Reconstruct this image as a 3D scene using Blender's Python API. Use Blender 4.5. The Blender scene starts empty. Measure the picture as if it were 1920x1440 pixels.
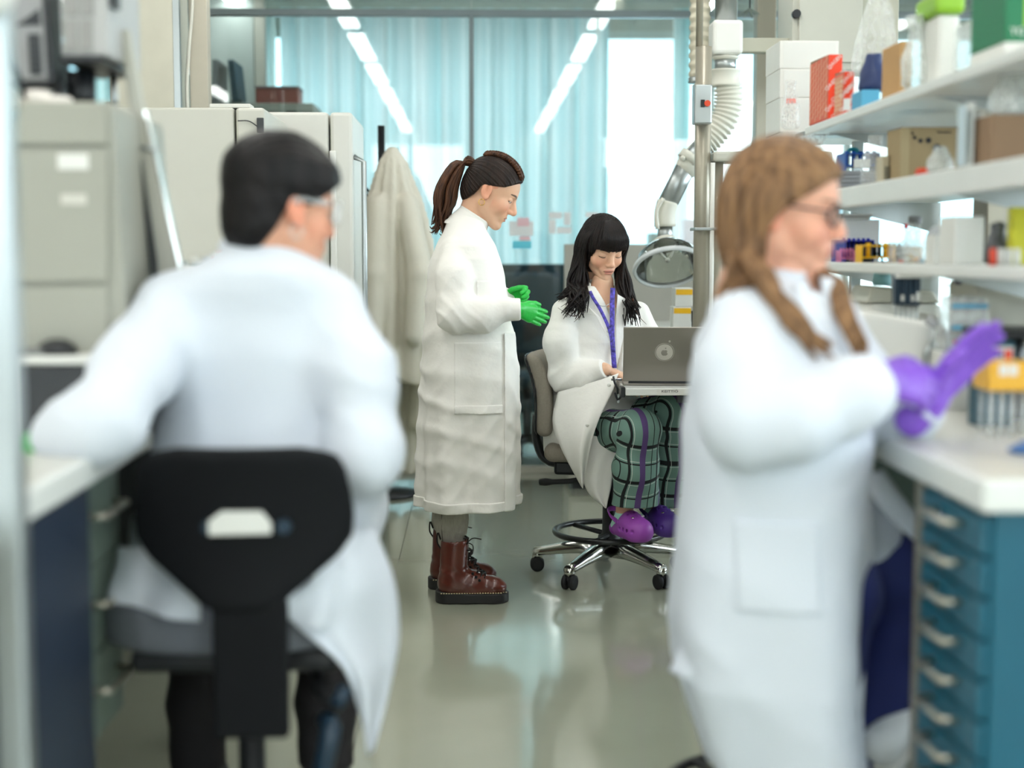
import bpy, bmesh, math, random
import numpy as np
from math import sin, cos, pi, radians as R, atan2, sqrt, hypot
from mathutils import Vector, Matrix, Euler

SC = bpy.context.scene
COL = SC.collection

# ------------------------------------------------------------------ camera
F_PX = 2700.0
CAM = Vector((0, 0, 1.24))
YAW, TILT = math.atan(73 / F_PX), math.atan(245 / F_PX)
FWD = Vector((sin(YAW) * cos(TILT), cos(YAW) * cos(TILT), -sin(TILT)))
RGT = Vector((cos(YAW), -sin(YAW), 0))
UPV = RGT.cross(FWD)
cam_data = bpy.data.cameras.new('camera')
cam_data.sensor_width = 36.0
cam_data.lens = 36.0 * F_PX / 1920
cam_data.clip_start = 0.05
cam_data.clip_end = 200
cam_data.dof.use_dof = True
cam_data.dof.focus_distance = 5.25
cam_data.dof.aperture_fstop = 1.42
cam = bpy.data.objects.new('camera', cam_data)
cam.location = CAM
cam.rotation_euler = Euler((pi / 2 - TILT, 0, -YAW), 'XYZ')
COL.objects.link(cam)
SC.camera = cam


def W(px, py, Y):
    """the point at depth Y that the photograph shows at pixel px, py"""
    d = FWD + RGT * ((px - 960) / F_PX) + UPV * ((720 - py) / F_PX)
    return CAM + d * (Y / d.y)


def FL(px, py, z=0.0):
    """the point of the level z that the photograph shows at px, py"""
    d = FWD + RGT * ((px - 960) / F_PX) + UPV * ((720 - py) / F_PX)
    return CAM + d * ((z - CAM.z) / d.z)


# ------------------------------------------------------------------ light, sky and exposure
world = bpy.data.worlds.new('overcast_sky')
SC.world = world
world.use_nodes = True
bg = world.node_tree.nodes['Background']
bg.inputs['Color'].default_value = (0.93, 0.97, 1.0, 1)
bg.inputs['Strength'].default_value = 6.0
SC.view_settings.view_transform = 'Standard'
SC.view_settings.look = 'None'
SC.view_settings.gamma = 1.0
SC.view_settings.use_curve_mapping = False
SC.view_settings.exposure = 0.70
LAMP_STRENGTH = 12.0
LAMP_COLOR = (1.0, 0.97, 0.92)
try:
    SC.cycles.max_bounces = 10
    SC.cycles.transparent_max_bounces = 16
    SC.cycles.sample_clamp_indirect = 8.0
    SC.cycles.caustics_reflective = False
    SC.cycles.caustics_refractive = False
    SC.cycles.use_denoising = True
except Exception:
    pass


# ------------------------------------------------------------------ materials
def lin(c):
    return tuple(((v / 255) / 12.92 if v / 255 <= 0.04045 else ((v / 255 + 0.055) / 1.055) ** 2.4) for v in c[:3])


MATS = {}


def mat(name, c, rough=0.5, metal=0.0, spec=0.5, var=0.04, vscale=8.0, bump=0.0, bscale=60.0, coat=0.0,
        alpha=1.0, trans=0.0, emit=0.0, sub=0.0, sheen=0.0, ior=None, stretch=None):
    """a procedural Principled material: noise-varied colour, optional noise bump; c is sRGB 0..255"""
    if name in MATS:
        return MATS[name]
    m = bpy.data.materials.new(name)
    m.use_nodes = True
    nt = m.node_tree
    b = nt.nodes['Principled BSDF']
    L = lin(c)
    tc = nt.nodes.new('ShaderNodeTexCoord')
    mp = nt.nodes.new('ShaderNodeMapping')
    nt.links.new(tc.outputs['Object'], mp.inputs['Vector'])
    if stretch:
        mp.inputs['Scale'].default_value = stretch
    no = nt.nodes.new('ShaderNodeTexNoise')
    no.inputs['Scale'].default_value = vscale
    no.inputs['Detail'].default_value = 4
    nt.links.new(mp.outputs['Vector'], no.inputs['Vector'])
    rp = nt.nodes.new('ShaderNodeValToRGB')
    rp.color_ramp.elements[0].position = 0.3
    rp.color_ramp.elements[1].position = 0.7
    rp.color_ramp.elements[0].color = (*[max(0, v * (1 - var)) for v in L], 1)
    rp.color_ramp.elements[1].color = (*[min(1, v * (1 + var)) for v in L], 1)
    nt.links.new(no.outputs['Fac'], rp.inputs['Fac'])
    nt.links.new(rp.outputs['Color'], b.inputs['Base Color'])
    b.inputs['Roughness'].default_value = rough
    b.inputs['Metallic'].default_value = metal
    b.inputs['Specular IOR Level'].default_value = spec
    b.inputs['Coat Weight'].default_value = coat
    b.inputs['Alpha'].default_value = alpha
    b.inputs['Transmission Weight'].default_value = trans
    if ior:
        b.inputs['IOR'].default_value = ior
    if sub:
        b.inputs['Subsurface Weight'].default_value = sub
        b.inputs['Subsurface Radius'].default_value = (0.012, 0.005, 0.003)
        b.inputs['Subsurface Scale'].default_value = 1.0
    if sheen:
        b.inputs['Sheen Weight'].default_value = sheen
    if emit:
        b.inputs['Emission Color'].default_value = (*L, 1)
        b.inputs['Emission Strength'].default_value = emit
    if bump:
        n2 = nt.nodes.new('ShaderNodeTexNoise')
        n2.inputs['Scale'].default_value = bscale
        n2.inputs['Detail'].default_value = 3
        nt.links.new(mp.outputs['Vector'], n2.inputs['Vector'])
        bp = nt.nodes.new('ShaderNodeBump')
        bp.inputs['Strength'].default_value = bump
        bp.inputs['Distance'].default_value = 0.01
        nt.links.new(n2.outputs['Fac'], bp.inputs['Height'])
        nt.links.new(bp.outputs['Normal'], b.inputs['Normal'])
    MATS[name] = m
    return m


def vmat(name, rough=0.5, spec=0.4, sub=0.0, bump=0.0, bscale=200.0):
    """a material whose base colour is the mesh's own colour attribute, with fine noise"""
    if name in MATS:
        return MATS[name]
    m = mat(name, (128, 128, 128), rough=rough, spec=spec, sub=sub, bump=bump, bscale=bscale, vscale=40)
    nt = m.node_tree
    b = nt.nodes['Principled BSDF']
    at = nt.nodes.new('ShaderNodeAttribute')
    at.attribute_name = 'Col'
    no = [n for n in nt.nodes if n.type == 'TEX_NOISE'][0]
    mr = nt.nodes.new('ShaderNodeMapRange')
    mr.inputs['To Min'].default_value = 0.94
    mr.inputs['To Max'].default_value = 1.06
    nt.links.new(no.outputs['Fac'], mr.inputs['Value'])
    mx = nt.nodes.new('ShaderNodeVectorMath')
    mx.operation = 'SCALE'
    nt.links.new(at.outputs['Color'], mx.inputs[0])
    nt.links.new(mr.outputs['Result'], mx.inputs['Scale'])
    nt.links.new(mx.outputs['Vector'], b.inputs['Base Color'])
    return m


# ------------------------------------------------------------------ objects
OFF = {}


def woff(o):
    return OFF.get(o.name, Vector((0, 0, 0)))


def tag(o, label=None, cat=None, group=None, kind=None):
    if label: o['label'] = label
    if cat: o['category'] = cat
    if group: o['group'] = group
    if kind: o['kind'] = kind
    return o


def thing(name, label, cat, loc=(0, 0, 0), group=None, kind=None):
    o = bpy.data.objects.new(name, None)
    o.empty_display_size = 0.05
    COL.objects.link(o)
    o.location = loc
    OFF[o.name] = Vector(loc)
    return tag(o, label, cat, group, kind)


def link_mesh(name, me, m, parent=None, loc=None):
    """link mesh data made in world coordinates as one object; its origin sits at loc (or its parent's)"""
    o = bpy.data.objects.new(name, me)
    COL.objects.link(o)
    if m is not None:
        for k in (m if isinstance(m, (list, tuple)) else [m]):
            me.materials.append(k)
    if parent is not None:
        off = woff(parent)
        o.parent = parent
    else:
        off = Vector(loc) if loc is not None else Vector((0, 0, 0))
        o.location = off
    if off.length > 0:
        me.transform(Matrix.Translation(-off))
    OFF[o.name] = off
    return o


def relabel(o, label):
    o['label'] = label
    return o


def copy_tree(o, parent=None, loc=None, rz=None):
    c = o.copy()
    COL.objects.link(c)
    if parent is not None:
        c.parent = parent
    if loc is not None:
        c.location = loc
    if rz is not None:
        c.rotation_euler = (0, 0, rz)
    for ch in o.children:
        copy_tree(ch, c)
    return c


class MB:
    """collects primitives (world coordinates) into one mesh"""

    def __init__(self, M=None):
        self.bm = bmesh.new()
        self.M = M or Matrix.Identity(4)

    def _fin(self, verts, M=None):
        T = self.M @ M if M is not None else self.M
        for v in verts:
            v.co = T @ v.co

    def box(self, lo, hi, bev=0.0, seg=2, M=None, mi=0):
        b = bmesh.new()
        r = bmesh.ops.create_cube(b, size=1)
        lo, hi = Vector(lo), Vector(hi)
        c, s = (lo + hi) / 2, hi - lo
        for v in b.verts:
            v.co = Vector((v.co.x * s.x, v.co.y * s.y, v.co.z * s.z)) + c
        if bev:
            bmesh.ops.bevel(b, geom=b.edges[:], offset=min(bev, 0.49 * min(abs(s.x), abs(s.y), abs(s.z))), segments=seg,
                            affect='EDGES', profile=0.5)
        return self._merge(b, M, mi)

    def _merge(self, b, M=None, mi=0):
        T = self.M @ M if M is not None else self.M
        vm = {}
        for v in b.verts:
            vm[v] = self.bm.verts.new(T @ v.co)
        for f in b.faces:
            try:
                nf = self.bm.faces.new([vm[v] for v in f.verts])
                nf.material_index = mi
                nf.smooth = f.smooth
            except ValueError:
                pass
        b.free()
        return self

    def tube(self, pts, r, seg=10, cap=True, M=None, mi=0, flat=1.0, nrm=None, closed=False):
        """swept round tube along pts; r a number or one per point; flat squashes it along nrm"""
        pts = [Vector(p) for p in pts]
        n = len(pts)
        rs = r if isinstance(r, (list, tuple)) else [r] * n
        b = bmesh.new()
        rings = []
        up = Vector(nrm) if nrm is not None else None
        prev = None
        for i, p in enumerate(pts):
            if closed:
                t = (pts[(i + 1) % n] - pts[i - 1])
            else:
                t = (pts[min(i + 1, n - 1)] - pts[max(i - 1, 0)])
            t = t.normalized() if t.length > 1e-9 else Vector((0, 0, 1))
            if up is not None:
                a = up - t * up.dot(t)
                if a.length < 1e-4:
                    a = t.orthogonal()
            elif prev is not None:
                a = prev - t * prev.dot(t)
                if a.length < 1e-4:
                    a = t.orthogonal()
            else:
                a = t.orthogonal()
            a.normalize()
            prev = a
            c = t.cross(a)
            rings.append([b.verts.new(p + (a * cos(2 * pi * k / seg) * flat + c * sin(2 * pi * k / seg)) * rs[i])
                          for k in range(seg)])
        for i in range(n if closed else n - 1):
            A, B = rings[i], rings[(i + 1) % n]
            for k in range(seg):
                f = b.faces.new([A[k], A[(k + 1) % seg], B[(k + 1) % seg], B[k]])
                f.smooth = True
        if cap and not closed:
            b.faces.new(rings[0][::-1])
            b.faces.new(rings[-1])
        return self._merge(b, M, mi)

    def cyl(self, p0, p1, r0, r1=None, seg=20, cap=True, M=None, mi=0):
        r1 = r0 if r1 is None else r1
        return self.tube([p0, p1], [r0, r1], seg=seg, cap=cap, M=M, mi=mi)

    def lathe(self, prof, origin=(0, 0, 0), axis='z', seg=28, M=None, mi=0, closed=False):
        """prof: list of (radius, height)"""
        b = bmesh.new()
        o = Vector(origin)
        rings = []
        for r, h in prof:
            ring = []
            for k in range(seg):
                a = 2 * pi * k / seg
                x, y = r * cos(a), r * sin(a)
                v = {'z': (x, y, h), 'x': (h, x, y), 'y': (x, h, y)}[axis]
                ring.append(b.verts.new(o + Vector(v)))
            rings.append(ring)
        m = len(rings)
        for i in range(m if closed else m - 1):
            A, B = rings[i], rings[(i + 1) % m]
            for k in range(seg):
                try:
                    f = b.faces.new([A[k], A[(k + 1) % seg], B[(k + 1) % seg], B[k]])
                    f.smooth = True
                except ValueError:
                    pass
        if not closed:
            if prof[0][0] > 1e-5:
                b.faces.new(rings[0][::-1])
            if prof[-1][0] > 1e-5:
                b.faces.new(rings[-1])
        bmesh.ops.remove_doubles(b, verts=b.verts[:], dist=1e-6)
        bmesh.ops.recalc_face_normals(b, faces=b.faces[:])
        return self._merge(b, M, mi)

    def prism(self, poly, d0, d1, plane='xz', bev=0.0, M=None, mi=0):
        """poly of 2D points in a plane, extruded from d0 to d1 along the remaining axis"""
        b = bmesh.new()

        def P(u, v, d):
            return {'xz': (u, d, v), 'xy': (u, v, d), 'yz': (d, u, v)}[plane]
        A = [b.verts.new(P(u, v, d0)) for u, v in poly]
        B = [b.verts.new(P(u, v, d1)) for u, v in poly]
        n = len(poly)
        b.faces.new(A)
        b.faces.new(B[::-1])
        for i in range(n):
            b.faces.new([A[i], B[i], B[(i + 1) % n], A[(i + 1) % n]])
        bmesh.ops.recalc_face_normals(b, faces=b.faces[:])
        if bev:
            bmesh.ops.bevel(b, geom=b.edges[:], offset=bev, segments=2, affect='EDGES', profile=0.5)
        return self._merge(b, M, mi)

    def ball(self, c, r, seg=16, M=None, mi=0):
        b = bmesh.new()
        bmesh.ops.create_uvsphere(b, u_segments=seg, v_segments=max(6, seg // 2), radius=1)
        rr = r if isinstance(r, (list, tuple)) else (r, r, r)
        for v in b.verts:
            v.co = Vector((v.co.x * rr[0], v.co.y * rr[1], v.co.z * rr[2])) + Vector(c)
        for f in b.faces:
            f.smooth = True
        return self._merge(b, M, mi)

    def grid(self, fn, nu, nv, M=None, mi=0, closed_u=False):
        b = bmesh.new()
        vs = [[b.verts.new(fn(i / (nu if closed_u else nu - 1), j / (nv - 1))) for j in range(nv)] for i in range(nu)]
        for i in range(nu if closed_u else nu - 1):
            for j in range(nv - 1):
                f = b.faces.new([vs[i][j], vs[(i + 1) % nu][j], vs[(i + 1) % nu][j + 1], vs[i][j + 1]])
                f.smooth = True
        return self._merge(b, M, mi)

    def build(self, name, m, parent=None, loc=None, smooth=False, solid=0.0):
        me = bpy.data.meshes.new(name)
        if not solid:
            bmesh.ops.recalc_face_normals(self.bm, faces=self.bm.faces[:])
        self.bm.to_mesh(me)
        self.bm.free()
        if smooth:
            me.polygons.foreach_set('use_smooth', [True] * len(me.polygons))
        o = link_mesh(name, me, m, parent, loc)
        if solid:
            md = o.modifiers.new('thickness', 'SOLIDIFY')
            md.thickness = solid
            md.offset = 0
        return o


def text_mesh(s, size, M, name='lettering', m=None, parent=None, extrude=0.0004, align='CENTER', sx=1.0):
    """flat lettering lying in the local xy plane of matrix M"""
    cu = bpy.data.curves.new(name, 'FONT')
    cu.body = s
    cu.size = size
    cu.align_x = align
    cu.align_y = 'CENTER'
    cu.extrude = extrude
    cu.resolution_u = 2
    t = bpy.data.objects.new(name, cu)
    COL.objects.link(t)
    dg = bpy.context.evaluated_depsgraph_get()
    me = bpy.data.meshes.new_from_object(t.evaluated_get(dg))
    bpy.data.objects.remove(t)
    me.transform(M @ Matrix.Diagonal((sx, 1, 1, 1)))
    me.materials.clear()
    if parent == 'mesh':
        return me
    return link_mesh(name, me, m, parent)


def frame(o, x, y):
    """matrix with origin o, local x along x, local y along y"""
    x = Vector(x).normalized()
    y = Vector(y)
    y = (y - x * y.dot(x)).normalized()
    z = x.cross(y)
    M = Matrix((x, y, z)).transposed().to_4x4()
    M.translation = Vector(o)
    return M


# ------------------------------------------------------------------ signed distance modelling
def V3(a):
    return np.array(a, dtype=np.float32)


def smin(a, b, k):
    h = np.clip(0.5 + 0.5 * (b - a) / k, 0, 1)
    return b + (a - b) * h - k * h * (1 - h)


def smax(a, b, k):
    return -smin(-a, -b, k)


def cap(P, a, b, ra, rb=None):
    rb = ra if rb is None else rb
    a, b = V3(a), V3(b)
    ab = b - a
    t = np.clip((P - a) @ ab / max(float(ab @ ab), 1e-12), 0, 1)
    q = P - a - t[:, None] * ab
    return np.sqrt(np.einsum('ij,ij->i', q, q)) - (ra + (rb - ra) * t)


def ell(P, c, r, rot=None):
    q = P - V3(c)
    if rot is not None:
        q = q @ np.array(rot, dtype=np.float32)      # columns of rot = local axes
    r = V3(r)
    u = q / r
    k0 = np.sqrt(np.einsum('ij,ij->i', u, u))
    u2 = q / (r * r)
    k1 = np.sqrt(np.einsum('ij,ij->i', u2, u2)) + 1e-9
    return k0 * (k0 - 1.0) / k1


def sph(P, c, r):
    q = P - V3(c)
    return np.sqrt(np.einsum('ij,ij->i', q, q)) - r


def boxd(P, c, hs, r=0.0, rot=None):
    q = P - V3(c)
    if rot is not None:
        q = q @ np.array(rot, dtype=np.float32)
    q = np.abs(q) - (V3(hs) - r)
    o = np.maximum(q, 0)
    return np.sqrt(np.einsum('ij,ij->i', o, o)) + np.minimum(q.max(1), 0) - r


def half(P, n, d):
    n = V3(n)
    n = n / np.linalg.norm(n)
    return P @ n - d


def chain(P, pts, rs, k=0.0):
    d = None
    for i in range(len(pts) - 1):
        e = cap(P, pts[i], pts[i + 1], rs[i], rs[i + 1])
        d = e if d is None else (smin(d, e, k) if k else np.minimum(d, e))
    return d


def wob(P, freq, seed, n=5):
    rng = np.random.RandomState(int(seed * 10) % 100000)
    s = 0
    for i in range(n):
        k = rng.normal(size=3)
        k = k / np.linalg.norm(k) * freq * rng.uniform(0.6, 1.5)
        s = s + np.sin(P @ k.astype(np.float32) + rng.uniform(0, 6.28))
    return s / n


def folds(P, dirn, wl, seed, warp=1.2):
    """sharp-crested cloth folds running across dirn with wavelength wl, in 0..1"""
    dirn = V3(dirn)
    dirn = dirn / np.linalg.norm(dirn)
    ph = P @ dirn * (2 * pi / wl) + warp * 2.2 * wob(P, 2.2 / wl, seed)
    s = 0.5 + 0.5 * np.sin(ph)
    return s * s * (0.55 + 0.45 * wob(P, 1.6 / wl, seed + 7))


def loft(P, secs, pw=2.0):
    """stack of (z, cx, cy, rx, ry) ellipses, linear in between; distance-like"""
    z = P[:, 2]
    S = np.array(secs, dtype=np.float32)
    S = S[np.argsort(S[:, 0])]
    cx = np.interp(z, S[:, 0], S[:, 1])
    cy = np.interp(z, S[:, 0], S[:, 2])
    rx = np.interp(z, S[:, 0], S[:, 3])
    ry = np.interp(z, S[:, 0], S[:, 4])
    x, y = (P[:, 0] - cx), (P[:, 1] - cy)
    k0 = (np.abs(x / rx) ** pw + np.abs(y / ry) ** pw) ** (1 / pw)
    g = np.sqrt((x / rx ** 2) ** 2 + (y / ry ** 2) ** 2) + 1e-6
    d = np.where(k0 > 0.3, k0 * (k0 - 1) / g, (k0 - 1) * np.minimum(rx, ry))
    d = np.clip(d, -0.2, 10)
    return d * 0.9, z - S[-1, 0], S[0, 0] - z


def rotz(a):
    c, s = cos(a), sin(a)
    return np.array([[c, -s, 0], [s, c, 0], [0, 0, 1]], dtype=np.float32)


def snet(fn, lo, hi, h, block=8, slack=1.5):
    """naive surface nets of fn<0 with spacing h, evaluated only in blocks near the surface"""
    lo = np.array(lo, float)
    n = np.maximum(1, np.ceil((np.array(hi, float) - lo) / h / block).astype(int))
    D = n * block
    F = np.empty(tuple(D), dtype=np.float32)
    gi = np.stack(np.meshgrid(*[np.arange(k) for k in n], indexing='ij'), -1).reshape(-1, 3)
    cen = (lo + (gi + 0.5) * block * h).astype(np.float32)
    dc = fn(cen)
    act = np.abs(dc) < block * h * 0.87 * slack + h
    Fb = F.reshape(n[0], block, n[1], block, n[2], block)
    sg = np.where(dc > 0, 1.0, -1.0).reshape(tuple(n)).astype(np.float32)
    Fb[...] = sg[:, None, :, None, :, None]
    off = np.stack(np.meshgrid(*[np.arange(block)] * 3, indexing='ij'), -1).reshape(-1, 3)
    ai = gi[act]
    step = max(1, 400000 // block ** 3)
    for s in range(0, len(ai), step):
        a = ai[s:s + step]
        P = (lo + (a[:, None, :] * block + off[None]) * h).reshape(-1, 3).astype(np.float32)
        d = fn(P).reshape(len(a), block, block, block)
        for q, (i, j, k) in enumerate(a):
            Fb[i, :, j, :, k, :] = d[q]
    S = F < 0
    cnt = np.zeros(tuple(D - 1), dtype=np.int8)
    sl = [slice(0, -1), slice(1, None)]
    for a in (0, 1):
        for b in (0, 1):
            for c in (0, 1):
                cnt += S[sl[a], sl[b], sl[c]]
    mix = (cnt > 0) & (cnt < 8)
    I = np.argwhere(mix)
    if len(I) == 0:
        return np.zeros((0, 3)), np.zeros((0, 4), int)
    vid = np.full(tuple(D - 1), -1, dtype=np.int64)
    vid[I[:, 0], I[:, 1], I[:, 2]] = np.arange(len(I))
    acc = np.zeros((len(I), 3))
    num = np.zeros(len(I))
    cor = [(a, b, c) for a in (0, 1) for b in (0, 1) for c in (0, 1)]
    val = {c: F[I[:, 0] + c[0], I[:, 1] + c[1], I[:, 2] + c[2]] for c in cor}
    for c in cor:
        for ax in range(3):
            if c[ax] == 0:
                e = list(c); e[ax] = 1; e = tuple(e)
                va, vb = val[c], val[e]
                m = (va < 0) != (vb < 0)
                t = np.where(m, va / np.where(m, va - vb, 1), 0)
                p = np.repeat(np.array(c, float)[None], len(I), 0)
                p[:, ax] += t
                acc[m] += p[m]
                num[m] += 1
    verts = lo + (I + acc / num[:, None]) * h
    quads = []
    for ax in range(3):
        s0 = [slice(None)] * 3; s1 = [slice(None)] * 3
        s0[ax] = slice(0, -1); s1[ax] = slice(1, None)
        ch = S[tuple(s0)] != S[tuple(s1)]
        E = np.argwhere(ch)
        u, v = (ax + 1) % 3, (ax + 2) % 3
        ok = (E[:, u] > 0) & (E[:, v] > 0) & (E[:, u] < D[u] - 1) & (E[:, v] < D[v] - 1)
        E = E[ok]
        inside = S[E[:, 0], E[:, 1], E[:, 2]]
        def g(du, dv):
            q = E.copy(); q[:, u] -= du; q[:, v] -= dv
            return vid[q[:, 0], q[:, 1], q[:, 2]]
        Q = np.stack([g(0, 0), g(1, 0), g(1, 1), g(0, 1)], 1)
        Q[~inside] = Q[~inside][:, ::-1]
        quads.append(Q)
    Q = np.concatenate(quads)
    Q = Q[(Q >= 0).all(1)]
    return verts, Q


def relax(verts, quads, it=2, f=0.5):
    """Taubin-like smoothing"""
    n = len(verts)
    a = np.concatenate([quads[:, i] for i in range(4)])
    b = np.concatenate([quads[:, (i + 1) % 4] for i in range(4)])
    aa, bb = np.concatenate([a, b]), np.concatenate([b, a])
    deg = np.maximum(np.bincount(aa, minlength=n), 1)[:, None]
    v = verts.copy()
    for k in range(it):
        for fac in (f, -f * 1.04):
            s = np.stack([np.bincount(aa, weights=v[bb, c], minlength=n) for c in range(3)], 1)
            v = v + fac * (s / deg - v)
    return v


def np_mesh(name, parts, colors=None):
    """mesh from [(verts, quads)...], smooth shaded; colors: list of (n,3) linear arrays per part"""
    vs, qs, off = [], [], 0
    for v, q in parts:
        vs.append(v); qs.append(q + off); off += len(v)
    v = np.concatenate(vs); q = np.concatenate(qs)
    me = bpy.data.meshes.new(name)
    me.vertices.add(len(v)); me.loops.add(q.size); me.polygons.add(len(q))
    me.vertices.foreach_set('co', v.astype(np.float32).ravel())
    me.loops.foreach_set('vertex_index', q.astype(np.int32).ravel())
    me.polygons.foreach_set('loop_start', np.arange(0, q.size, 4, dtype=np.int32))
    me.polygons.foreach_set('use_smooth', np.ones(len(q), dtype=bool))
    me.update(calc_edges=True)
    if colors is not None:
        c = np.concatenate(colors)
        at = me.color_attributes.new('Col', 'FLOAT_COLOR', 'POINT')
        at.data.foreach_set('color', np.concatenate([c, np.ones((len(c), 1))], 1).astype(np.float32).ravel())
    return me


def sdf_obj(name, fn, lo, hi, h, m, parent=None, loc=None, sm=2, M=None):
    v, q = snet(fn, lo, hi, h)
    if sm:
        v = relax(v, q, sm)
    if M is not None:
        A = np.array(M)
        v = v @ A[:3, :3].T + A[:3, 3]
    return link_mesh(name, np_mesh(name, [(v, q)]), m, parent, loc)


def slerp_pts(pts, n):
    """Catmull-Rom through pts, n samples"""
    P = [np.array(p, float) for p in pts]
    P = [2 * P[0] - P[1]] + P + [2 * P[-1] - P[-2]]
    m = len(P) - 3
    out = []
    for i in range(n):
        u = i / (n - 1) * m
        k = min(int(u), m - 1)
        t = u - k
        a, b, c, d = P[k:k + 4]
        out.append(0.5 * ((2 * b) + (c - a) * t + (2 * a - 5 * b + 4 * c - d) * t ** 2 + (3 * b - a - 3 * c + d) * t ** 3))
    return out
# ================================================================== room shell
M_floor = mat('vinyl_floor', (172, 176, 158), rough=0.22, spec=0.55, var=0.03, vscale=3.0, bump=0.035, bscale=9.0)
_fb = M_floor.node_tree.nodes['Principled BSDF']
_fb.inputs['Coat Weight'].default_value = 1.0
_fb.inputs['Coat Roughness'].default_value = 0.085
_fb.inputs['Coat IOR'].default_value = 1.7
M_joint = mat('floor_joint', (92, 90, 80), rough=0.6)
M_wall = mat('painted_wall', (212, 209, 198), rough=0.75)
M_ceil = mat('ceiling_paint', (205, 205, 200), rough=0.8)
M_glass = mat('clear_glass', (236, 250, 250), rough=0.0, trans=1.0, ior=1.45, var=0.0)
M_alu = mat('brushed_aluminium', (176, 182, 182), rough=0.35, metal=0.9, stretch=(1, 1, 0.05), var=0.08)
M_greyrail = mat('grey_rail', (128, 140, 142), rough=0.5)
M_cream = mat('cream_enamel', (194, 193, 181), rough=0.42, var=0.02)
M_beige = mat('beige_plastic', (187, 185, 168), rough=0.5, var=0.02)
M_white = mat('white_laminate', (224, 225, 220), rough=0.35, var=0.02)
M_whitep = mat('white_plastic', (228, 228, 222), rough=0.45, var=0.02)
M_black = mat('black_plastic', (26, 29, 32), rough=0.45)
M_rubber = mat('black_rubber', (22, 24, 26), rough=0.7)
M_dblue = mat('navy_panel', (32, 44, 62), rough=0.5)
M_teal = mat('teal_panel', (16, 92, 114), rough=0.45, var=0.03)
M_chrome = mat('polished_chrome', (205, 205, 200), rough=0.16, metal=1.0, var=0.02)
M_green_grey = mat('greygreen_panel', (112, 128, 118), rough=0.5)
M_steel = mat('steel_column', (168, 162, 146), rough=0.35, metal=0.35, stretch=(1, 1, 0.05))


def sheet_glass(name, c, a=0.1, rough=0.0):
    """thin clear sheet: mostly see-through with a Fresnel reflection"""
    if name in MATS:
        return MATS[name]
    m = bpy.data.materials.new(name)
    m.use_nodes = True
    nt = m.node_tree
    nt.nodes.clear()
    out = nt.nodes.new('ShaderNodeOutputMaterial')
    tr = nt.nodes.new('ShaderNodeBsdfTransparent')
    gl = nt.nodes.new('ShaderNodeBsdfGlossy')
    gl.inputs['Roughness'].default_value = rough
    no = nt.nodes.new('ShaderNodeTexNoise')
    no.inputs['Scale'].default_value = 3
    rp = nt.nodes.new('ShaderNodeValToRGB')
    L = lin(c)
    rp.color_ramp.elements[0].color = (*[v * 0.97 for v in L], 1)
    rp.color_ramp.elements[1].color = (*L, 1)
    nt.links.new(no.outputs['Fac'], rp.inputs['Fac'])
    nt.links.new(rp.outputs['Color'], tr.inputs['Color'])
    fr = nt.nodes.new('ShaderNodeFresnel')
    fr.inputs['IOR'].default_value = 1.5
    ad = nt.nodes.new('ShaderNodeMath')
    ad.operation = 'ADD'
    ad.inputs[1].default_value = a
    nt.links.new(fr.outputs['Fac'], ad.inputs[0])
    mx = nt.nodes.new('ShaderNodeMixShader')
    nt.links.new(ad.outputs['Value'], mx.inputs['Fac'])
    nt.links.new(tr.outputs['BSDF'], mx.inputs[1])
    nt.links.new(gl.outputs['BSDF'], mx.inputs[2])
    nt.links.new(mx.outputs['Shader'], out.inputs['Surface'])
    MATS[name] = m
    return m


def film(name, c, op=0.25, rough=0.25, scale=14.0, bump=0.6):
    """crinkled clear film: part see-through, part glossy milky plastic"""
    if name in MATS:
        return MATS[name]
    m = mat(name, c, rough=rough, var=0.06, spec=0.9, bump=bump, bscale=scale)
    nt = m.node_tree
    b = nt.nodes['Principled BSDF']
    no = nt.nodes.new('ShaderNodeTexNoise')
    no.inputs['Scale'].default_value = scale
    no.inputs['Detail'].default_value = 5
    mr = nt.nodes.new('ShaderNodeMapRange')
    mr.inputs['From Min'].default_value = 0.35
    mr.inputs['From Max'].default_value = 0.7
    mr.inputs['To Min'].default_value = op * 0.5
    mr.inputs['To Max'].default_value = min(1, op * 1.8)
    nt.links.new(no.outputs['Fac'], mr.inputs['Value'])
    nt.links.new(mr.outputs['Result'], b.inputs['Alpha'])
    return m


M_pane = sheet_glass('partition_glass', (240, 249, 249), 0.02)
M_pane_out = sheet_glass('window_glass', (244, 250, 252), 0.0)

H = 3.2
X0, X1, Y0, Y1 = -3.6, 5.2, -4.2, 11.6


def struct(name, mb, m, parent=None, **k):
    o = mb.build(name, m, parent, **k)
    if parent is None:
        o['kind'] = 'structure'
    return o


fl = struct('floor', MB().box((X0, Y0, -0.12), (X1, Y1, -0.003)), M_joint)
seams = [X0, -2.2, -0.303, 1.6, 3.5, X1]
for a, b in zip(seams[:-1], seams[1:]):
    for ya, yb in ((Y0, 8.05), (8.15, Y1)):
        MB().box((a + 0.0015, ya, -0.01), (b - 0.0015, yb, 0.0)).build('vinyl_sheet', M_floor, fl)
struct('ceiling', MB().box((X0, Y0, H), (X1, Y1, H + 0.1)), M_ceil)
struct('wall_left', MB().box((X0 - 0.1, Y0, 0), (X0, Y1, 1.75)).box((X0 - 0.1, Y0, 2.95), (X0, Y1, H)).box((X0 - 0.1, -1.4, 1.75), (X0, Y1, 2.95)), M_wall)
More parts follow.
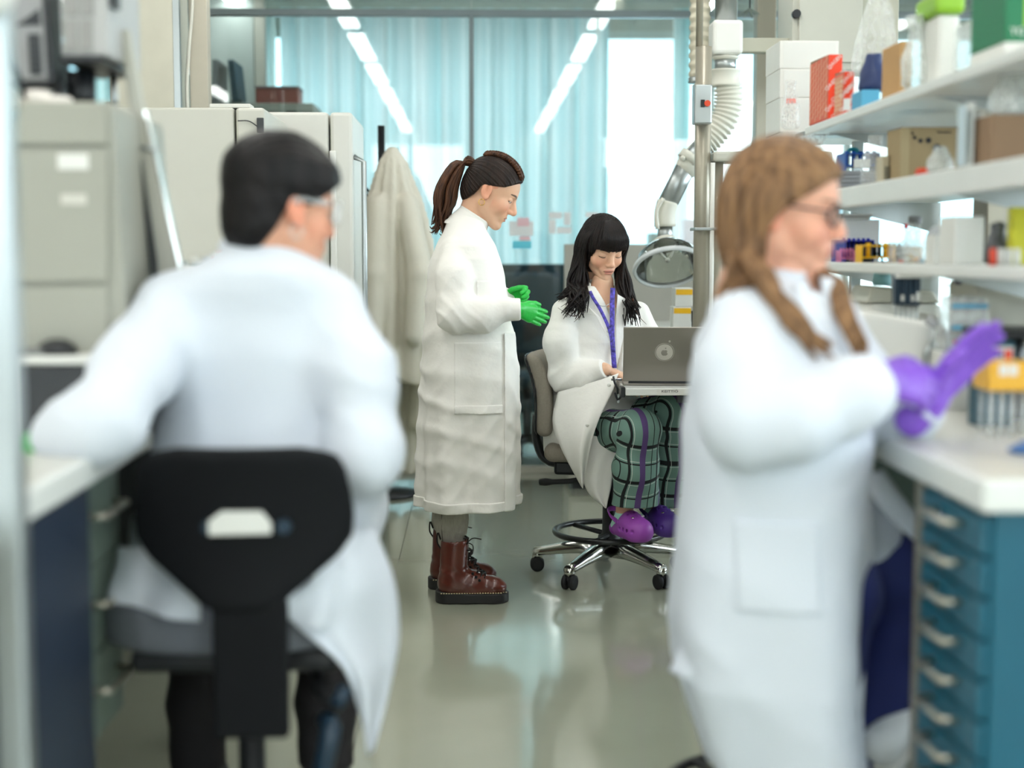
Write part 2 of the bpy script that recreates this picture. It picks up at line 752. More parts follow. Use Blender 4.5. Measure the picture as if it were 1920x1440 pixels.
# wall behind the camera with one tall window and two more added for frontal light
wb = MB()
wx0, wx1, wz0, wz1 = -1.45, -0.1, 1.5, 2.8
bands = [(-3.4, -1.75, 0.95, 2.9), (wx0, wx1, wz0, wz1), (1.75, 4.8, 0.95, 2.9)]
prev = X0
for (a, b, za, zb) in bands:
    wb.box((prev, Y0 - 0.1, 0), (a, Y0, H))
    wb.box((a, Y0 - 0.1, 0), (b, Y0, za)).box((a, Y0 - 0.1, zb), (b, Y0, H))
    prev = b
wb.box((prev, Y0 - 0.1, 0), (X1, Y0, H))
struct('wall_back', wb, M_wall)


def window(name, axis, a0, a1, z0, z1, d, n, fr=0.05, th=0.08, nh=1, m=None):
    """framed window in a wall: axis 'x' runs along X at depth d, 'y' runs along Y"""
    def B(mb, u0, u1, za, zb, t):
        if axis == 'x':
            mb.box((u0, d - t / 2, za), (u1, d + t / 2, zb))
        else:
            mb.box((d - t / 2, u0, za), (d + t / 2, u1, zb))
        return mb
    f = MB()
    B(f, a0, a1, z0, z0 + fr, th); B(f, a0, a1, z1 - fr, z1, th)
    for i in range(n + 1):
        u = a0 + (a1 - a0 - fr) * i / n
        B(f, u, u + fr, z0 + fr, z1 - fr, th)
    o = struct(name, f, m or M_whitep)
    for i in range(n):
        u0 = a0 + (a1 - a0 - fr) * i / n + fr
        u1 = a0 + (a1 - a0 - fr) * (i + 1) / n
        B(MB(), u0, u1, z0 + fr, z1 - fr, 0.006).build('pane', M_pane_out, o)
    return o


window('added_window_5', 'y', Y0, -1.4, 1.75, 2.95, X0 - 0.05, 2, fr=0.06)  # window added out of view for cool daylight from the left
window('window_4', 'x', wx0, wx1, wz0, wz1, Y0 - 0.05, 1)
window('added_window_6', 'x', -3.4, -1.75, 0.95, 2.9, Y0 - 0.05, 2)  # added behind the camera to throw cool light on the coats
window('added_window_7', 'x', 1.75, 4.8, 0.95, 2.9, Y0 - 0.05, 3)  # its wider counterpart, likewise added for frontal light
# right wall: sill, head and a band of windows
MB1 = MB().box((X1, Y0, 0), (X1 + 0.1, Y1, 0.95)).box((X1, Y0, 2.75), (X1 + 0.1, Y1, H))
MB1.box((X1, Y0, 0.95), (X1 + 0.1, -1.0, 2.75)).box((X1, Y1 - 0.3, 0.95), (X1 + 0.1, Y1, 2.75))
struct('wall_right', MB1, M_wall)
window('window_3', 'y', -1.0, Y1 - 0.3, 0.95, 2.75, X1 + 0.05, 8, fr=0.07)
# far outer wall: low sill and glazing
FY = 11.5
struct('wall_far', MB().box((X0, FY, 0), (X1, FY + 0.1, 0.35)).box((X0, FY, 2.98), (X1, FY + 0.1, H)), M_wall)
window('window_2', 'x', X0, X1, 0.35, 2.98, FY + 0.05, 8, fr=0.055)

# ---- glass partition across the lab
PY = 8.1
gp = thing('window_1', None, None, (0, PY, 0))
gp['kind'] = 'structure'
MB().box((X0, PY - 0.04, 0), (X1, PY + 0.04, 0.035)).build('bottom_rail', M_cream, gp)
MB().box((X0, PY - 0.03, 2.54), (X1, PY + 0.03, 2.575)).build('transom', M_greyrail, gp)
MB().box((X0, PY - 0.035, 3.1), (X1, PY + 0.035, H - 0.002)).build('head_rail', M_greyrail, gp)
for x in (-2.6, -0.005, 2.6):
    MB().box((x - 0.013, PY - 0.03, 0.037), (x + 0.013, PY + 0.03, 2.538), bev=0.003).build('mullion', M_greyrail, gp)
xs = [X0, -2.6, -0.005, 2.6, X1]
for a, b in zip(xs[:-1], xs[1:]):
    MB().box((a + 0.016, PY - 0.005, 0.04), (b - 0.016, PY + 0.005, 2.535)).build('pane', M_pane, gp)
    MB().box((a + 0.002, PY - 0.005, 2.58), (b - 0.002, PY + 0.005, 3.095)).build('pane', M_pane, gp)

# ---- curtains in the office behind the partition
def curtain_mat(name, c, k=1.0):
    m = bpy.data.materials.new(name)
    m.use_nodes = True
    nt = m.node_tree
    nt.nodes.clear()
    out = nt.nodes.new('ShaderNodeOutputMaterial')
    df = nt.nodes.new('ShaderNodeBsdfDiffuse')
    tl = nt.nodes.new('ShaderNodeBsdfTranslucent')
    no = nt.nodes.new('ShaderNodeTexNoise')
    no.inputs['Scale'].default_value = 1.0
    no.inputs['Detail'].default_value = 4
    tc = nt.nodes.new('ShaderNodeTexCoord')
    mp = nt.nodes.new('ShaderNodeMapping')
    mp.inputs['Scale'].default_value = (9, 9, 0.05)
    nt.links.new(tc.outputs['Object'], mp.inputs['Vector'])
    nt.links.new(mp.outputs['Vector'], no.inputs['Vector'])
    rp = nt.nodes.new('ShaderNodeValToRGB')
    L = lin(c)
    rp.color_ramp.elements[0].position = 0.35
    rp.color_ramp.elements[1].position = 0.65
    rp.color_ramp.elements[0].color = (L[0] * 0.72, L[1] * 0.87, L[2] * 0.90, 1) if k == 1.0 else (L[0] * k, L[1] * k, L[2] * k, 1)
    rp.color_ramp.elements[1].color = (min(1, L[0] * 1.3), min(1, L[1] * 1.1), min(1, L[2] * 1.08), 1) if k == 1.0 else (*L, 1)
    nt.links.new(no.outputs['Fac'], rp.inputs['Fac'])
    mx = nt.nodes.new('ShaderNodeMixShader')
    mx.inputs['Fac'].default_value = 0.78 if k == 1.0 else 0.25
    for s in (df, tl):
        nt.links.new(rp.outputs['Color'], s.inputs['Color'])
    nt.links.new(df.outputs['BSDF'], mx.inputs[1])
    nt.links.new(tl.outputs['BSDF'], mx.inputs[2])
    nt.links.new(mx.outputs['Shader'], out.inputs['Surface'])
    MATS[name] = m
    return m


M_curt = curtain_mat('pale_blue_curtain', (238, 247, 245))
M_curt2 = curtain_mat('aqua_curtain', (214, 240, 237))


def curtain(name, x0, x1, y, z0, z1, m, wl, amp, label, seed):
    rng = random.Random(seed)
    phs = [rng.uniform(0, 6) for _ in range(4)]

    def f(u, v):
        x = x0 + (x1 - x0) * u
        a = amp * (0.55 + 0.45 * v)
        yy = y + a * (sin(2 * pi * x / wl + phs[0] + 0.9 * sin(x * 3.1 + phs[1])) + 0.5 * sin(2 * pi * x / wl * 1.83 + phs[2] + 0.3 * v))
        return Vector((x, yy, z0 + (z1 - z0) * (1 - v)))
    o = MB().grid(f, int(abs(x1 - x0) / 0.018), 14).build(name, m)
    o.location = (0, 0, 0)
    return tag(o, label, 'curtain')


CY = 10.9
curtain('curtain', -1.42, 1.02, CY, 0.004, 3.05, M_curt, 0.17, 0.045, 'wide pale blue pleated curtain drawn behind the middle of the glass wall', 3)
curtain('curtain', -2.9, -1.46, CY + 0.05, 0.004, 3.02, M_curt2, 0.15, 0.05, 'aqua green pleated curtain behind the glass, left of the pale blue one', 5)
curtain('curtain', 1.49, 1.62, CY - 0.05, 0.004, 3.05, M_curt2, 0.05, 0.03, 'narrow gathered teal curtain bunched right of the open window', 8)

# ---- the building across the street
bl = thing('building', 'pale office block with banded windows across the street', 'building', (4.5, 27, -6))
MB().box((-9, 27, -6), (16, 33, 14)).build('wall', mat('pale_facade', (192, 187, 183), rough=0.8), bl)
for i in range(6):
    for j in range(9):
        x = -8.2 + j * 2.6
        z = -5.2 + i * 3.1
        MB().box((x, 26.94, z), (x + 2.2, 27.0, z + 1.7)).build('window', mat('facade_glass', (160, 188, 196), rough=0.3), bl)
gr = MB().box((-30, 12.5, -7), (40, 60, -6)).build('ground', mat('street', (150, 150, 146), rough=0.9))
gr['kind'] = 'structure'

# ---- ceiling lights: two rows of linear lamps along the aisle and one over each side aisle
M_lamp = mat('lamp_diffuser', (255, 253, 249), emit=LAMP_STRENGTH, var=0.0)
M_housing = mat('lamp_housing', (225, 226, 224), rough=0.4)


def lamp(x, y, L, label, group):
    o = thing('ceiling_light', label, 'lamp', (x, y, 2.93), group)
    MB().box((x - 0.07, y - L / 2, 2.948), (x + 0.07, y + L / 2, 3.0), bev=0.004).build('housing', M_housing, o)
    MB().box((x - 0.06, y - L / 2 + 0.02, 2.93), (x + 0.06, y + L / 2 - 0.02, 2.947)).build('diffuser', M_lamp, o)
    for dy in (-L * 0.35, L * 0.35):
        MB().cyl((x, y + dy, 3.0), (x, y + dy, H), 0.004, seg=6).build('hanger_rod', M_housing, o)
    return o


LX = (-0.91, 0.93)
NTH = ('first', 'second', 'third', 'fourth', 'fifth', 'sixth')
for ix, x in enumerate(LX):
    for iy, y in enumerate((-3.4, -1.55, 0.3, 2.15, 4.0, 5.85)):
        lamp(x, y, 1.5, 'linear ceiling lamp above the %s side of the aisle, %s from the glass wall' % (('left', 'right')[ix], NTH[5 - iy]),
             'linear lamps above the %s side of the aisle' % ('left', 'right')[ix])
for x in (-2.7, 3.2):
    for iy, y in enumerate((-2.5, 0.3, 3.1, 5.9)):
        lamp(x, y, 1.6, 'linear ceiling lamp above the outer %s aisle, %s from the glass wall' % ('left' if x < 0 else 'right', NTH[3 - iy]),
             'linear lamps above the %s side aisle' % ('left' if x < 0 else 'right'))
for x in (-1.6, 1.6):
    lamp(x, 9.6, 1.4, 'linear ceiling lamp in the office, %s half' % ('left' if x < 0 else 'right'), None)
    lamp(x * 0.45, 8.75, 0.9, 'short unseen ceiling lamp added just behind the glass wall, %s one' % ('left' if x < 0 else 'right'), None)  # short lamps added out of view to brighten the slips on the glass
# ================================================================== benches, cabinets, shelving
M_top = mat('bench_top', (206, 205, 197), rough=0.3, var=0.02)
M_topedge = mat('bench_edge', (226, 228, 224), rough=0.35, var=0.02)
M_handle = mat('satin_handle', (190, 186, 172), rough=0.3, metal=0.8)
M_darkleg = mat('dark_leg', (48, 52, 54), rough=0.5)
M_legal = mat('beige_leg', (150, 144, 130), rough=0.5)

# ---- right bench
rb = thing('lab_bench', 'long white lab bench on the right holding shelves and teal drawers', 'bench', (1.1, 3.5, 0))
BX0, BX1, BYN, BYF = 0.765, 1.6, 2.12, 4.95
MB().box((BX0, BYN, 0.85), (BX1, BYF, 0.9), bev=0.006).build('worktop', M_topedge, rb)
MB().box((BX0 + 0.012, BYN + 0.012, 0.9), (BX1 - 0.01, BYF - 0.01, 0.9012)).build('top_sheet', M_top, rb)
MB().box((BX1 - 0.06, BYN + 0.6, 0.0), (BX1 - 0.02, BYF, 0.848)).build('back_panel', M_beige, rb)
for y in (2.5, 4.2, 4.88):
    MB().box((BX0 + 0.03, y, 0.0), (BX0 + 0.07, y + 0.04, 0.848)).build('leg', M_legal, rb)
fb = thing('lab_bench', 'far white lab bench behind the laptop table carrying the steel column', 'bench', (1.2, 6.4, 0))
MB().box((0.80, 5.62, 0.85), (1.7, 7.2, 0.9), bev=0.006).build('worktop', M_topedge, fb)
MB().box((0.812, 5.632, 0.9), (1.69, 7.19, 0.9012)).build('top_sheet', M_top, fb)
for x in (0.83, 1.62):
    for y in (5.8, 7.1):
        MB().box((x, y, 0.0), (x + 0.04, y + 0.04, 0.848)).build('leg', M_legal, fb)


def drawer_unit(name, label, x0, x1, y0, y1, z0, z1, n, m, mh, face, group=None, hw=0.3):
    """pedestal with n drawers whose fronts face -X (face=-1) or +X (face=1)"""
    o = thing(name, label, 'drawer unit', ((x0 + x1) / 2, (y0 + y1) / 2, z0), group)
    MB().box((x0, y0, z0), (x1, y1, z1), bev=0.003).build('carcass', m, o)
    h = (z1 - z0 - 0.02) / n
    fx = x0 if face < 0 else x1
    for i in range(n):
        za = z0 + 0.01 + i * h
        d = MB().box((min(fx, fx + face * 0.016), y0 + 0.006, za + 0.003), (max(fx, fx + face * 0.016), y1 - 0.006, za + h - 0.003), bev=0.003).build('drawer', m, o)
        ym, w = (y0 + y1) / 2, (y1 - y0) * hw
        zc = za + h * 0.6
        xx = fx + face * 0.016
        MB().tube([(xx, ym - w, zc), (xx + face * 0.028, ym - w * 0.9, zc), (xx + face * 0.028, ym + w * 0.9, zc), (xx, ym + w, zc)], 0.0065, seg=8).build('handle', mh, d)
    return o


drawer_unit('drawer_unit', 'teal blue drawer unit with chrome bow handles under the right bench end', 0.795, 1.45, 2.15, 2.46, 0.12, 0.848, 11, M_teal, M_handle, -1, hw=0.2)
MB2 = thing('trolley_base', 'dark wheeled base below the teal drawer unit', 'base', (1.1, 2.3, 0))
MB().box((0.82, 2.17, 0.07), (1.43, 2.44, 0.119)).build('plinth', M_black, MB2)
for x in (0.86, 1.39):
    for y in (2.2, 2.41):
        MB().cyl((x - 0.012, y, 0.035), (x + 0.012, y, 0.035), 0.035, seg=14).build('wheel', M_rubber, MB2)
drawer_unit('drawer_unit', 'pale grey drawer unit under the right bench behind the knee space', 0.82, 1.45, 3.1, 3.7, 0.1, 0.848, 4, M_green_grey, M_handle, -1)
bpy.data.objects['drawer_unit.001'].location.z = 0.1
for x in (0.86, 1.39):
    for y in (3.15, 3.65):
        MB().cyl((x, y, 0.0), (x, y, 0.1), 0.02, seg=10).build('foot', M_black, bpy.data.objects['drawer_unit.001'])

# ---- left bench
lb = thing('lab_bench', 'white lab bench on the left carrying the tall beige instrument', 'bench', (-1.0, 3, 0))
LX1, LX0, LYN, LYF = -0.64, -1.5, 1.2, 4.7
MB().box((LX0, LYN, 0.853), (LX1, LYF, 0.9), bev=0.006).build('worktop', M_topedge, lb)
MB().box((LX0 + 0.01, LYN + 0.01, 0.9), (LX1 - 0.012, LYF - 0.01, 0.9012)).build('top_sheet', M_top, lb)
for y in (1.5, 3.6, 4.6):
    for x in (LX0 + 0.03, LX1 - 0.1):
        MB().box((x, y, 0.0), (x + 0.05, y + 0.05, 0.852)).build('leg', M_darkleg, lb)
MB().box((LX0, 1.25, 0.0), (LX0 + 0.03, LYF - 0.05, 0.852)).build('back_panel', M_darkleg, lb)  # dark panel added to keep the floor under the bench in shade
MB().box((LX0 + 0.031, LYF - 0.10, 0.0), (LX1 - 0.2, LYF - 0.07, 0.852)).build('added_shade_panel', M_darkleg, lb)  # added likewise, blocks light from the far end
o = thing('cabinet', 'dark navy under-bench cabinet at the left edge, nearest the camera', 'cabinet', (-1.0, 2.25, 0))
MB().box((-1.3, 2.08, 0.06), (-0.672, 2.45, 0.852), bev=0.003).build('carcass', M_dblue, o)
MB().box((-0.671, 2.085, 0.066), (-0.655, 2.445, 0.846), bev=0.003).build('door', M_dblue, o)
MB().box((-1.28, 2.1, 0.0), (-0.72, 2.43, 0.06)).build('plinth', M_black, o)
o = drawer_unit('drawer_unit', 'grey-green hanging drawer unit beside the navy cabinet under the left bench', -1.25, -0.69, 2.46, 2.73, 0.36, 0.852, 3, M_green_grey, M_handle, 1)

# white upright at the very left, close to the camera
o = thing('shelf_post', 'pale aluminium upright post at the left edge, very near', 'post', (-0.72, 1.85, 0))
MB().box((-0.628, 1.86, 0.0), (-0.588, 1.9, 2.4), bev=0.006).build('post', M_alu, o)
MB().box((-0.638, 1.85, 0.0), (-0.59, 1.91, 0.012)).build('foot_plate', M_alu, o)
MB().box((-0.70, 1.80, 1.535), (-0.565, 1.859, 1.72), bev=0.028, seg=4).build('lamp_head', M_whitep, o)

# ---- shelves over the right bench
SX0, SX1 = 1.02, 1.46
for (z0, z1, ya, yb, lab) in ((1.6, 1.625, 2.3, 4.45, 'topmost white shelf above the right bench, under the orange boxes'),
                              (1.365, 1.42, 2.3, 4.6, 'middle white shelf above the right bench, with a deep front rail'),
                              (1.19, 1.215, 2.3, 4.6, 'lowest white shelf above the right bench, with the pipettes hanging below')):
    o = thing('shelf', lab, 'shelf', (1.24, (ya + yb) / 2, z0), 'white shelves over the right bench')
    MB().box((SX0 + 0.02, ya, z1 - 0.02), (SX1, yb, z1)).build('board', M_white, o)
    MB().box((SX0, ya, z0), (SX0 + 0.02, yb, z1), bev=0.004).build('front_rail', M_topedge, o)
    for y in (ya + 0.02, (ya + yb) / 2, yb - 0.05):
        MB().prism([(SX0 + 0.06, z1 - 0.021), (SX1 + 0.02, z1 - 0.021), (SX1 + 0.02, z1 - 0.12), (SX1 - 0.05, z1 - 0.1)], y, y + 0.006, bev=0).build('bracket', M_alu, o)
for i, y in enumerate((2.55, 3.35, 4.2)):
    o = thing('service_column', 'beige service column with sockets behind the shelves, %s' % ('nearest the camera', 'the middle one', 'the far one')[i],
              'column', (1.5, y, 0.9012), 'socket columns behind the right bench shelves')
    MB().box((1.482, y - 0.06, 0.9012), (1.56, y + 0.06, 2.2), bev=0.004).build('housing', M_steel, o)
    for z in (0.98, 1.07, 1.31, 1.47):
        s = MB().box((1.472, y - 0.04, z - 0.035), (1.482, y + 0.04, z + 0.035), bev=0.004).build('socket', M_beige, o)
        for dy in (-0.012, 0.012):
            MB().cyl((1.4705, y + dy, z), (1.473, y + dy, z), 0.005, seg=10).build('hole', M_black, s)

# ---- steel columns and posts
o = thing('column', None, None, (1.0, 5.75, 0)); o['kind'] = 'structure'
MB().cyl((0.912, 5.75, 0.9012), (0.912, 5.75, 2.05), 0.032, seg=28).build('pipe', M_steel, o)
MB().cyl((0.973, 5.77, 0.9012), (0.973, 5.77, 1.60), 0.026, seg=28).build('pipe', M_steel, o)
MB().cyl((0.945, 5.70, 0.9012), (0.945, 5.70, 1.595), 0.009, seg=12).build('conduit', M_whitep, o)
MB().box((0.875, 5.69, 1.33), (1.1, 5.82, 1.342), bev=0.003).build('clamp', M_alu, o)
MB().box((0.948, 5.70, 1.601), (1.42, 5.9, 1.64), bev=0.01).build('cross_beam', M_cream, o)
MB().cyl((0.895, 5.76, 2.0505), (0.895, 5.76, H - 0.001), 0.014).build('stay', M_steel, o)
o = thing('column', None, None, (1.45, 7.2, 0)); o['kind'] = 'structure'
MB().box((1.415, 7.25, 0), (1.51, 7.35, H - 0.001), bev=0.004).build('post', M_steel, o)
o = thing('column', None, None, (-1.4, 6.4, 0)); o['kind'] = 'structure'
MB().box((-1.575, 6.4, 0), (-1.30, 6.75, H - 0.001), bev=0.004).build('pier', mat('pier_paint', (196, 193, 177), rough=0.7), o)
MB().box((-1.299, 6.4, 0), (-1.272, 6.43, H - 0.001)).build('corner_strip', M_alu, o)
MB().box((-1.24, 6.45, 0), (-1.16, 6.53, H - 0.001), bev=0.003).build('post', mat('post_paint', (180, 174, 158), rough=0.7), o)
o = MB().tube(slerp_pts([(-1.205, 6.44, 3.0), (-1.215, 6.43, 2.4), (-1.24, 6.43, 2.1), (-1.25, 6.43, 1.9), (-1.225, 6.44, 1.6)], 24), 0.008, seg=8).build('cable', M_cream)
tag(o, 'cream cable running down the beige post left of the glass', 'cable')

# grey wall panel with black knob, above right
o = thing('wall_cabinet', 'pale grey wall cabinet with a black knob, above the white boxes', 'cabinet', (1.5, 6.3, 1.95))
MB().box((1.36, 6.2, 2.02), (1.66, 6.5, H - 0.001), bev=0.004).build('body', M_cream, o)
MB().box((1.385, 6.185, 2.05), (1.655, 6.199, 2.5), bev=0.003).build('door', M_cream, o)
MB().cyl((1.372, 6.17, 2.25), (1.372, 6.2, 2.25), 0.018, seg=14).build('knob', M_black, o)
MB().box((1.06, 6.25, 2.10), (1.36, 6.32, 2.16), bev=0.004).build('bracket_arm', M_beige, o)
MB().box((1.66, 6.25, 2.02), (1.83, 6.45, H - 0.001), bev=0.004).build('side_panel', M_beige, o)

# ---- tall refrigerators on the left
M_fr = mat('fridge_enamel', (196, 195, 184), rough=0.4, var=0.015)
M_fr2 = mat('fridge_enamel_white', (214, 213, 205), rough=0.4, var=0.015)
o = thing('refrigerator', 'tall cream refrigerator behind the dark-haired person, seen from its side', 'refrigerator', (-1.05, 5.3, 0))
MB().box((-1.4, 5.0, 0.05), (-0.815, 5.62, 1.735), bev=0.008).build('body', M_fr, o)
d = MB().box((-0.808, 5.0, 0.08), (-0.71, 5.62, 1.735), bev=0.01).build('door', M_fr, o)
MB().box((-0.735, 4.985, 1.65), (-0.712, 4.999, 1.70), bev=0.002).build('lock', M_darkleg, d)
MB().box((-0.90, 5.02, 1.736), (-0.76, 5.1, 1.75), bev=0.003).build('hinge_cover', M_fr2, o)
for y in (5.05, 5.5):
    for x in (-1.3, -0.9):
        MB().cyl((x, y, 0), (x, y, 0.05), 0.02, seg=10).build('foot', M_black, o)
MB().tube(slerp_pts([(-0.80, 4.992, 1.69), (-0.76, 4.99, 1.688), (-0.72, 4.995, 1.66)], 10), 0.002, seg=6).build('wire', M_darkleg, o)
o = thing('refrigerator', 'white refrigerator with a tall vertical handle, beside the hanging lab coats', 'refrigerator', (-0.8, 6.0, 0))
MB().box((-1.12, 5.72, 0.05), (-0.565, 6.3, 1.79), bev=0.012).build('body', M_fr2, o)
MB().box((-1.0, 5.712, 0.2), (-0.6, 5.719, 1.66), bev=0.003).build('side_recess', M_fr, o)
d = MB().box((-0.558, 5.72, 0.08), (-0.47, 6.3, 1.79), bev=0.014).build('door', M_fr2, o)
MB().tube([(-0.47, 5.76, 1.62), (-0.43, 5.76, 1.60), (-0.43, 5.76, 0.75), (-0.47, 5.76, 0.73)], 0.011, seg=10).build('handle', M_alu, d)
MB().box((-0.56, 5.705, 0.3), (-0.535, 5.7195, 1.64), bev=0.004).build('door_seal', M_whitep, o)
MB().box((-0.70, 5.704, 1.58), (-0.62, 5.7125, 1.62), bev=0.002).build('badge', M_alu, o)
MB().tube(slerp_pts([(-0.64, 5.69, 1.05), (-0.60, 5.67, 1.13), (-0.55, 5.67, 1.12), (-0.535, 5.69, 0.95)], 14), 0.009, seg=8).build('hose', M_cream, o)
for y in (5.8, 6.2):
    for x in (-1.05, -0.62):
        MB().cyl((x, y, 0), (x, y, 0.05), 0.02, seg=10).build('foot', M_black, o)

# ---- small table in front of the seated person
tb = thing('table', 'small white table carrying the open laptop', 'table', (0.85, 5.3, 0))
MB().box((0.535, 5.02, 0.742), (1.25, 5.58, 0.768), bev=0.003).build('tabletop', M_topedge, tb)
MB().box((0.52, 5.03, 0.735), (0.534, 5.09, 0.772), bev=0.003).build('corner_clamp', M_black, tb)
MB().box((0.72, 5.03, 0.715), (1.24, 5.06, 0.741)).build('apron', M_darkleg, tb)
MB().box((1.18, 5.1, 0.0), (1.22, 5.16, 0.741), bev=0.003).build('leg', M_darkleg, tb)
MB().box((1.18, 5.5, 0.0), (1.22, 5.56, 0.741), bev=0.003).build('leg', M_darkleg, tb)
MB().box((0.645, 5.0165, 0.744), (0.76, 5.0195, 0.766)).build('label_strip', M_whitep, tb)
text_mesh('KEITTIÖ', 0.012, frame((0.69, 5.0162, 0.757), (1, 0, 0), (0, 0, 1)), m=M_black, parent=tb, sx=1.35)

# ---- low grey cabinet with papers behind the seated person (before the glass)
o = thing('low_cabinet', 'low grey cupboard with a pale top in front of the glass wall', 'cabinet', (0.9, 7.6, 0))
M_gcab = mat('grey_cupboard', (168, 166, 156), rough=0.55)
MB().box((0.50, 7.5, 0.04), (1.38, 7.95, 0.83), bev=0.004).build('carcass', M_gcab, o)
MB().box((0.48, 7.48, 0.831), (1.40, 7.97, 0.86), bev=0.004).build('top', M_white, o)
MB().box((0.52, 7.52, 0), (1.36, 7.93, 0.04)).build('plinth', M_black, o)
MB().box((0.50, 7.9, 0.861), (1.40, 7.94, 1.29), bev=0.003).build('back_screen', M_gcab, o)
for x in (0.51, 0.945):
    MB().box((x, 7.485, 0.06), (x + 0.425, 7.499, 0.81), bev=0.003).build('door', M_gcab, o)

# ---- office furniture seen through the glass
M_odark = mat('office_dark_fabric', (44, 66, 78), rough=0.7)
o = thing('office_desk', 'pale office desk behind the glass near the middle', 'desk', (0.2, 9.3, 0))
MB().box((-0.25, 9.3, 0.70), (0.85, 9.9, 0.73), bev=0.004).build('desktop', M_white, o)
for x in (-0.2, 0.78):
    for y in (9.35, 9.82):
        MB().box((x, y, 0), (x + 0.04, y + 0.04, 0.699)).build('leg', M_alu, o)
MB().box((-0.15, 9.8, 0.15), (0.78, 9.815, 0.68)).build('modesty_panel', M_odark, o)


def office_chair(x, y, rz, label):
    M = Matrix.Translation((x, y, 0)) @ Matrix.Rotation(rz, 4, 'Z')
    o = thing('office_chair', label, 'chair', (x, y, 0), None)
    MB(M).box((-0.24, -0.24, 0.44), (0.24, 0.24, 0.52), bev=0.035, seg=3).build('seat', M_odark, o)
    MB(M).box((-0.23, 0.2, 0.6), (0.23, 0.27, 1.12), bev=0.03, seg=3).build('backrest', M_odark, o)
    MB(M).box((-0.03, 0.2, 0.4), (0.03, 0.26, 0.62), bev=0.01).build('back_bar', M_black, o)
    MB(M).cyl((0, 0, 0.1), (0, 0, 0.44), 0.028).build('gas_lift', M_black, o)
    for k in range(5):
        a = 2 * pi * k / 5 + 0.3
        e = (0.3 * cos(a), 0.3 * sin(a))
        MB(M).tube([(0, 0, 0.11), (e[0], e[1], 0.075)], [0.028, 0.018], seg=8).build('foot_arm', M_black, o)
        MB(M).cyl((e[0] - 0.02 * sin(a), e[1] + 0.02 * cos(a), 0.03), (e[0] + 0.02 * sin(a), e[1] - 0.02 * cos(a), 0.03), 0.03, seg=12).build('wheel', M_rubber, o)
    for s in (-1, 1):
        MB(M).tube([(s * 0.25, 0.1, 0.46), (s * 0.29, 0.08, 0.52), (s * 0.29, 0.05, 0.68), (s * 0.29, -0.14, 0.69)], 0.018, seg=8).build('armrest', M_black, o)
    return o


office_chair(0.33, 8.75, 0.15, 'dark blue office chair behind the glass by the green gloves')
office_chair(1.05, 8.75, -0.3, 'second dark office chair behind the glass, half hidden by the seated person')
o = thing('monitor', 'dark computer monitor on the office desk behind the glass', 'monitor', (0.35, 9.5, 0.731))
MB().box((0.05, 9.48, 0.84), (0.62, 9.51, 1.17), bev=0.006).build('screen', M_odark, o)
MB().cyl((0.33, 9.51, 0.745), (0.33, 9.51, 0.9), 0.02).build('stand', M_black, o)
MB().box((0.22, 9.43, 0.7315), (0.44, 9.59, 0.745), bev=0.004).build('base', M_black, o)
# tall grey cupboard in the office, left, with things on top
o = thing('office_cupboard', 'tall grey cupboard in the office behind the glass, above the refrigerators', 'cupboard', (-1.75, 9.4, 0))
M_oc = mat('office_grey', (150, 150, 140), rough=0.6)
MB().box((-2.3, 9.2, 0), (-1.0, 9.7, 2.18), bev=0.005).build('carcass', M_oc, o)
for x in (-2.29, -1.64):
    MB().box((x, 9.185, 0.05), (x + 0.64, 9.199, 2.15), bev=0.004).build('door', M_oc, o)
MB().box((-1.17, 9.17, 2.09), (-1.10, 9.184, 2.13), bev=0.003).build('lock', M_darkleg, o)
for i, (x, dx, lab) in enumerate(((-1.62, 0.03, 'dark flat panel standing on the office cupboard, the left of two'), (-1.49, -0.10, 'dark flat panel leaning on the office cupboard, the right of two'))):
    o = thing('flat_panel', lab, 'panel', (x, 9.4, 2.181))
    T = Matrix.Translation((x, 9.4, 2.181)) @ Matrix.Rotation(dx, 4, 'Y')
    MB(T).box((-0.02, -0.18, 0.012), (0.02, 0.18, 0.27), bev=0.006).build('panel', M_odark if i else mat('panel_grey', (96, 98, 100)), o)
    MB(T).box((-0.035, -0.16, 0.004), (0.035, 0.16, 0.02), bev=0.003).build('foot', M_black, o)
o = thing('storage_box', 'brick red storage box on top of the office cupboard', 'box', (-1.23, 9.4, 2.181))
MB().box((-1.37, 9.27, 2.181), (-1.10, 9.5, 2.28), bev=0.006).build('tub', mat('brick_red', (126, 62, 52), rough=0.6), o)
MB().box((-1.375, 9.265, 2.281), (-1.095, 9.505, 2.292), bev=0.004).build('lid', mat('dull_mauve', (116, 104, 108)), o)
# grey door and partition in the office, far left
o = thing('office_partition', 'tall grey partition wall with a door inside the office, upper left', 'partition', (-1.85, 9.9, 0))
MB().box((-2.02, 9.9, 0), (-1.97, 10.5, 3.0)).build('end_post', mat('taupe', (150, 140, 126)), o)
MB().box((-1.95, 9.95, 0), (-1.48, 10.0, 3.0)).build('panel', mat('grey_panel', (160, 166, 162), rough=0.6), o)
MB().box((-1.47, 9.93, 0), (-1.40, 10.02, 3.02)).build('jamb', mat('taupe2', (164, 160, 150)), o)
o = thing('storage_box', 'tan cardboard carton behind the cream cable, upper left', 'box', (-2.05, 9.0, 0))
MB().box((-2.16, 8.9, 1.55), (-1.86, 9.15, 2.3), bev=0.006).build('carton', mat('tan_card', (196, 178, 132)), o)
MB().box((-2.2, 8.85, 0.0), (-1.8, 9.17, 1.549), bev=0.004).build('pedestal', M_oc, o)
MB().box((-2.06, 8.893, 2.11), (-1.96, 8.8995, 2.15)).build('hand_hole', M_darkleg, o)
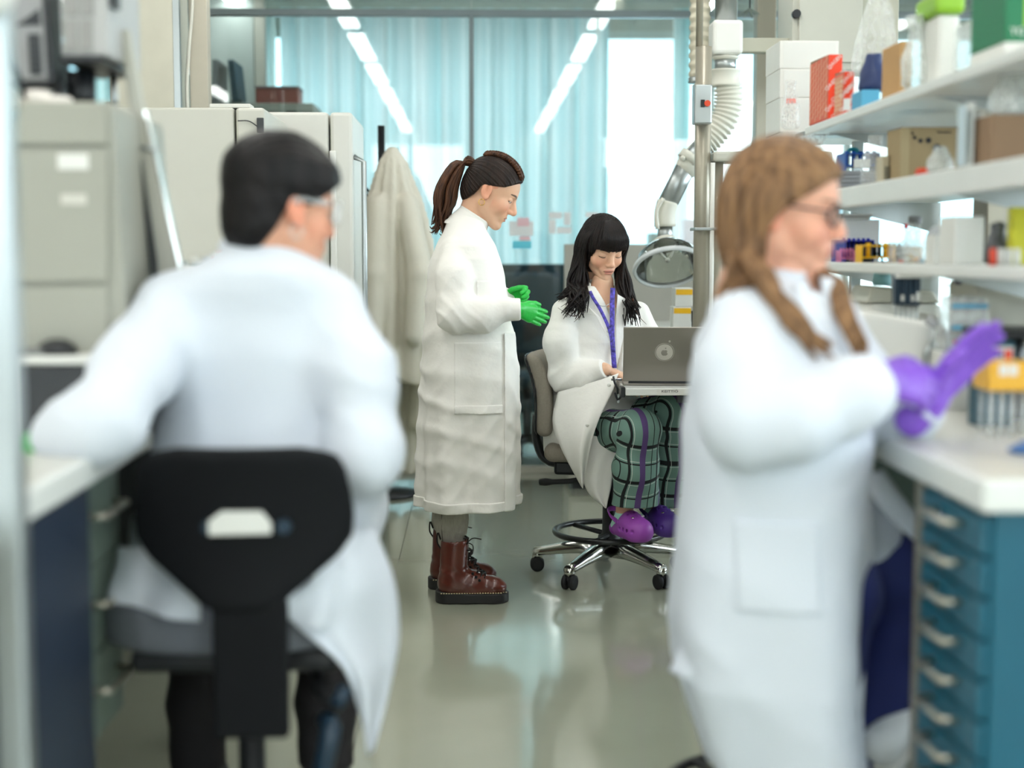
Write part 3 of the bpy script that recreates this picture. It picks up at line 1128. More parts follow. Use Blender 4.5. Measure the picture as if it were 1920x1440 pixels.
# reception shelf with red and white things seen through the right glass
o = thing('bookcase', 'low brown and white bookcase beyond the glass behind the fume hood', 'bookcase', (1.75, 10.2, 0))
MB().box((1.2, 10.1, 0.0), (2.1, 10.4, 1.2), bev=0.004).build('carcass', M_gcab, o)
MB().box((1.48, 10.09, 1.2), (1.58, 10.35, 1.48), bev=0.004).build('upright', mat('redbrown', (170, 104, 76)), o)
MB().box((1.3, 10.09, 1.2), (1.6, 10.35, 1.26), bev=0.004).build('shelf', mat('redbrown2', (176, 108, 80)), o)
for i, x in enumerate((1.24, 1.34, 1.62, 1.715)):
    b = MB().box((x, 10.12, 1.262), (x + 0.09, 10.3, 1.262 + (0.12, 0.22, 0.20, 0.10)[i]), bev=0.004).build('file_box', M_whitep)
    tag(b, 'white file box on the brown bookcase beyond the glass, %s from the left' % ('first', 'second', 'third', 'fourth')[i], 'box', 'file boxes on the bookcase')
b = MB().box((1.82, 10.12, 1.201), (2.05, 10.3, 1.42), bev=0.006).build('printer', M_odark)
tag(b, 'dark grey office machine on the bookcase right of the file boxes', 'printer')

# papers on the glass
def notice(px0, py0, px1, py1, m, label, group=None, d=0.0):
    a, b = W(px0, py1, PY - 0.006), W(px1, py0, PY - 0.006)
    o = MB().box((a.x, PY - 0.0072 - d, a.z), (b.x, PY - 0.0056 - d, b.z)).build('paper_notice', m)
    return tag(o, label, 'notice', group)


M_paper = curtain_mat('notice_paper', (252, 252, 252), 0.97)
M_pink = curtain_mat('pink_paper', (255, 220, 226), 0.97)
M_cyan = curtain_mat('cyan_paper', (130, 232, 250), 0.97)
notice(955, 415, 1000, 442, M_paper, 'white notice on the glass right of the standing person\'s face')
notice(970, 408, 992, 424, M_pink, 'small pink slip overlapping the top of the white notice', None, 0.0018)
notice(974, 443, 994, 451, M_pink, 'narrow pink slip under the white notice')
notice(961, 452, 996, 466, M_cyan, 'bright cyan slip on the glass, lowest of the coloured slips')
for i, (a, b, c, d) in enumerate(((1029, 398, 1054, 410), (1029, 412, 1042, 438), (1044, 426, 1071, 438), (1057, 398, 1070, 422), (1098, 398, 1122, 408))):
    notice(a, b, c, d, M_paper, 'white paper slip on the glass above the seated person, the %s' % ('top left one', 'lower left one', 'second from left', 'third from left', 'rightmost')[i], 'white slips on the glass')
# ================================================================== left instrument and what stands on it
M_inst = mat('instrument_beige', (162, 162, 150), rough=0.5, var=0.015)
M_inst2 = mat('instrument_light', (186, 185, 173), rough=0.45, var=0.015)
IY = 2.62


def PX(px, py, Y=IY):
    w = W(px, py, Y)
    return (w.x, w.z)


o = thing('laboratory_instrument', 'tall beige instrument with sloping sides on the left bench', 'instrument', (-0.75, 2.9, 0.902))
MB().prism([PX(22, 672), PX(22, 560), PX(16, 290), PX(22, 268), PX(34, 205), PX(48, 190), PX(205, 190), PX(212, 205), PX(228, 445), PX(240, 672)], IY, 3.05, 'xz', bev=0.006).build('body', M_inst, o)
# front face panels with fine gaps
MB().prism([PX(26, 530), PX(20, 292), PX(24, 280), PX(205, 280), PX(205, 528)], IY - 0.012, IY - 0.001, 'xz', bev=0.003).build('panel', M_inst, o)
MB().prism([PX(30, 272), PX(44, 204), PX(52, 196), PX(200, 196), PX(205, 272)], IY - 0.012, IY - 0.001, 'xz', bev=0.003).build('panel', M_inst, o)
MB().prism([PX(26, 665), PX(26, 537), PX(205, 535), PX(205, 665)], IY - 0.010, IY - 0.001, 'xz', bev=0.003).build('panel', M_inst, o)
a = W(107, 288, IY - 0.0145); b = W(166, 318, IY - 0.0145)
MB().box((a.x, IY - 0.0145, b.z), (b.x, IY - 0.012, a.z), bev=0.001).build('label_plate', M_whitep, o)
a = W(113, 364, IY - 0.0145); b = W(162, 384, IY - 0.0145)
MB().box((a.x, IY - 0.0145, b.z), (b.x, IY - 0.012, a.z), bev=0.001).build('label_plate', mat('faded_label', (206, 204, 194)), o)
MB().box((W(16, 0, IY).x, IY - 0.07, 1.045), (W(246, 0, IY).x, 3.05, 1.06), bev=0.003).build('ledge', M_whitep, o)
MB().box((W(30, 0, IY).x, IY - 0.03, 0.903), (W(240, 0, IY).x, 3.03, 1.044), bev=0.004).build('dark_base', mat('smoked_base', (24, 26, 29), rough=0.25), o)
for k in range(6):
    x = W(40 + k * 16, 0, IY - 0.03).x
    MB().box((x, IY - 0.033, 0.915), (x + 0.010, IY - 0.0302, 0.945)).build('vent_slot', M_rubber, o)
# raised sloping sash on the aisle side
SY = IY + 0.205
MB().prism([PX(222, 60, SY), PX(240, 52, SY), PX(268, 205, SY), PX(333, 500, SY), PX(333, 610, SY), PX(300, 610, SY), PX(246, 230, SY)], SY, SY + 0.03, 'xz', bev=0.004).build('sash', M_inst2, o)
MB().prism([PX(267, 206, SY), PX(275, 206, SY), PX(341, 500, SY), PX(341, 600, SY), PX(334, 600, SY), PX(334, 500, SY)], SY - 0.004, SY + 0.02, 'xz', bev=0.002).build('sash_edge', M_chrome, o)
MB().prism([PX(258, 285, SY), PX(264, 285, SY), PX(296, 490, SY), PX(296, 520, SY), PX(288, 520, SY)], SY - 0.014, SY - 0.001, 'xz').build('dark_seam', M_darkleg, o)
MB().tube([W(262, 275, SY - 0.005), W(296, 281, SY - 0.005)], 0.004, seg=8).build('latch', M_alu, o)

o = thing('cap', 'dark crumpled cap lying on the instrument ledge', 'cap', (-0.84, 2.58, 1.061))
c = W(92, 650, 2.58)
o.location = (c.x, 2.58, 1.0605); OFF[o.name] = Vector(o.location)
MB().ball((c.x + 0.012, 2.585, 1.062), (0.038, 0.026, 0.027), seg=18).build('crown', M_black, o)
MB().ball((c.x - 0.028, 2.575, 1.066), (0.028, 0.022, 0.008), seg=14).build('brim', mat('grey_cloth', (120, 122, 120)), o)
for ob in o.children:   # flatten below the ledge
    for v in ob.data.vertices:
        v.co.z = max(v.co.z, 0.0004)

TZ = W(100, 190, IY).z + 0.001          # top of the instrument
o = thing('grey_tower', 'light grey metal tower unit with perforated panels on the instrument, on a black drum', 'computer', (-0.8, 2.75, TZ))
a, b = W(116, 104, 2.72), W(201, 0, 2.72)
tz1 = a.z + 0.26
MB().box((a.x, 2.72, a.z), (b.x, 2.98, tz1), bev=0.004).build('case', mat('tower_grey', (176, 176, 174), rough=0.45), o)
for (u0, u1) in ((122, 144), (153, 173)):
    for (v0, v1) in ((37, 96), (-40, 30)):
        p, q = W(u0, v1, 2.7185), W(u1, v0, 2.7185)
        f = MB().box((p.x, 2.716, p.z), (q.x, 2.7195, q.z), bev=0.001).build('mesh_panel', mat('mesh_grey', (150, 149, 146), rough=0.6), o)
MB().box((b.x + 0.0005, 2.73, a.z + 0.09), (b.x + 0.012, 2.77, a.z + 0.15)).build('switch', M_black, o)
MB().box((a.x - 0.004, 2.715, a.z - 0.012), (b.x - 0.01, 2.98, a.z - 0.0005), bev=0.002).build('tray', M_black, o)
c = W(152, 150, 2.85)
MB().cyl((c.x, 2.85, TZ), (c.x, 2.85, a.z - 0.013), 0.0275, seg=24).build('drum', M_black, o)
MB().cyl((c.x + 0.045, 2.92, TZ), (c.x + 0.045, 2.92, a.z - 0.013), 0.008, seg=12).build('stand_rod', M_alu, o)
MB().cyl((c.x - 0.02, 2.93, TZ), (c.x - 0.02, 2.93, a.z - 0.013), 0.006, seg=12).build('stand_rod', M_alu, o)

o = thing('vent_module', 'tilted grey module with a black grille and black frame, upper left corner', 'module', (-0.93, 2.75, TZ))
T = frame(W(22, 152, 2.72), (0.985, 0.12, 0), (0, 0, 1)) @ Matrix.Rotation(R(2), 4, 'Z')
MB(T).box((0, 0, -0.12), (0.068, 0.19, 0.0), bev=0.006).build('case', mat('module_grey', (150, 150, 150)), o)
MB(T).box((0.064, -0.006, -0.125), (0.076, 0.19, 0.004), bev=0.003).build('frame', M_black, o)
MB(T).box((0.034, 0.010, 0.0005), (0.056, 0.085, 0.004), bev=0.001).build('grille', M_black, o)
for k in range(6):
    MB(T).box((0.036, 0.016 + k * 0.011, 0.0045), (0.054, 0.021 + k * 0.011, 0.006)).build('slat', M_darkleg, o)
MB(T).prism([(0.014, 0.10), (0.058, 0.10), (0.058, 0.13)], 0.0005, 0.003, 'xy').build('dark_patch', M_black, o)
MB(T).box((0.0, -0.008, -0.12), (0.07, -0.0005, -0.002), bev=0.002).build('base', M_black, o)
c = W(50, 170, 2.78)
MB().box((c.x - 0.03, 2.76, TZ), (c.x + 0.05, 2.83, W(22, 153, 2.72).z - 0.009), bev=0.004).build('foot', M_inst2, o)

o = thing('black_box', 'black box with white handwritten 22, left of the white strip', 'box', (-0.85, 2.8, TZ))
a, b = W(84, 188, 2.8), W(104, 96, 2.8)
MB().box((a.x, 2.8, TZ), (b.x, 2.9, b.z), bev=0.003).build('case', M_black, o)
MB().box((a.x + 0.001, 2.799, b.z + 0.0005), (b.x - 0.001, 2.87, b.z + 0.024), bev=0.003).build('top', mat('paper_wrap', (206, 202, 192)), o)
text_mesh('22', 0.018, frame((a.x + 0.0105, 2.7993, b.z - 0.014), (1, 0, 0), (0, 0, 1)), m=M_whitep, parent=o)
o = tag(MB().tube(slerp_pts([(b.x - 0.006, 2.83, b.z + 0.028), (b.x - 0.008, 2.84, b.z + 0.05), (b.x - 0.018, 2.85, b.z + 0.066), (b.x - 0.035, 2.86, b.z + 0.062)], 14), 0.0042, seg=8).build('red_cable', mat('red_cable', (214, 62, 40))),
        'red orange cable rising from the black box marked 22', 'cable')
o = thing('paper_strip', 'plain white upright panel between the black box and the black drum', 'panel', (-0.8, 2.95, TZ))
a, b = W(106, 188, 2.95), W(127, 97, 2.95)
MB().box((a.x, 2.95, TZ), (b.x, 2.962, b.z), bev=0.002).build('sheet', M_white, o)
o = tag(MB().tube(slerp_pts([W(14, 60, 2.7), W(22, 110, 2.66), W(38, 150, 2.66), W(45, 186, 2.68) + Vector((0, 0, 0.004))], 16), 0.005, seg=8).build('black_cable', M_black), 'thick black cable hanging over the instrument top, far left', 'cable')
o = tag(MB().tube(slerp_pts([W(90, 186, 2.7), W(105, 172, 2.69), W(120, 158, 2.70), W(131, 146, 2.75)], 10), 0.002, seg=6).build('black_wire', M_black), 'thin black wire sloping up in front of the white panel', 'wire')
o = thing('tissue_pack', 'crumpled white tissue pack lying on the instrument top', 'tissue', (-0.86, 2.7, TZ))
c = W(78, 178, 2.7)
fn = lambda P: smin(ell(P, (c.x - 0.012, 2.71, TZ + 0.014), (0.03, 0.022, 0.016)), ell(P, (c.x + 0.022, 2.70, TZ + 0.008), (0.035, 0.02, 0.011)), 0.01) + 0.002 * wob(P, 130, 3)
v, q = snet(lambda P: np.maximum(fn(P), TZ - P[:, 2]), (c.x - 0.06, 2.67, TZ - 0.006), (c.x + 0.075, 2.75, TZ + 0.045), 0.003)
link_mesh('tissue', np_mesh('tissue', [(v, q)]), mat('tissue', (228, 222, 214), rough=0.9), o)

o = thing('circuit_board', 'small green circuit board with red wire behind the collar', 'circuit board', (-0.68, 3.45, 0.902))
c = W(385, 487, 3.5)
MB().box((c.x - 0.05, 3.42, 0.9015), (c.x + 0.05, 3.58, c.z - 0.012), bev=0.004).build('pedestal', M_whitep, o)
MB(Matrix.Translation((c.x, 3.5, c.z - 0.006)) @ Matrix.Rotation(R(-12), 4, 'Y')).box((-0.06, -0.06, -0.003), (0.06, 0.06, 0.002)).build('board', mat('pcb_green', (38, 100, 76), rough=0.4), o)
for k in range(4):
    MB(Matrix.Translation((c.x, 3.5, c.z - 0.006)) @ Matrix.Rotation(R(-12), 4, 'Y')).box((-0.05 + k * 0.027, -0.055, 0.003), (-0.036 + k * 0.027, -0.03, 0.012 + 0.006 * (k % 2)), bev=0.001).build('component', (M_alu, M_whitep)[k % 2], o)
MB().tube(slerp_pts([(c.x + 0.02, 3.46, c.z + 0.006), (c.x + 0.04, 3.46, c.z + 0.022), (c.x + 0.07, 3.46, c.z + 0.02)], 8), 0.0018, seg=6).build('wire', MATS['red_cable'], o)

# ================================================================== coat stand with lab coats
M_oldcoat = mat('unbleached_coat', (216, 211, 196), rough=0.9, var=0.03, bump=0.15, bscale=30)
o = thing('coat_stand', 'black coat stand with hooks in front of the glass wall', 'coat stand', (-0.45, 7.35, 0))
CX = W(716, 400, 7.35).x
MB().cyl((CX, 7.35, 0.02), (CX, 7.35, 1.88), 0.018, seg=14).build('pole', M_black, o)
MB().lathe([(0.17, 0.0), (0.17, 0.02), (0.05, 0.035), (0.02, 0.05), (0, 0.05)], (CX, 7.35, 0), seg=28).build('base', M_black, o)
for k in range(6):
    a = 2 * pi * k / 6 + 0.25
    u = Vector((cos(a), sin(a), 0))
    p = Vector((CX, 7.35, 1.52))
    MB().tube([p, p + u * 0.06, p + u * 0.12 + Vector((0, 0, 0.05))], 0.008, seg=8).build('hook', M_black, o)


def hung_coat(name, label, cx, cy, ztop, zbot, w, seed, prof, group):
    """lab coat hanging from one point: gathered at the top, deep vertical folds, two sleeves"""
    def fn(P):
        z = P[:, 2]
        t = np.clip((ztop - z) / (ztop - zbot), 0, 1)
        rx = np.interp(t, prof[0], prof[1]) * w
        ry = rx * 0.42 + 0.02
        x, y = P[:, 0] - cx, P[:, 1] - cy
        th = np.arctan2(y / ry, x / rx)
        fold = 1 + 0.16 * np.sin(7 * th + seed) * np.minimum(1, t * 3) + 0.10 * np.sin(13 * th + 2 * seed + 2 * t)
        k0 = np.sqrt((x / (rx * fold)) ** 2 + (y / (ry * fold)) ** 2)
        d = (k0 - 1) * np.minimum(rx, ry) * 0.7
        d = np.maximum(d, np.maximum(z - ztop, zbot + 0.03 * np.sin(3 * th + seed) - z))
        for s in (-1, 1):
            a = (cx + s * w * 0.35, cy - 0.05, ztop - 0.28)
            b = (cx + s * w * 0.55 + 0.02, cy - 0.10, ztop - 0.62)
            e = (cx + s * w * 0.5, cy - 0.12, ztop - 0.92)
            d = smin(d, chain(P, [a, b, e], [0.05, 0.062, 0.05], 0.02), 0.025)
        return d + 0.004 * wob(P, 30, seed)
    v, q = snet(fn, (cx - w - 0.12, cy - 0.3, zbot - 0.08), (cx + w + 0.14, cy + 0.3, ztop + 0.04), 0.011)
    ob = link_mesh(name, np_mesh(name, [(relax(v, q, 2), q)]), M_oldcoat, None, (cx, cy, zbot))
    return tag(ob, label, 'lab coat', group)


hung_coat('lab_coat', 'off-white lab coat hanging on the coat stand, front one with long folds', W(738, 500, 7.2).x, 7.17, 1.76, 0.62, 0.21, 1.0, ([0, 0.06, 0.3, 0.6, 1], [0.10, 0.32, 0.72, 0.95, 1.05]), 'coats on the coat stand')
hung_coat('lab_coat', 'longer off-white lab coat below, its hem almost touching the floor', W(752, 500, 7.4).x, 7.45, 1.30, 0.13, 0.17, 2.3, ([0, 0.06, 0.3, 0.6, 1], [0.2, 0.5, 0.9, 1.0, 0.95]), 'coats on the coat stand')
hung_coat('lab_coat', 'third off-white lab coat on the left side of the coat stand beside the refrigerator', W(680, 500, 7.3).x - 0.02, 7.3, 1.56, 0.5, 0.12, 4.1, ([0, 0.06, 0.3, 0.6, 1], [0.2, 0.5, 0.9, 1.0, 1.0]), 'coats on the coat stand')
for i, c in enumerate([c for c in bpy.data.objects if c.name.startswith('lab_coat')]):
    pass

# ================================================================== fume extraction arm
M_arm = mat('arm_white', (218, 217, 205), rough=0.4, var=0.015)
M_hose = mat('hose_cream', (206, 200, 180), rough=0.6)
o = thing('extraction_arm', 'white articulated fume extraction arm with a clear plastic hood', 'fume arm', (0.95, 6.05, 1.2))
AY = 6.15
P0 = W(1362, -40, AY); P1 = W(1362, 35, AY)
MB().cyl((P0.x, AY, H - 0.001), (P0.x, AY, W(0, 40, AY).z), 0.048, seg=24).build('ceiling_tube', M_alu, o)
za, zb = W(0, 35, AY).z, W(0, 100, AY).z
MB().box((P0.x - 0.064, AY - 0.064, zb), (P0.x + 0.064, AY + 0.064, za), bev=0.016, seg=3).build('swivel_housing', M_whitep, o)
MB().lathe([(0.05, W(0, 100, AY).z), (0.058, W(0, 103, AY).z), (0.045, W(0, 108, AY).z)], (P0.x, AY, 0)).build('ring', M_arm, o)
MB().cyl((P0.x, AY, W(0, 128, AY).z), (P0.x, AY, W(0, 105, AY).z), 0.045, seg=24).build('tube', M_alu, o)
z0, z1 = W(0, 158, AY).z, W(0, 126, AY).z
MB().lathe([(0.062, z0), (0.066, z0 + 0.004), (0.061, z0 + 0.01), (0.061, z1 - 0.01), (0.067, z1 - 0.004), (0.062, z1)], (P0.x, AY, 0)).build('cuff', M_arm, o)
# corrugated elbow from vertical down to the sloping tube
elb = slerp_pts([W(1365, 158, AY), W(1366, 190, AY), W(1358, 222, AY), W(1338, 252, AY), W(1318, 272, AY)], 60)
rr = [0.054 + 0.005 * (1 if i % 4 < 2 else -1) for i in range(60)]
MB().tube(elb, rr, seg=22).build('corrugated_elbow', M_arm, o)
MB().tube([W(1335, 255, AY), W(1287, 318, AY)], 0.047, seg=22).build('upper_tube', M_alu, o)
MB().tube([W(1322, 250, AY + 0.02) , W(1276, 300, AY + 0.02)], 0.014, seg=10).build('link_bar', M_arm, o)
MB().tube([W(1300, 292, AY), W(1290, 305, AY)], 0.055, seg=22).build('clamp_ring', M_arm, o)
MB().tube([W(1292, 302, AY), W(1250, 385, AY)], 0.043, seg=22).build('lower_tube', M_alu, o)
MB().ball(W(1290, 312, AY), 0.052, seg=18).build('joint', M_arm, o)
MB().ball(W(1280, 297, AY - 0.045), 0.012, seg=12).build('knob', M_arm, o)
MB().tube(slerp_pts([W(1252, 378, AY), W(1247, 400, AY), W(1247, 425, AY)], 10), 0.046, seg=22).build('elbow', M_arm, o)
MB().tube(slerp_pts([W(1244, 372, AY - 0.05), W(1231, 395, AY - 0.05), W(1233, 430, AY - 0.05)], 10), 0.009, seg=8).build('spring_arm', M_arm, o)
MB().tube([W(1247, 424, AY), W(1247, 452, AY)], 0.032, seg=20).build('neck_tube', M_alu, o)
hc = W(1247, 456, AY)
ax = Vector((0.06, -0.55, -0.83)).normalized()      # hood opens down towards the aisle
MH = frame(hc, ax.orthogonal(), ax.cross(ax.orthogonal()))
MB(MH).lathe([(0.048, -0.012), (0.056, -0.004), (0.056, 0.012), (0.048, 0.02)], seg=28).build('hood_collar', M_arm, o)
M_hood = sheet_glass('hood_acrylic', (232, 236, 232), -0.02, 0.05)
MB(MH).lathe([(0.05, 0.015), (0.09, 0.03), (0.125, 0.065), (0.142, 0.115), (0.146, 0.125)], seg=40).build('clear_hood', M_hood, o)
MB(MH).lathe([(0.138, 0.112), (0.150, 0.112), (0.154, 0.124), (0.148, 0.134), (0.138, 0.130)], seg=48, closed=True).build('hood_rim', mat('rim_clear', (228, 234, 236), rough=0.2, alpha=0.85), o)
for k in range(3):
    a = 2 * pi * k / 3 + 0.4
    MB(MH).tube([(0.05 * cos(a), 0.05 * sin(a), 0.02), (0.02 * cos(a), 0.02 * sin(a), 0.07), (0, 0, 0.085)], 0.005, seg=8).build('grille_spoke', M_whitep, o)
MB(MH).ball((0, 0, 0.086), 0.011, seg=12).build('grille_hub', M_whitep, o)
# corrugated tan hose left of the arm
o = thing('duct_hose', 'tan corrugated vertical duct hose left of the extraction arm', 'duct', (0.95, 6.35, 2.0))
hx = W(1312, 80, 6.4).x
n = 120
MB().tube([(hx, 6.4, H - 0.003 - (H - 0.003 - W(0, 146, 6.4).z) * i / (n - 1)) for i in range(n)], [0.044 + 0.003 * (1 if i % 4 < 2 else -1) for i in range(n)], seg=20).build('hose', M_hose, o)
MB().lathe([(0.046, 0), (0.05, 0.006), (0.046, 0.012), (0.05, 0.02), (0.046, 0.026)], (hx, 6.4, W(0, 152, 6.4).z)).build('hose_clamp', M_alu, o)
o = thing('switch_box', 'grey switch box with a red and black button below the duct hose', 'switch', (0.97, 5.72, 1.9))
a, b = W(1302, 232, 5.65), W(1336, 158, 5.65)
MB().box((a.x, 5.65, a.z), (b.x, 5.72, b.z), bev=0.006).build('case', M_alu, o)
c = W(1322, 194, 5.648)
MB().box((c.x - 0.017, 5.641, c.z - 0.014), (c.x - 0.002, 5.6495, c.z + 0.014)).build('black_button', M_black, o)
MB().cyl((c.x + 0.008, 5.638, c.z), (c.x + 0.008, 5.6495, c.z), 0.012, seg=16).build('red_button', mat('signal_red', (222, 74, 40)), o)
MB().box((a.x + 0.01, 5.721, a.z + 0.01), (b.x - 0.01, 5.78, b.z + 0.01)).build('bracket', M_steel, o)
o = thing('hanging_plant', 'small dark spiky plant hanging near the ceiling by the window', 'plant', (1.25, 6.9, 2.4))
c = W(1406, 16, 6.9)
for k in range(14):
    a = k * 2.4
    u = Vector((cos(a), sin(a) * 0.6, 0))
    L = 0.05 + 0.03 * ((k * 7) % 5) / 5
    MB().prism([(0, -0.008), (L * 0.5, -0.004), (L, 0), (L * 0.5, 0.004), (0, 0.008)], -0.001, 0.001, 'xy', M=frame(c, u + Vector((0, 0, -0.5 - 0.1 * (k % 3))), (-u.y, u.x, 0.1))).build('leaf', mat('leaf_grey', (120, 132, 124)), o)
MB().cyl((c.x, 6.9, c.z - 0.004), (c.x, 6.9, H - 0.001), 0.004, seg=8).build('stem', M_darkleg, o)

# ================================================================== things on the right-hand shelves
def YX(px, X):
    return X / math.tan(math.atan((px - 960) / F_PX) + YAW)


def px_box(name, label, cat, px0, px1, pyt, zb, X, dY, m, group=None, bev=0.003, part='carton', side=None):
    """box standing at level zb whose near face fills px0..px1 in the photograph, left edge at X"""
    Y = YX(px0, X)
    x1 = W(px1, pyt, Y).x
    zt = W(px0, pyt, Y).z
    o = thing(name, label, cat, (X, Y, zb), group)
    MB().box((X, Y, zb + 0.0003), (x1, Y + dY, zt), bev=bev).build(part, m, o)
    o['_x1'], o['_y'], o['_zt'] = x1, Y, zt
    return o


def bag(name, label, cx, cy, z0, w, d, h, seed, m, tilt=0.0, neck=0.35, cat='bag', hh=0.008):
    """crumpled film bag: full at the bottom and gathered at the top"""
    def fn(P):
        z = P[:, 2]
        t = np.clip((z - z0) / h, 0, 1)
        k = np.interp(t, [0, 0.08, 0.45, 0.8, 1], [0.8, 1, 0.92, 0.55, neck])
        x = (P[:, 0] - cx - tilt * t * h) / (w * k)
        y = (P[:, 1] - cy) / (d * k)
        r = np.sqrt(x * x + y * y)
        dd = (r - 1) * min(w, d) * k * 0.75
        dd = np.maximum(dd, np.maximum(z0 - z, z - z0 - h))
        return dd + min(w, d) * 0.10 * wob(P, 2.2 / min(w, d), seed) + min(w, d) * 0.05 * wob(P, 6 / min(w, d), seed + 1)
    fn2 = lambda P: np.maximum(fn(P), z0 + 0.0005 - P[:, 2])
    v, q = snet(fn2, (cx - w * 1.4, cy - d * 1.4, z0 - 0.02), (cx + w * 1.4 + abs(tilt) * h, cy + d * 1.4, z0 + h + 0.02), hh)
    ob = link_mesh(name, np_mesh(name, [(v, q)]), m, None, (cx, cy, z0))
    return tag(ob, label, cat)


ZT, ZM, ZL, ZB = 1.6255, 1.4205, 1.2155, 0.9015
M_film = film('clear_film', (226, 228, 226), 0.24)
M_film2 = film('milky_film', (220, 226, 222), 0.5)
M_kraft = mat('kraft_card', (168, 148, 112), rough=0.8)
M_tan = mat('tan_card2', (188, 148, 98), rough=0.8)
M_brownbox = mat('brown_card', (150, 122, 96), rough=0.8)
M_orange = mat('orange_card', (232, 66, 30), rough=0.5)
M_orange2 = mat('orange_card_pale', (222, 100, 72), rough=0.5)
M_stripe = mat('stripe_cream', (240, 206, 170), rough=0.6)
M_navy = mat('navy_wrap', (26, 46, 92), rough=0.5)
M_sky = mat('sky_blue_card', (86, 168, 205), rough=0.5)
M_lime = mat('lime_plastic', (140, 190, 40), rough=0.4)
M_dgreen = mat('green_card', (22, 116, 76), rough=0.5)
M_rackblue = mat('rack_blue', (26, 84, 170), rough=0.4)
M_cobalt = mat('cobalt_plastic', (24, 34, 150), rough=0.4)
M_yellow = mat('yellow_plastic', (246, 190, 20), rough=0.4)
M_pinkp = mat('pink_plastic', (214, 120, 168), rough=0.4)
M_clear = film('clear_plastic', (224, 228, 226), 0.3, rough=0.15, scale=5.0, bump=0.05)

# upper shelf
prevz = ZT
for i, (a, b, t, nm) in enumerate(((1464, 1500, 183, 'white carton with a red edge, bottom of the stack at the top shelf end'),
                                   (1463, 1512, 129, 'white carton in the middle of the stack at the far end of the top shelf'),
                                   (1462, 1514, 76, 'white carton on top of the stack at the far end of the top shelf'))):
    X = 1.02
    Y = 4.62
    x0, x1 = W(a, 100, Y).x, W(b, 100, Y).x + 0.10
    zt = W(a, t, Y).z
    o = thing('white_carton', nm, 'box', (x0, Y, prevz), 'stack of white cartons')
    MB().box((x0, Y - 0.0, prevz + 0.0005), (x1, Y + 0.22, zt), bev=0.002).build('carton', M_whitep, o)
    MB().box((x0 + 0.012, Y - 0.0012, prevz + 0.006), (x1 - 0.01, Y - 0.0002, zt - 0.006)).build('front_flap', M_white, o)
    if i == 0:
        MB().box((x0 + 0.02, Y - 0.003, zt - 0.018), (x0 + 0.05, Y - 0.0015, zt - 0.003)).build('red_tab', M_orange, o)
    prevz = zt
o = thing('shelf', 'short white end shelf holding the stack of white cartons', 'shelf', (1.1, 4.7, 1.6))
MB().box((0.98, 4.58, 1.603), (1.3, 4.86, 1.6252), bev=0.003).build('board', M_white, o)
MB().box((1.02, 4.47, 1.603), (1.3, 4.579, 1.615)).build('tie_bar', M_alu, o)
MB().box((1.24, 4.70, 0.9015), (1.27, 4.73, 1.6029)).build('post', M_alu, o)


def orange_box(name, label, pfar, pnear, pright, pyt, X, group):
    """carton whose striped face looks at the aisle and whose lettered face looks at the camera"""
    Y, Yf = YX(pnear, X), YX(pfar, X)
    x1 = W(pright, pyt, Y).x
    zt = W(pnear, pyt, Y).z
    o = thing(name, label, 'box', (X, Y, ZT), group)
    MB().box((X, Y, ZT + 0.0005), (x1, Yf, zt), bev=0.0015).build('carton', M_orange, o)
    MB().box((X - 0.0010, Y + 0.001, ZT + 0.002), (X - 0.0001, Yf - 0.001, zt - 0.001)).build('striped_panel', M_orange2, o)
    st = MB()
    w, h = Yf - Y, zt - ZT
    for i in range(7):
        for j in range(9):
            u = Yf - w * (0.04 + 0.137 * i)
            z = ZT + h * (0.03 + 0.108 * j) + (i % 2) * 0.01
            if z + 0.017 < zt and u - 0.016 > Y:
                st.prism([(u, z), (u - 0.0045, z), (u - 0.0155, z + 0.017), (u - 0.011, z + 0.017)], X - 0.0020, X - 0.0011, 'yz')
    s = st.build('stripe_print', M_stripe, o)
    s['kind'] = 'stuff'
    for k, (fu, fz) in enumerate(((0.40, 0.88), (0.75, 0.66), (0.25, 0.55), (0.72, 0.38), (0.3, 0.22), (0.75, 0.12))):
        text_mesh('QIAGEN', 0.0155, frame((X + (x1 - X) * fu, Y - 0.0006, ZT + h * fz), (cos(0.8), 0, sin(0.8)), (-sin(0.8), 0, cos(0.8))), m=M_whitep, parent=o, sx=0.9)
    MB().prism([(Y + 0.01, zt + 0.0004), (Yf, zt + 0.0004), (Yf, zt + 0.007)], X, X + 0.0015, 'yz').build('open_flap', M_brownbox, o)
    return o, x1, Y, zt


o, x1, Y, zt = orange_box('orange_carton', 'tall orange carton with slanted cream stripes and white lettering, at the left', 1511, 1545, 1580, 102, 1.022, 'orange lettered cartons on the top shelf')
o, x1, Y, zt = orange_box('orange_carton', 'shorter orange carton with a white sticker, right of the tall one', 1557, 1574, 1602, 134, 1.03, 'orange lettered cartons on the top shelf')
x1 -= 0.045
MB().box((x1 + 0.016, Y - 0.0025, ZT + 0.010), (x1 + 0.035, Y - 0.0008, ZT + 0.042)).build('sticker', M_whitep, o)
bag('film_bag', 'clear film bag of pale sleeves left of the orange cartons', 0.99, 4.52, 1.6254, 0.028, 0.05, 0.15, 11, M_film, neck=0.6)
bag('film_bag', 'limp clear bag hanging below the top shelf end, under the orange cartons', 1.0, 4.3, ZM, 0.045, 0.03, 0.172, 12, M_film, tilt=0.1, neck=0.9)
px_box('blue_carton', 'light blue carton lying under the navy pack on the top shelf', 'box', 1606, 1650, 168, ZT, 1.03, 0.1, M_sky)
o = bpy.data.objects['blue_carton']
nz = o['_zt']
bag('navy_pack', 'crumpled navy blue pack on the light blue carton', 1.075, YX(1606, 1.03) + 0.05, nz, 0.042, 0.04, 0.10, 13, M_navy, neck=0.45, cat='pack', hh=0.006)
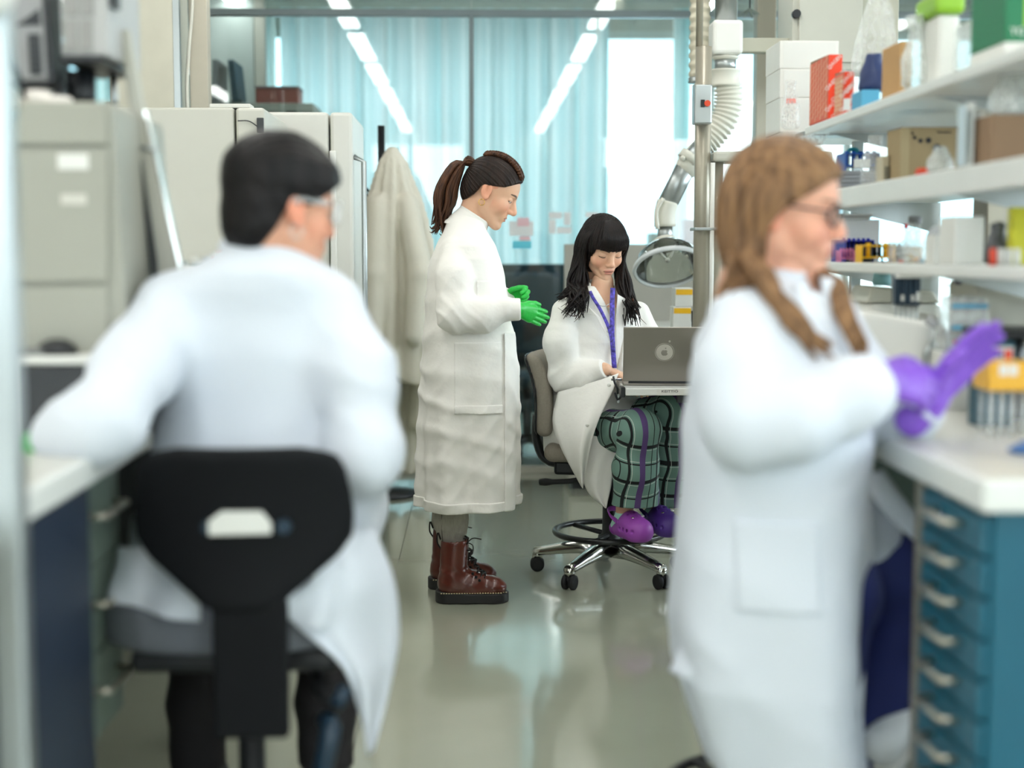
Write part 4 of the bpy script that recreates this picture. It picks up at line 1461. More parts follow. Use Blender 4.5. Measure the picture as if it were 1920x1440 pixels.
bag('film_bag', 'big crinkled clear bag standing above the navy pack near the ceiling', 1.12, 4.02, ZT, 0.075, 0.07, 0.33, 14, M_film, neck=0.35)
px_box('cardboard_box', 'tan cardboard box on the top shelf right of the navy pack', 'box', 1676, 1712, 76, ZT, 1.06, 0.16, M_tan)
bag('film_bag', 'pale green film sleeve hanging over the top shelf edge right of the tan box', 1.035, 3.40, ZT - 0.0, 0.028, 0.05, 0.165, 16, M_film2, neck=0.8)
o = px_box('plastic_tub', 'tall white translucent tub with a lime green lid on the top shelf', 'tub', 1745, 1802, 26, ZT, 1.05, 0.14, M_whitep, bev=0.01, part='tub')
MB().box((1.04, o['_y'] - 0.012, o['_zt'] + 0.0005), (o['_x1'] + 0.008, o['_y'] + 0.15, o['_zt'] + 0.05), bev=0.012).build('lid', M_lime, o)
px_box('plastic_tub', 'grey white translucent tub between the lime lid and the green carton', 'tub', 1812, 1858, 30, ZT, 1.07, 0.14, M_film2, bev=0.01, part='tub')
o = px_box('green_carton', 'dark green carton with a lime flash at the right end of the top shelf', 'box', 1868, 1990, -40, ZT + 0.03, 1.05, 0.2, M_dgreen)
MB().box((1.05, o['_y'], ZT), (o['_x1'], o['_y'] + 0.2, ZT + 0.0302), bev=0.003).build('tray', M_whitep, o)
MB().box((o['_x1'] - 0.072, o['_y'] - 0.0015, ZT + 0.06), (o['_x1'], o['_y'] - 0.0002, o['_zt'])).build('lime_flash', M_lime, o)
text_mesh('YG', 0.022, frame((1.075, o['_y'] - 0.0006, ZT + 0.05), (1, 0, 0), (0, 0, 1)), m=M_whitep, parent=o)
MB().box((1.10, o['_y'] - 0.0015, ZT + 0.01), (1.14, o['_y'] - 0.0002, ZT + 0.024)).build('blue_label', M_sky, o)

# middle shelf
def tube_rack(name, label, px0, px1, pyt, pyb, X, dY, zb, m, n=6, group=None, legs=True):
    Y = YX(px0, X)
    a, b = W(px0, pyb, Y), W(px1, pyt, Y)
    zt = zb + (b.z - a.z)
    o = thing(name, label, 'rack', (X, Y, zb), group)
    th = 0.004
    MB().box((X, Y, zt - th), (b.x, Y + dY, zt), bev=0.001).build('top_plate', m, o)
    MB().box((X, Y, zb + 0.25 * (zt - zb)), (b.x, Y + dY, zb + 0.25 * (zt - zb) + th), bev=0.001).build('lower_plate', m, o)
    for x in (X, b.x - th):
        MB().box((x, Y, zb + 0.0003), (x + th, Y + dY, zt - th), bev=0.001).build('end_plate', m, o)
    for k in range(n):
        u = X + (b.x - X) * (k + 0.5) / n
        MB().cyl((u, Y + dY * 0.25, zb + 0.25 * (zt - zb) + th), (u, Y + dY * 0.25, zt + 0.006), min(0.006, (b.x - X) / n * 0.35), seg=8).build('tube', m, o)
    return o


o = tube_rack('tube_rack', 'blue open tube rack on a stack of grey plates, middle shelf', 1549, 1618, 276, 308, 1.08, 0.10, ZM + 0.0585, M_rackblue, 5)
MB().box((1.078 + 0.026, o.location.y - 0.004, ZM + 0.066), (1.078 + 0.075, o.location.y - 0.0005, ZM + 0.092), bev=0.002).build('window_label', M_whitep, o)
MB().tube(slerp_pts([(1.10, o.location.y + 0.05, ZM + 0.11), (1.105, o.location.y + 0.05, ZM + 0.122), (1.125, o.location.y + 0.05, ZM + 0.122), (1.13, o.location.y + 0.05, ZM + 0.11)], 10), 0.006, seg=8).build('handle', mat('teal_plastic', (20, 128, 138)), o)
for k in range(5):
    b = MB().box((1.06, 4.18, ZM + 0.0003 + k * 0.0116), (1.185, 4.30, ZM + 0.0113 + k * 0.0116), bev=0.002).build('well_plate', (M_clear if k == 0 else mat('lid_grey', (150, 152, 156), rough=0.4)))
    tag(b, ('clear bottom' if k == 0 else 'grey-lidded, %s from the bottom' % ('', 'second', 'third', 'fourth', 'fifth')[k]) + ' well plate in the stack under the blue rack', 'plate', 'well plates under the blue rack')
o = bpy.data.objects['tube_rack']
dy = 4.19 - o.location.y
o.location.y += dy
px_box('small_carton', 'small beige carton with a barcode in front of the large spotted box', 'box', 1648, 1668, 292, ZM, 1.07, 0.07, mat('beige_card', (196, 186, 160)))
o = bpy.data.objects['small_carton']
for k in range(7):
    MB().box((1.076, o['_y'] - 0.0012, ZM + 0.012 + k * 0.005), (1.092, o['_y'] - 0.0002, ZM + 0.0145 + k * 0.005)).build('print_line', M_darkleg, o)
o = px_box('spotted_carton', 'large kraft brown carton with black spots of growing size, middle shelf', 'box', 1682, 1800, 238, ZM, 1.09, 0.13, M_kraft)
Y = o['_y']
MB().box((1.0885, Y - 0.001, ZM + 0.001), (1.09 + 0.0205, Y - 0.0001, o['_zt'] - 0.001)).build('edge_panel', mat('kraft_light', (182, 164, 126)), o)
for (px, py, r) in ((1711, 250, 0.003), (1715, 258, 0.0042), (1726, 264, 0.0052), (1741, 263, 0.0068), (1757, 278, 0.0105)):
    c = W(px, py, Y - 0.001)
    poly = [(c.x + r * (1 + 0.22 * (k % 2)) * cos(k * pi / 8), c.z + r * (1 + 0.22 * (k % 2)) * sin(k * pi / 8)) for k in range(16)]
    MB().prism(poly, Y - 0.0012, Y - 0.0002, 'xz').build('spot', M_black, o)
c = W(1772, 248, Y)
for k_, w_ in enumerate((0.009, 0.004, 0.012, 0.006)):
    MB().box((c.x - 0.02 + sum((0.0105, 0.0055, 0.0135)[:k_]), Y - 0.0012, c.z - 0.002), (c.x - 0.02 + sum((0.0105, 0.0055, 0.0135)[:k_]) + w_, Y - 0.0002, c.z + 0.002)).build('print_mark', M_black, o)
c = W(1712, 335, Y)
text_mesh('TM', 0.010, frame((c.x, Y - 0.0006, c.z), (1, 0, 0), (0, 0, 1)), m=M_black, parent=o)
bag('film_bag', 'crinkled clear bag between the blue rack and the spotted carton', 1.075, 3.86, ZM, 0.04, 0.05, 0.135, 21, M_film, neck=0.5)
bag('film_bag', 'torn clear bag in front of the spotted carton, right part', 1.055, 3.25, ZM, 0.032, 0.03, 0.06, 22, M_film2, neck=0.5)
o = thing('orange_clip', 'small orange red plastic clip on the middle shelf edge', 'clip', (1.045, 3.4, ZM))
c = W(1732, 331, 3.4)
MB().box((c.x - 0.013, 3.39, ZM + 0.0003), (c.x + 0.013, 3.42, ZM + 0.02), bev=0.002).build('clip', mat('coral_plastic', (238, 84, 54)), o)
MB().box((c.x - 0.018, 3.385, ZM + 0.006), (c.x - 0.0131, 3.41, ZM + 0.014)).build('tab', MATS['coral_plastic'], o)
for i, (a, b, t, m) in enumerate(((1799, 1812, 196, mat('pale_blue_file', (196, 214, 222))), (1813, 1829, 190, M_white), (1830, 1845, 205, M_whitep))):
    px_box('file_folder', 'upright file on the middle shelf left of the brown carton, %s' % ('pale blue', 'white, the middle one', 'white, touching the carton')[i], 'folder', a, b, t, ZM, W(a + 0.5, 0, 3.04).x, 0.045, m, 'files on the middle shelf', part='folder')
px_box('cardboard_box', 'open brown carton at the right end of the middle shelf', 'box', 1848, 1985, 214, ZM, 1.045, 0.2, M_brownbox)
bag('film_bag', 'shiny clear bag bulging out of the brown carton at the right', 1.11, 2.97, bpy.data.objects['cardboard_box.001']['_zt'] if 'cardboard_box.001' in bpy.data.objects else 1.5, 0.05, 0.06, 0.11, 23, M_film2, neck=0.8)

# lowest shelf
px_box('paper_stack', 'stack of white papers and grey trays at the far end of the lowest shelf', 'papers', 1572, 1650, 412, ZL, 1.08, 0.2, M_whitep, part='tray')
o = bpy.data.objects['paper_stack']
for k in range(3):
    MB(Matrix.Translation((1.12, o['_y'] + 0.08, o['_zt'] + 0.001 + 0.006 * k)) @ Matrix.Rotation(0.06 * (k - 1), 4, 'Z')).box((-0.035, -0.07, 0), (0.055, 0.09, 0.005)).build('sheet', (M_white, mat('grey_paper', (186, 184, 176)), M_whitep)[k], o)
tube_rack('tube_rack', 'cobalt blue tube rack at the far end of the lowest shelf', 1582, 1640, 437, 478, 1.06, 0.16, ZL, M_cobalt, 6)
tube_rack('tube_rack', 'black tube rack beside the cobalt blue one', 1630, 1698, 443, 474, 1.10, 0.14, ZL, M_black, 7)
tube_rack('tube_rack', 'small pink tube rack in front of the cobalt blue one', 1573, 1604, 465, 487, 1.025, 0.05, ZL, M_pinkp, 5)
tube_rack('tube_rack', 'bright yellow folding rack in front of the black one', 1612, 1680, 454, 487, 1.025, 0.06, ZL, M_yellow, 2)


def bottle(name, label, px, pyt, Y, r, zb, mb, mc, caph=0.02, group=None, liquid=None):
    c = W(px, pyt, Y)
    h = c.z - zb
    o = thing(name, label, 'bottle', (c.x, Y, zb), group)
    MB().lathe([(0, 0.0004), (r * 0.95, 0.0004), (r, 0.004), (r, h * 0.55), (r * 0.75, h * 0.68), (r * 0.6, h * 0.72), (r * 0.6, h - caph)], (c.x, Y, zb), seg=24).build('body', mb, o)
    MB().lathe([(r * 0.68, h - caph), (r * 0.72, h - caph * 0.9), (r * 0.72, h - 0.001), (r * 0.6, h), (0, h)], (c.x, Y, zb), seg=24).build('cap', mc, o)
    if liquid:
        MB().lathe([(0, 0.002), (r * 0.9, 0.002), (r * 0.9, h * 0.35), (0, h * 0.35)], (c.x, Y, zb), seg=20).build('liquid', liquid, o)
    return o


M_broth = mat('amber_liquid', (206, 170, 84), rough=0.2)
bottle('glass_bottle', 'clear glass bottle with a grey cap on the lowest shelf', 1716, 405, 3.75, 0.024, ZL, M_clear, mat('grey_cap', (124, 126, 128)), 0.019, None, M_broth)
bottle('vial', 'small clear vial with a red cap left of the grey-capped bottle', 1699, 420, 3.8, 0.008, ZL, M_clear, mat('red_cap', (214, 40, 44)), 0.012)
px_box('clear_box', 'clear plastic box of coloured caps on the lowest shelf edge', 'box', 1682, 1744, 452, ZL, 1.03, 0.09, M_clear, part='shell')
o = bpy.data.objects['clear_box']
for k, mm in enumerate((MATS['coral_plastic'], M_whitep, M_yellow, mat('amber_cap', (222, 150, 40)), M_sky)):
    MB().cyl((1.042 + k * 0.013, o['_y'] + 0.02, ZL + 0.002), (1.042 + k * 0.013, o['_y'] + 0.02, ZL + 0.010 + 0.004 * (k % 2)), 0.006, seg=10).build('cap', mm, o)
px_box('dispenser', 'grey white dispenser with a sloped lid on the lowest shelf', 'dispenser', 1748, 1780, 440, ZL, 1.06, 0.07, M_whitep, part='body')
o = bpy.data.objects['dispenser']
MB().prism([(1.06, o['_zt'] + 0.0004), (o['_x1'], o['_zt'] + 0.0004), (o['_x1'] - 0.008, o['_zt'] + 0.022), (1.075, o['_zt'] + 0.018)], o['_y'], o['_y'] + 0.07, 'xz', bev=0.002).build('lid', mat('pale_grey', (196, 200, 204)), o)
px_box('white_carton', 'plain white box in the middle of the lowest shelf', 'box', 1787, 1846, 405, ZL, 1.05, 0.11, M_whitep)
bag('cable_bag', 'clear bag of dark cables right of the plain white box', 1.105, 3.02, ZL, 0.03, 0.025, 0.09, 25, mat('dark_cables', (74, 76, 78), rough=0.4, var=0.6, vscale=60), neck=0.7)
px_box('yellow_folder', 'bright yellow folder at the right end of the lowest shelf', 'folder', 1893, 1990, 388, ZL, 1.11, 0.03, mat('acid_yellow', (200, 196, 34)), part='folder')
for k in range(4):
    c = W(1862 + k * 15, 470, 2.84)
    b = MB().cyl((c.x, 2.84, ZL + 0.0003), (c.x, 2.84, ZL + 0.034), 0.0065, seg=12).build('cap_tube', (mat('vermilion', (224, 70, 40)) if k == 0 else M_whitep))
    tag(b, ('red' if k == 0 else 'white') + ' capped tube standing at the right end of the lowest shelf' + ('' if k == 0 else ', %s white one' % ('', 'first', 'second', 'third')[k]), 'tube', 'tubes on the lowest shelf')

# pipettes hanging under the lowest shelf
M_pip = mat('pipette_navy', (24, 48, 66), rough=0.35)
for k in range(5):
    px = 1692 + k * 9.6
    Y = 3.5 - k * 0.012
    c = W(px, 500, Y)
    xx = 1.0
    c = Vector((W(px, 0, Y).x, Y, ZL - 0.030))
    c.x -= 0.0
    o = thing('pipette', 'navy pipette hanging from the lowest shelf, %s of five' % ('leftmost', 'second from left', 'middle', 'second from right', 'rightmost')[k], 'pipette', (c.x, Y - 0.06, 1.05), 'pipettes under the lowest shelf')
    yy = Y
    MB().prism([(c.x - 0.0055, 1.187), (c.x + 0.0055, 1.187), (c.x + 0.0068, 1.165), (c.x + 0.0055, 1.115), (c.x - 0.0048, 1.115), (c.x - 0.0068, 1.16)], yy - 0.02, yy + 0.012, 'xz', bev=0.002).build('grip', M_pip, o)
    MB().tube([(c.x, yy - 0.004, 1.1875), (c.x, yy - 0.004, 1.2)], 0.004, seg=10).build('plunger', M_black, o)
    MB().tube([(c.x, yy - 0.004, 1.1145), (c.x + 0.002, yy - 0.004, 1.085), (c.x + 0.004, yy - 0.004, 1.055)], [0.005, 0.0038, 0.002], seg=10).build('shaft', M_alu, o)
    if k in (1, 3, 4):
        MB().box((c.x - 0.004, yy - 0.0215, 1.125), (c.x + 0.004, yy - 0.0205, 1.14 + 0.008 * (k == 4))).build('label_tag', M_whitep, o)
o = thing('pipette_rail', 'white scalloped pipette holder under the lowest shelf', 'holder', (1.1, 3.5, 1.19))
MB().box((W(1680, 0, 3.5).x, 3.43, 1.1805), (W(1745, 0, 3.5).x, 3.455, 1.1895), bev=0.003).build('rail', M_whitep, o)

# ================================================================== on the right bench
def BYZ(px, X):
    return YX(px, X)


o = thing('centrifuge', 'white benchtop device with a hinged lid beyond the long-haired person', 'device', (1.2, 4.1, ZB))
MB().box((1.09, 3.95, ZB + 0.01), (1.3, 4.2, 1.10), bev=0.02, seg=3).build('body', M_whitep, o)
MB().prism([(1.09, 1.101), (1.30, 1.101), (1.28, 1.135), (1.11, 1.15)], 3.97, 4.18, 'xz', bev=0.008).build('lid', M_cream, o)
for x in (1.11, 1.27):
    for y in (3.98, 4.16):
        MB().cyl((x, y, ZB), (x, y, ZB + 0.011), 0.01, seg=10).build('foot', M_rubber, o)
o = thing('wash_bottle', 'pale wash bottle with a teal nozzle on the white device', 'bottle', (1.16, 4.05, 1.15))
c = W(1598, 540, 4.05)
MB().lathe([(0, 0), (0.024, 0), (0.026, 0.01), (0.022, 0.045), (0.012, 0.058), (0.012, 0.066), (0, 0.066)], (1.155, 4.05, 1.1495), seg=20).build('body', mat('aqua_plastic', (150, 206, 214)), o)
MB().tube(slerp_pts([(1.155, 4.05, 1.214), (1.152, 4.05, 1.232), (1.135, 4.045, 1.24), (1.12, 4.04, 1.228)], 10), 0.003, seg=8).build('nozzle', MATS['teal_plastic'], o)
o = thing('vortex_mixer', 'cream rounded mixer with a blue knob left of the pipettes', 'device', (1.2, 3.75, ZB))
MB().box((1.11, 3.64, ZB), (1.24, 3.82, 1.03), bev=0.03, seg=4).build('body', M_cream, o)
MB().lathe([(0.045, 0), (0.048, 0.02), (0.03, 0.05), (0, 0.055)], (1.17, 3.72, 1.0303)).build('head', M_whitep, o)
o = thing('cream_device', 'cream device with a dark round knob behind the pipettes', 'device', (1.35, 3.5, ZB))
MB().box((1.255, 3.56, ZB), (1.43, 3.78, 1.17), bev=0.012).build('body', M_cream, o)
c = W(1796, 528, 3.55)
MB().cyl((c.x, 3.535, c.z), (c.x, 3.5595, c.z), 0.0085, seg=18).build('knob', mat('violet_black', (52, 46, 66)), o)
c = W(1778, 535, 3.55)
MB().cyl((c.x, 3.55, c.z), (c.x, 3.5595, c.z), 0.003, seg=12).build('button', M_darkleg, o)
M_tip = film('tip_box_clear', (206, 210, 208), 0.45, rough=0.2, scale=4.0, bump=0.05)
o = thing('tip_box', 'clear tapered tub with blue bands on the bench below the pipettes', 'tub', (1.2, 3.1, ZB))
Y = 3.1
pts = [W(1772, 660, Y), W(1862, 660, Y), W(1850, 556, Y), W(1788, 556, Y)]
MB().box((pts[0].x, Y - 0.02, ZB + 0.0003), (pts[1].x, Y + 0.10, pts[0].z - 0.0005), bev=0.003).build('base', M_whitep, o)
MB().prism([(p.x, p.z) for p in pts], Y, Y + 0.09, 'xz', bev=0.004).build('tub', M_tip, o)
for py in (570, 610):
    a, b = W(1784, py + 8, Y), W(1853, py, Y)
    MB().box((a.x, Y - 0.0015, a.z), (b.x, Y - 0.0002, b.z)).build('blue_band', M_sky, o)
c = W(1790, 640, Y - 0.002)
MB().ball((c.x, Y - 0.003, c.z), 0.003, seg=8).build('red_dot', M_orange, o)

o = thing('balance', 'black topped balance at the right edge of the bench', 'balance', (1.2, 2.75, ZB))
a = W(1848, 617, 2.9)
MB().box((a.x, 2.85, a.z - 0.018), (a.x + 0.16, 3.05, a.z), bev=0.006).build('pan', M_black, o)
MB().cyl((a.x + 0.07, 2.95, ZB + 0.06), (a.x + 0.07, 2.95, a.z - 0.019), 0.03, seg=18).build('post', M_black, o)
MB().box((a.x + 0.02, 2.88, ZB + 0.0003), (a.x + 0.15, 3.03, ZB + 0.06), bev=0.006).build('base', M_black, o)
o = thing('printed_carton', 'teal and white printed carton with a red square behind the gloved fingers', 'box', (1.05, 2.75, ZB))
Y = 2.78
a, b = W(1832, 742, Y), W(1903, 641, Y)
MB().box((a.x, Y, ZB + 0.0003), (b.x, Y + 0.05, b.z), bev=0.002).build('carton', mat('deep_teal', (20, 74, 92)), o)
p, q = W(1835, 702, Y), W(1900, 650, Y)
MB().box((p.x, Y - 0.0012, p.z), (q.x, Y - 0.0002, q.z)).build('white_panel', mat('ice_white', (214, 224, 226)), o)
p, q = W(1883, 674, Y), W(1897, 655, Y)
MB().box((p.x, Y - 0.0024, p.z), (q.x, Y - 0.0014, q.z)).build('red_square', M_orange, o)
c = W(1862, 666, Y)
for k_ in range(5):
    MB().box((c.x - 0.022 + 0.0085 * k_, Y - 0.0022, c.z - 0.005), (c.x - 0.0155 + 0.0085 * k_, Y - 0.0013, c.z + 0.006 - 0.003 * (k_ % 2)), bev=0.0004).build('print_mark', mat('print_navy', (24, 60, 92)), o)
c = W(1860, 655, Y)
MB().box((c.x - 0.02, Y - 0.0022, c.z - 0.002), (c.x + 0.02, Y - 0.0013, c.z + 0.002)).build('print_mark', M_orange, o)
c = W(1840, 649, Y - 0.003)
MB().cyl((c.x, Y - 0.003, c.z), (c.x, Y - 0.0003, c.z), 0.007, seg=16).build('yellow_dot', mat('dot_yellow', (226, 220, 60)), o)
o = thing('tip_rack', 'amber yellow tip rack on clear legs at the right edge of the bench', 'rack', (1.0, 2.55, ZB))
Y = 2.62
a, b = W(1854, 734, Y), W(1968, 680, Y)
MB().box((a.x, Y, a.z), (b.x, Y + 0.09, b.z), bev=0.005).build('tray', mat('amber_plastic', (236, 178, 44), rough=0.3), o)
MB().box((a.x + 0.018, Y - 0.0012, b.z - 0.024), (a.x + 0.034, Y - 0.0002, b.z - 0.003)).build('label_tag', M_whitep, o)
MB().box((a.x + 0.037, Y - 0.0012, b.z - 0.024), (a.x + 0.052, Y - 0.0002, b.z - 0.003)).build('label_tag', M_whitep, o)
for k in range(5):
    MB().tube([(a.x + 0.012 + 0.02 * k, Y + 0.02, a.z - 0.0003), (a.x + 0.012 + 0.02 * k, Y + 0.02, ZB + 0.0003)], 0.005, seg=8).build('leg', M_clear, o)
    MB().tube([(a.x + 0.012 + 0.02 * k, Y + 0.07, a.z - 0.0003), (a.x + 0.012 + 0.02 * k, Y + 0.07, ZB + 0.0003)], 0.005, seg=8).build('leg', M_clear, o)
bag('blue_pouch', 'flat denim blue pouch lying at the right edge of the bench', 0.985, 2.40, ZB, 0.085, 0.035, 0.028, 31, mat('denim_blue', (62, 104, 158), rough=0.7), neck=0.3, cat='pouch', hh=0.005)
o = thing('white_instrument', 'large white instrument with a grey hose behind the long-haired person', 'instrument', (1.05, 3.3, ZB))
MB().prism([(W(1600, 0, 3.25).x, ZB + 0.0003), (W(1775, 0, 3.25).x, ZB + 0.0003), (W(1772, 0, 3.25).x, 1.03), (W(1742, 610, 3.25).x, 1.085), (W(1620, 590, 3.25).x, 1.11), (W(1600, 0, 3.25).x, 1.10)], 3.22, 3.46, 'xz', bev=0.012).build('body', M_whitep, o)
c = W(1752, 680, 3.2)
MB().tube(slerp_pts([W(1738, 598, 3.2), W(1764, 618, 3.19), W(1776, 655, 3.19), W(1764, 700, 3.19), W(1745, 712, 3.2)], 24), 0.011, seg=12).build('hose', mat('hose_grey', (168, 170, 172), rough=0.4), o)
MB().tube(slerp_pts([W(1750, 640, 3.215), W(1738, 660, 3.2), W(1735, 690, 3.215)], 10), 0.008, seg=10).build('fitting', M_alu, o)
bag('white_bundle', 'coiled grey wire hung on the far socket column', 1.44, 3.42, ZB, 0.015, 0.015, 0.05, 33, M_alu, hh=0.004, cat='wire')

# yellow and white cartons at the far end of the right bench
for i, (a, b, t, base, Y, m, lab) in enumerate(((1262, 1296, 575, 0.9015, 6.3, M_whitep, 'white carton with a yellow band, lower of two at the far bench end'),
                                             (1266, 1299, 540, None, 6.3, M_yellow, 'yellow topped white carton, upper of two at the far bench end'))):
    x0, x1 = W(a, t, Y).x, W(b, t, Y).x
    zt = W(a, t, Y).z
    zb = base if base else pz
    o = thing('banded_carton', lab, 'box', (x0, Y, zb), 'yellow and white cartons')
    MB().box((x0, Y, zb + 0.0003), (x1, Y + 0.1, zt), bev=0.002).build('carton', M_whitep, o)
    MB().box((x0 + 0.004, Y - 0.0015, zt - 0.03), (x1 - 0.001, Y - 0.0002, zt - 0.006)).build('yellow_band', M_yellow, o)
    pz = zt
o = thing('marker_pot', 'black pot with a yellow marker beside the banded cartons', 'pot', (0.97, 6.25, 0.9015))
c = W(1307, 575, 6.2)
MB().lathe([(0, 0), (0.022, 0), (0.026, 0.09), (0.022, 0.09), (0.019, 0.01), (0, 0.01)], (c.x, 6.2, 0.9016)).build('pot', M_black, o)
MB().cyl((c.x, 6.2, 0.915), (c.x + 0.008, 6.2, 1.05), 0.008, seg=12).build('marker', M_yellow, o)

# green lidded dish beside the columns
o = thing('green_tray', 'dark green round tray on the low shelf right of the steel column', 'tray', (1.1, 5.6, 1.34))
MB().box((1.101, 5.55, 1.305), (1.4, 5.85, 1.325), bev=0.003).build('shelf_plate', M_cream, o)
MB().lathe([(0, 0), (0.08, 0), (0.09, 0.03), (0.085, 0.03), (0.076, 0.006), (0, 0.006)], (1.25, 5.7, 1.3253)).build('dish', mat('bottle_green', (20, 100, 62)), o)
MB().lathe([(0.088, 0.0305), (0.088, 0.036), (0, 0.038)], (1.25, 5.7, 1.3253)).build('lid', M_sky, o)
# ================================================================== people: shared builders
M_skin = vmat('skin', rough=0.5, spec=0.35, sub=0.12, bump=0.02, bscale=400)
M_cloth = mat('white_coat_cotton', (240, 238, 233), rough=0.88, spec=0.2, var=0.012, vscale=5, bump=0.28, bscale=24)
M_eye = vmat('eye_surface', rough=0.12, spec=0.6)


def arr(M):
    return np.array(M, dtype=np.float64)


def xf(v, M):
    A = arr(M)
    return v @ A[:3, :3].T + A[:3, 3]


def head_frame(origin, fwd, roll=0.0, scale=1.0):
    """local y = face direction, z = up, x = the head's right-hand side seen from behind"""
    y = Vector(fwd).normalized()
    x = y.cross(Vector((0, 0, 1))).normalized()
    z = x.cross(y)
    M = Matrix((x, y, z)).transposed().to_4x4() @ Matrix.Rotation(roll, 4, 'Y') @ Matrix.Diagonal((scale, scale, scale, 1))
    M.translation = Vector(origin)
    return M


def head_fn(nose=1.0, chin=1.0, neck_dir=(0, -0.025, -0.2), lids=0.0, cheek=1.0, neck_r=0.052, jaw=1.0, ala=1.0, lip=1.0):
    N = nose

    def fn(P):
        d = ell(P, (0, -0.012, 0.028), (0.0735, 0.090, 0.080))
        d = smin(d, ell(P, (0, 0.020, 0.028), (0.064, 0.064, 0.062)), 0.02)
        d = smin(d, ell(P, (0, 0.022, -0.036), (0.056 * (0.5 + 0.5 * jaw), 0.059, 0.068)), 0.025)
        for s in (-1, 1):
            d = smin(d, cap(P, (s * 0.050 * jaw, -0.005, -0.052), (s * 0.014 * jaw, 0.062, -0.096), 0.015, 0.014), 0.022)
            d = smin(d, sph(P, (s * 0.036, 0.050, -0.032), 0.025 * cheek), 0.02)
        d = smin(d, sph(P, (0, 0.069, -0.097 * chin), 0.0165), 0.015)
        d = smin(d, cap(P, (-0.026, 0.075, 0.017), (0.026, 0.075, 0.017), 0.0095), 0.014)
        for s in (-1, 1):
            d = smax(d, -ell(P, (s * 0.031, 0.094, -0.001), (0.017, 0.016, 0.012)), 0.012)
            d = smin(d, sph(P, (s * 0.031, 0.0655, -0.001), 0.0132), 0.004)
            # upper lid: a shell over the ball, lowered by lids
            d = smin(d, np.maximum(np.abs(sph(P, (s * 0.031, 0.0655, -0.001), 0.0142)) - 0.0009, -(P[:, 2] + 0.001 - 0.006 + 0.011 * lids)), 0.002)
        d = smin(d, cap(P, (0, 0.078, 0.010), (0, 0.094 + 0.005 * N, -0.027), 0.0078, 0.0098), 0.010)
        d = smin(d, cap(P, (0, 0.080, -0.020), (0, 0.092 + 0.004 * N, -0.032), 0.011, 0.0098), 0.007)
        d = smin(d, sph(P, (0, 0.0955 + 0.005 * N, -0.0320), 0.0092), 0.006)
        for s in (-1, 1):
            d = smin(d, ell(P, (s * 0.0112 * ala, 0.0895, -0.0362), (0.0070, 0.0105, 0.0070)), 0.007)
            d = smax(d, -ell(P, (s * 0.0060, 0.0955, -0.0440), (0.0030, 0.0045, 0.0035)), 0.003)
        d = smin(d, ell(P, (0, 0.073, -0.062), (0.028, 0.0155, 0.022)), 0.012)
        d = smin(d, ell(P, (0, 0.0838, -0.0602), (0.0195, 0.0072 * lip, 0.0046 * lip)), 0.004)
        d = smin(d, ell(P, (0, 0.0828, -0.0695), (0.0165, 0.0072 * lip, 0.0052 * lip)), 0.004)
        d = smax(d, -ell(P, (0, 0.0940, -0.0648), (0.0220, 0.0090, 0.0013)), 0.002)
        d = smax(d, -ell(P, (0, 0.0935, -0.0805), (0.014, 0.010, 0.004)), 0.006)
        for s in (-1, 1):
            e = ell(P, (s * 0.0745, -0.014, -0.006), (0.0085, 0.0185, 0.030), rotx(0.18))
            e = smin(e, sph(P, (s * 0.0735, -0.004, -0.031), 0.0085), 0.008)
            e = smax(e, -ell(P, (s * 0.0845, -0.010, -0.004), (0.0075, 0.0095, 0.0185), rotx(0.18)), 0.004)
            d = smin(d, e, 0.006)
        d = smin(d, cap(P, (0, -0.030, -0.055), neck_dir, neck_r, neck_r * 1.06), 0.028)
        return d
    return fn


def rotx(a):
    c, s = cos(a), sin(a)
    return np.array([[1, 0, 0], [0, c, -s], [0, s, c]], dtype=np.float32)


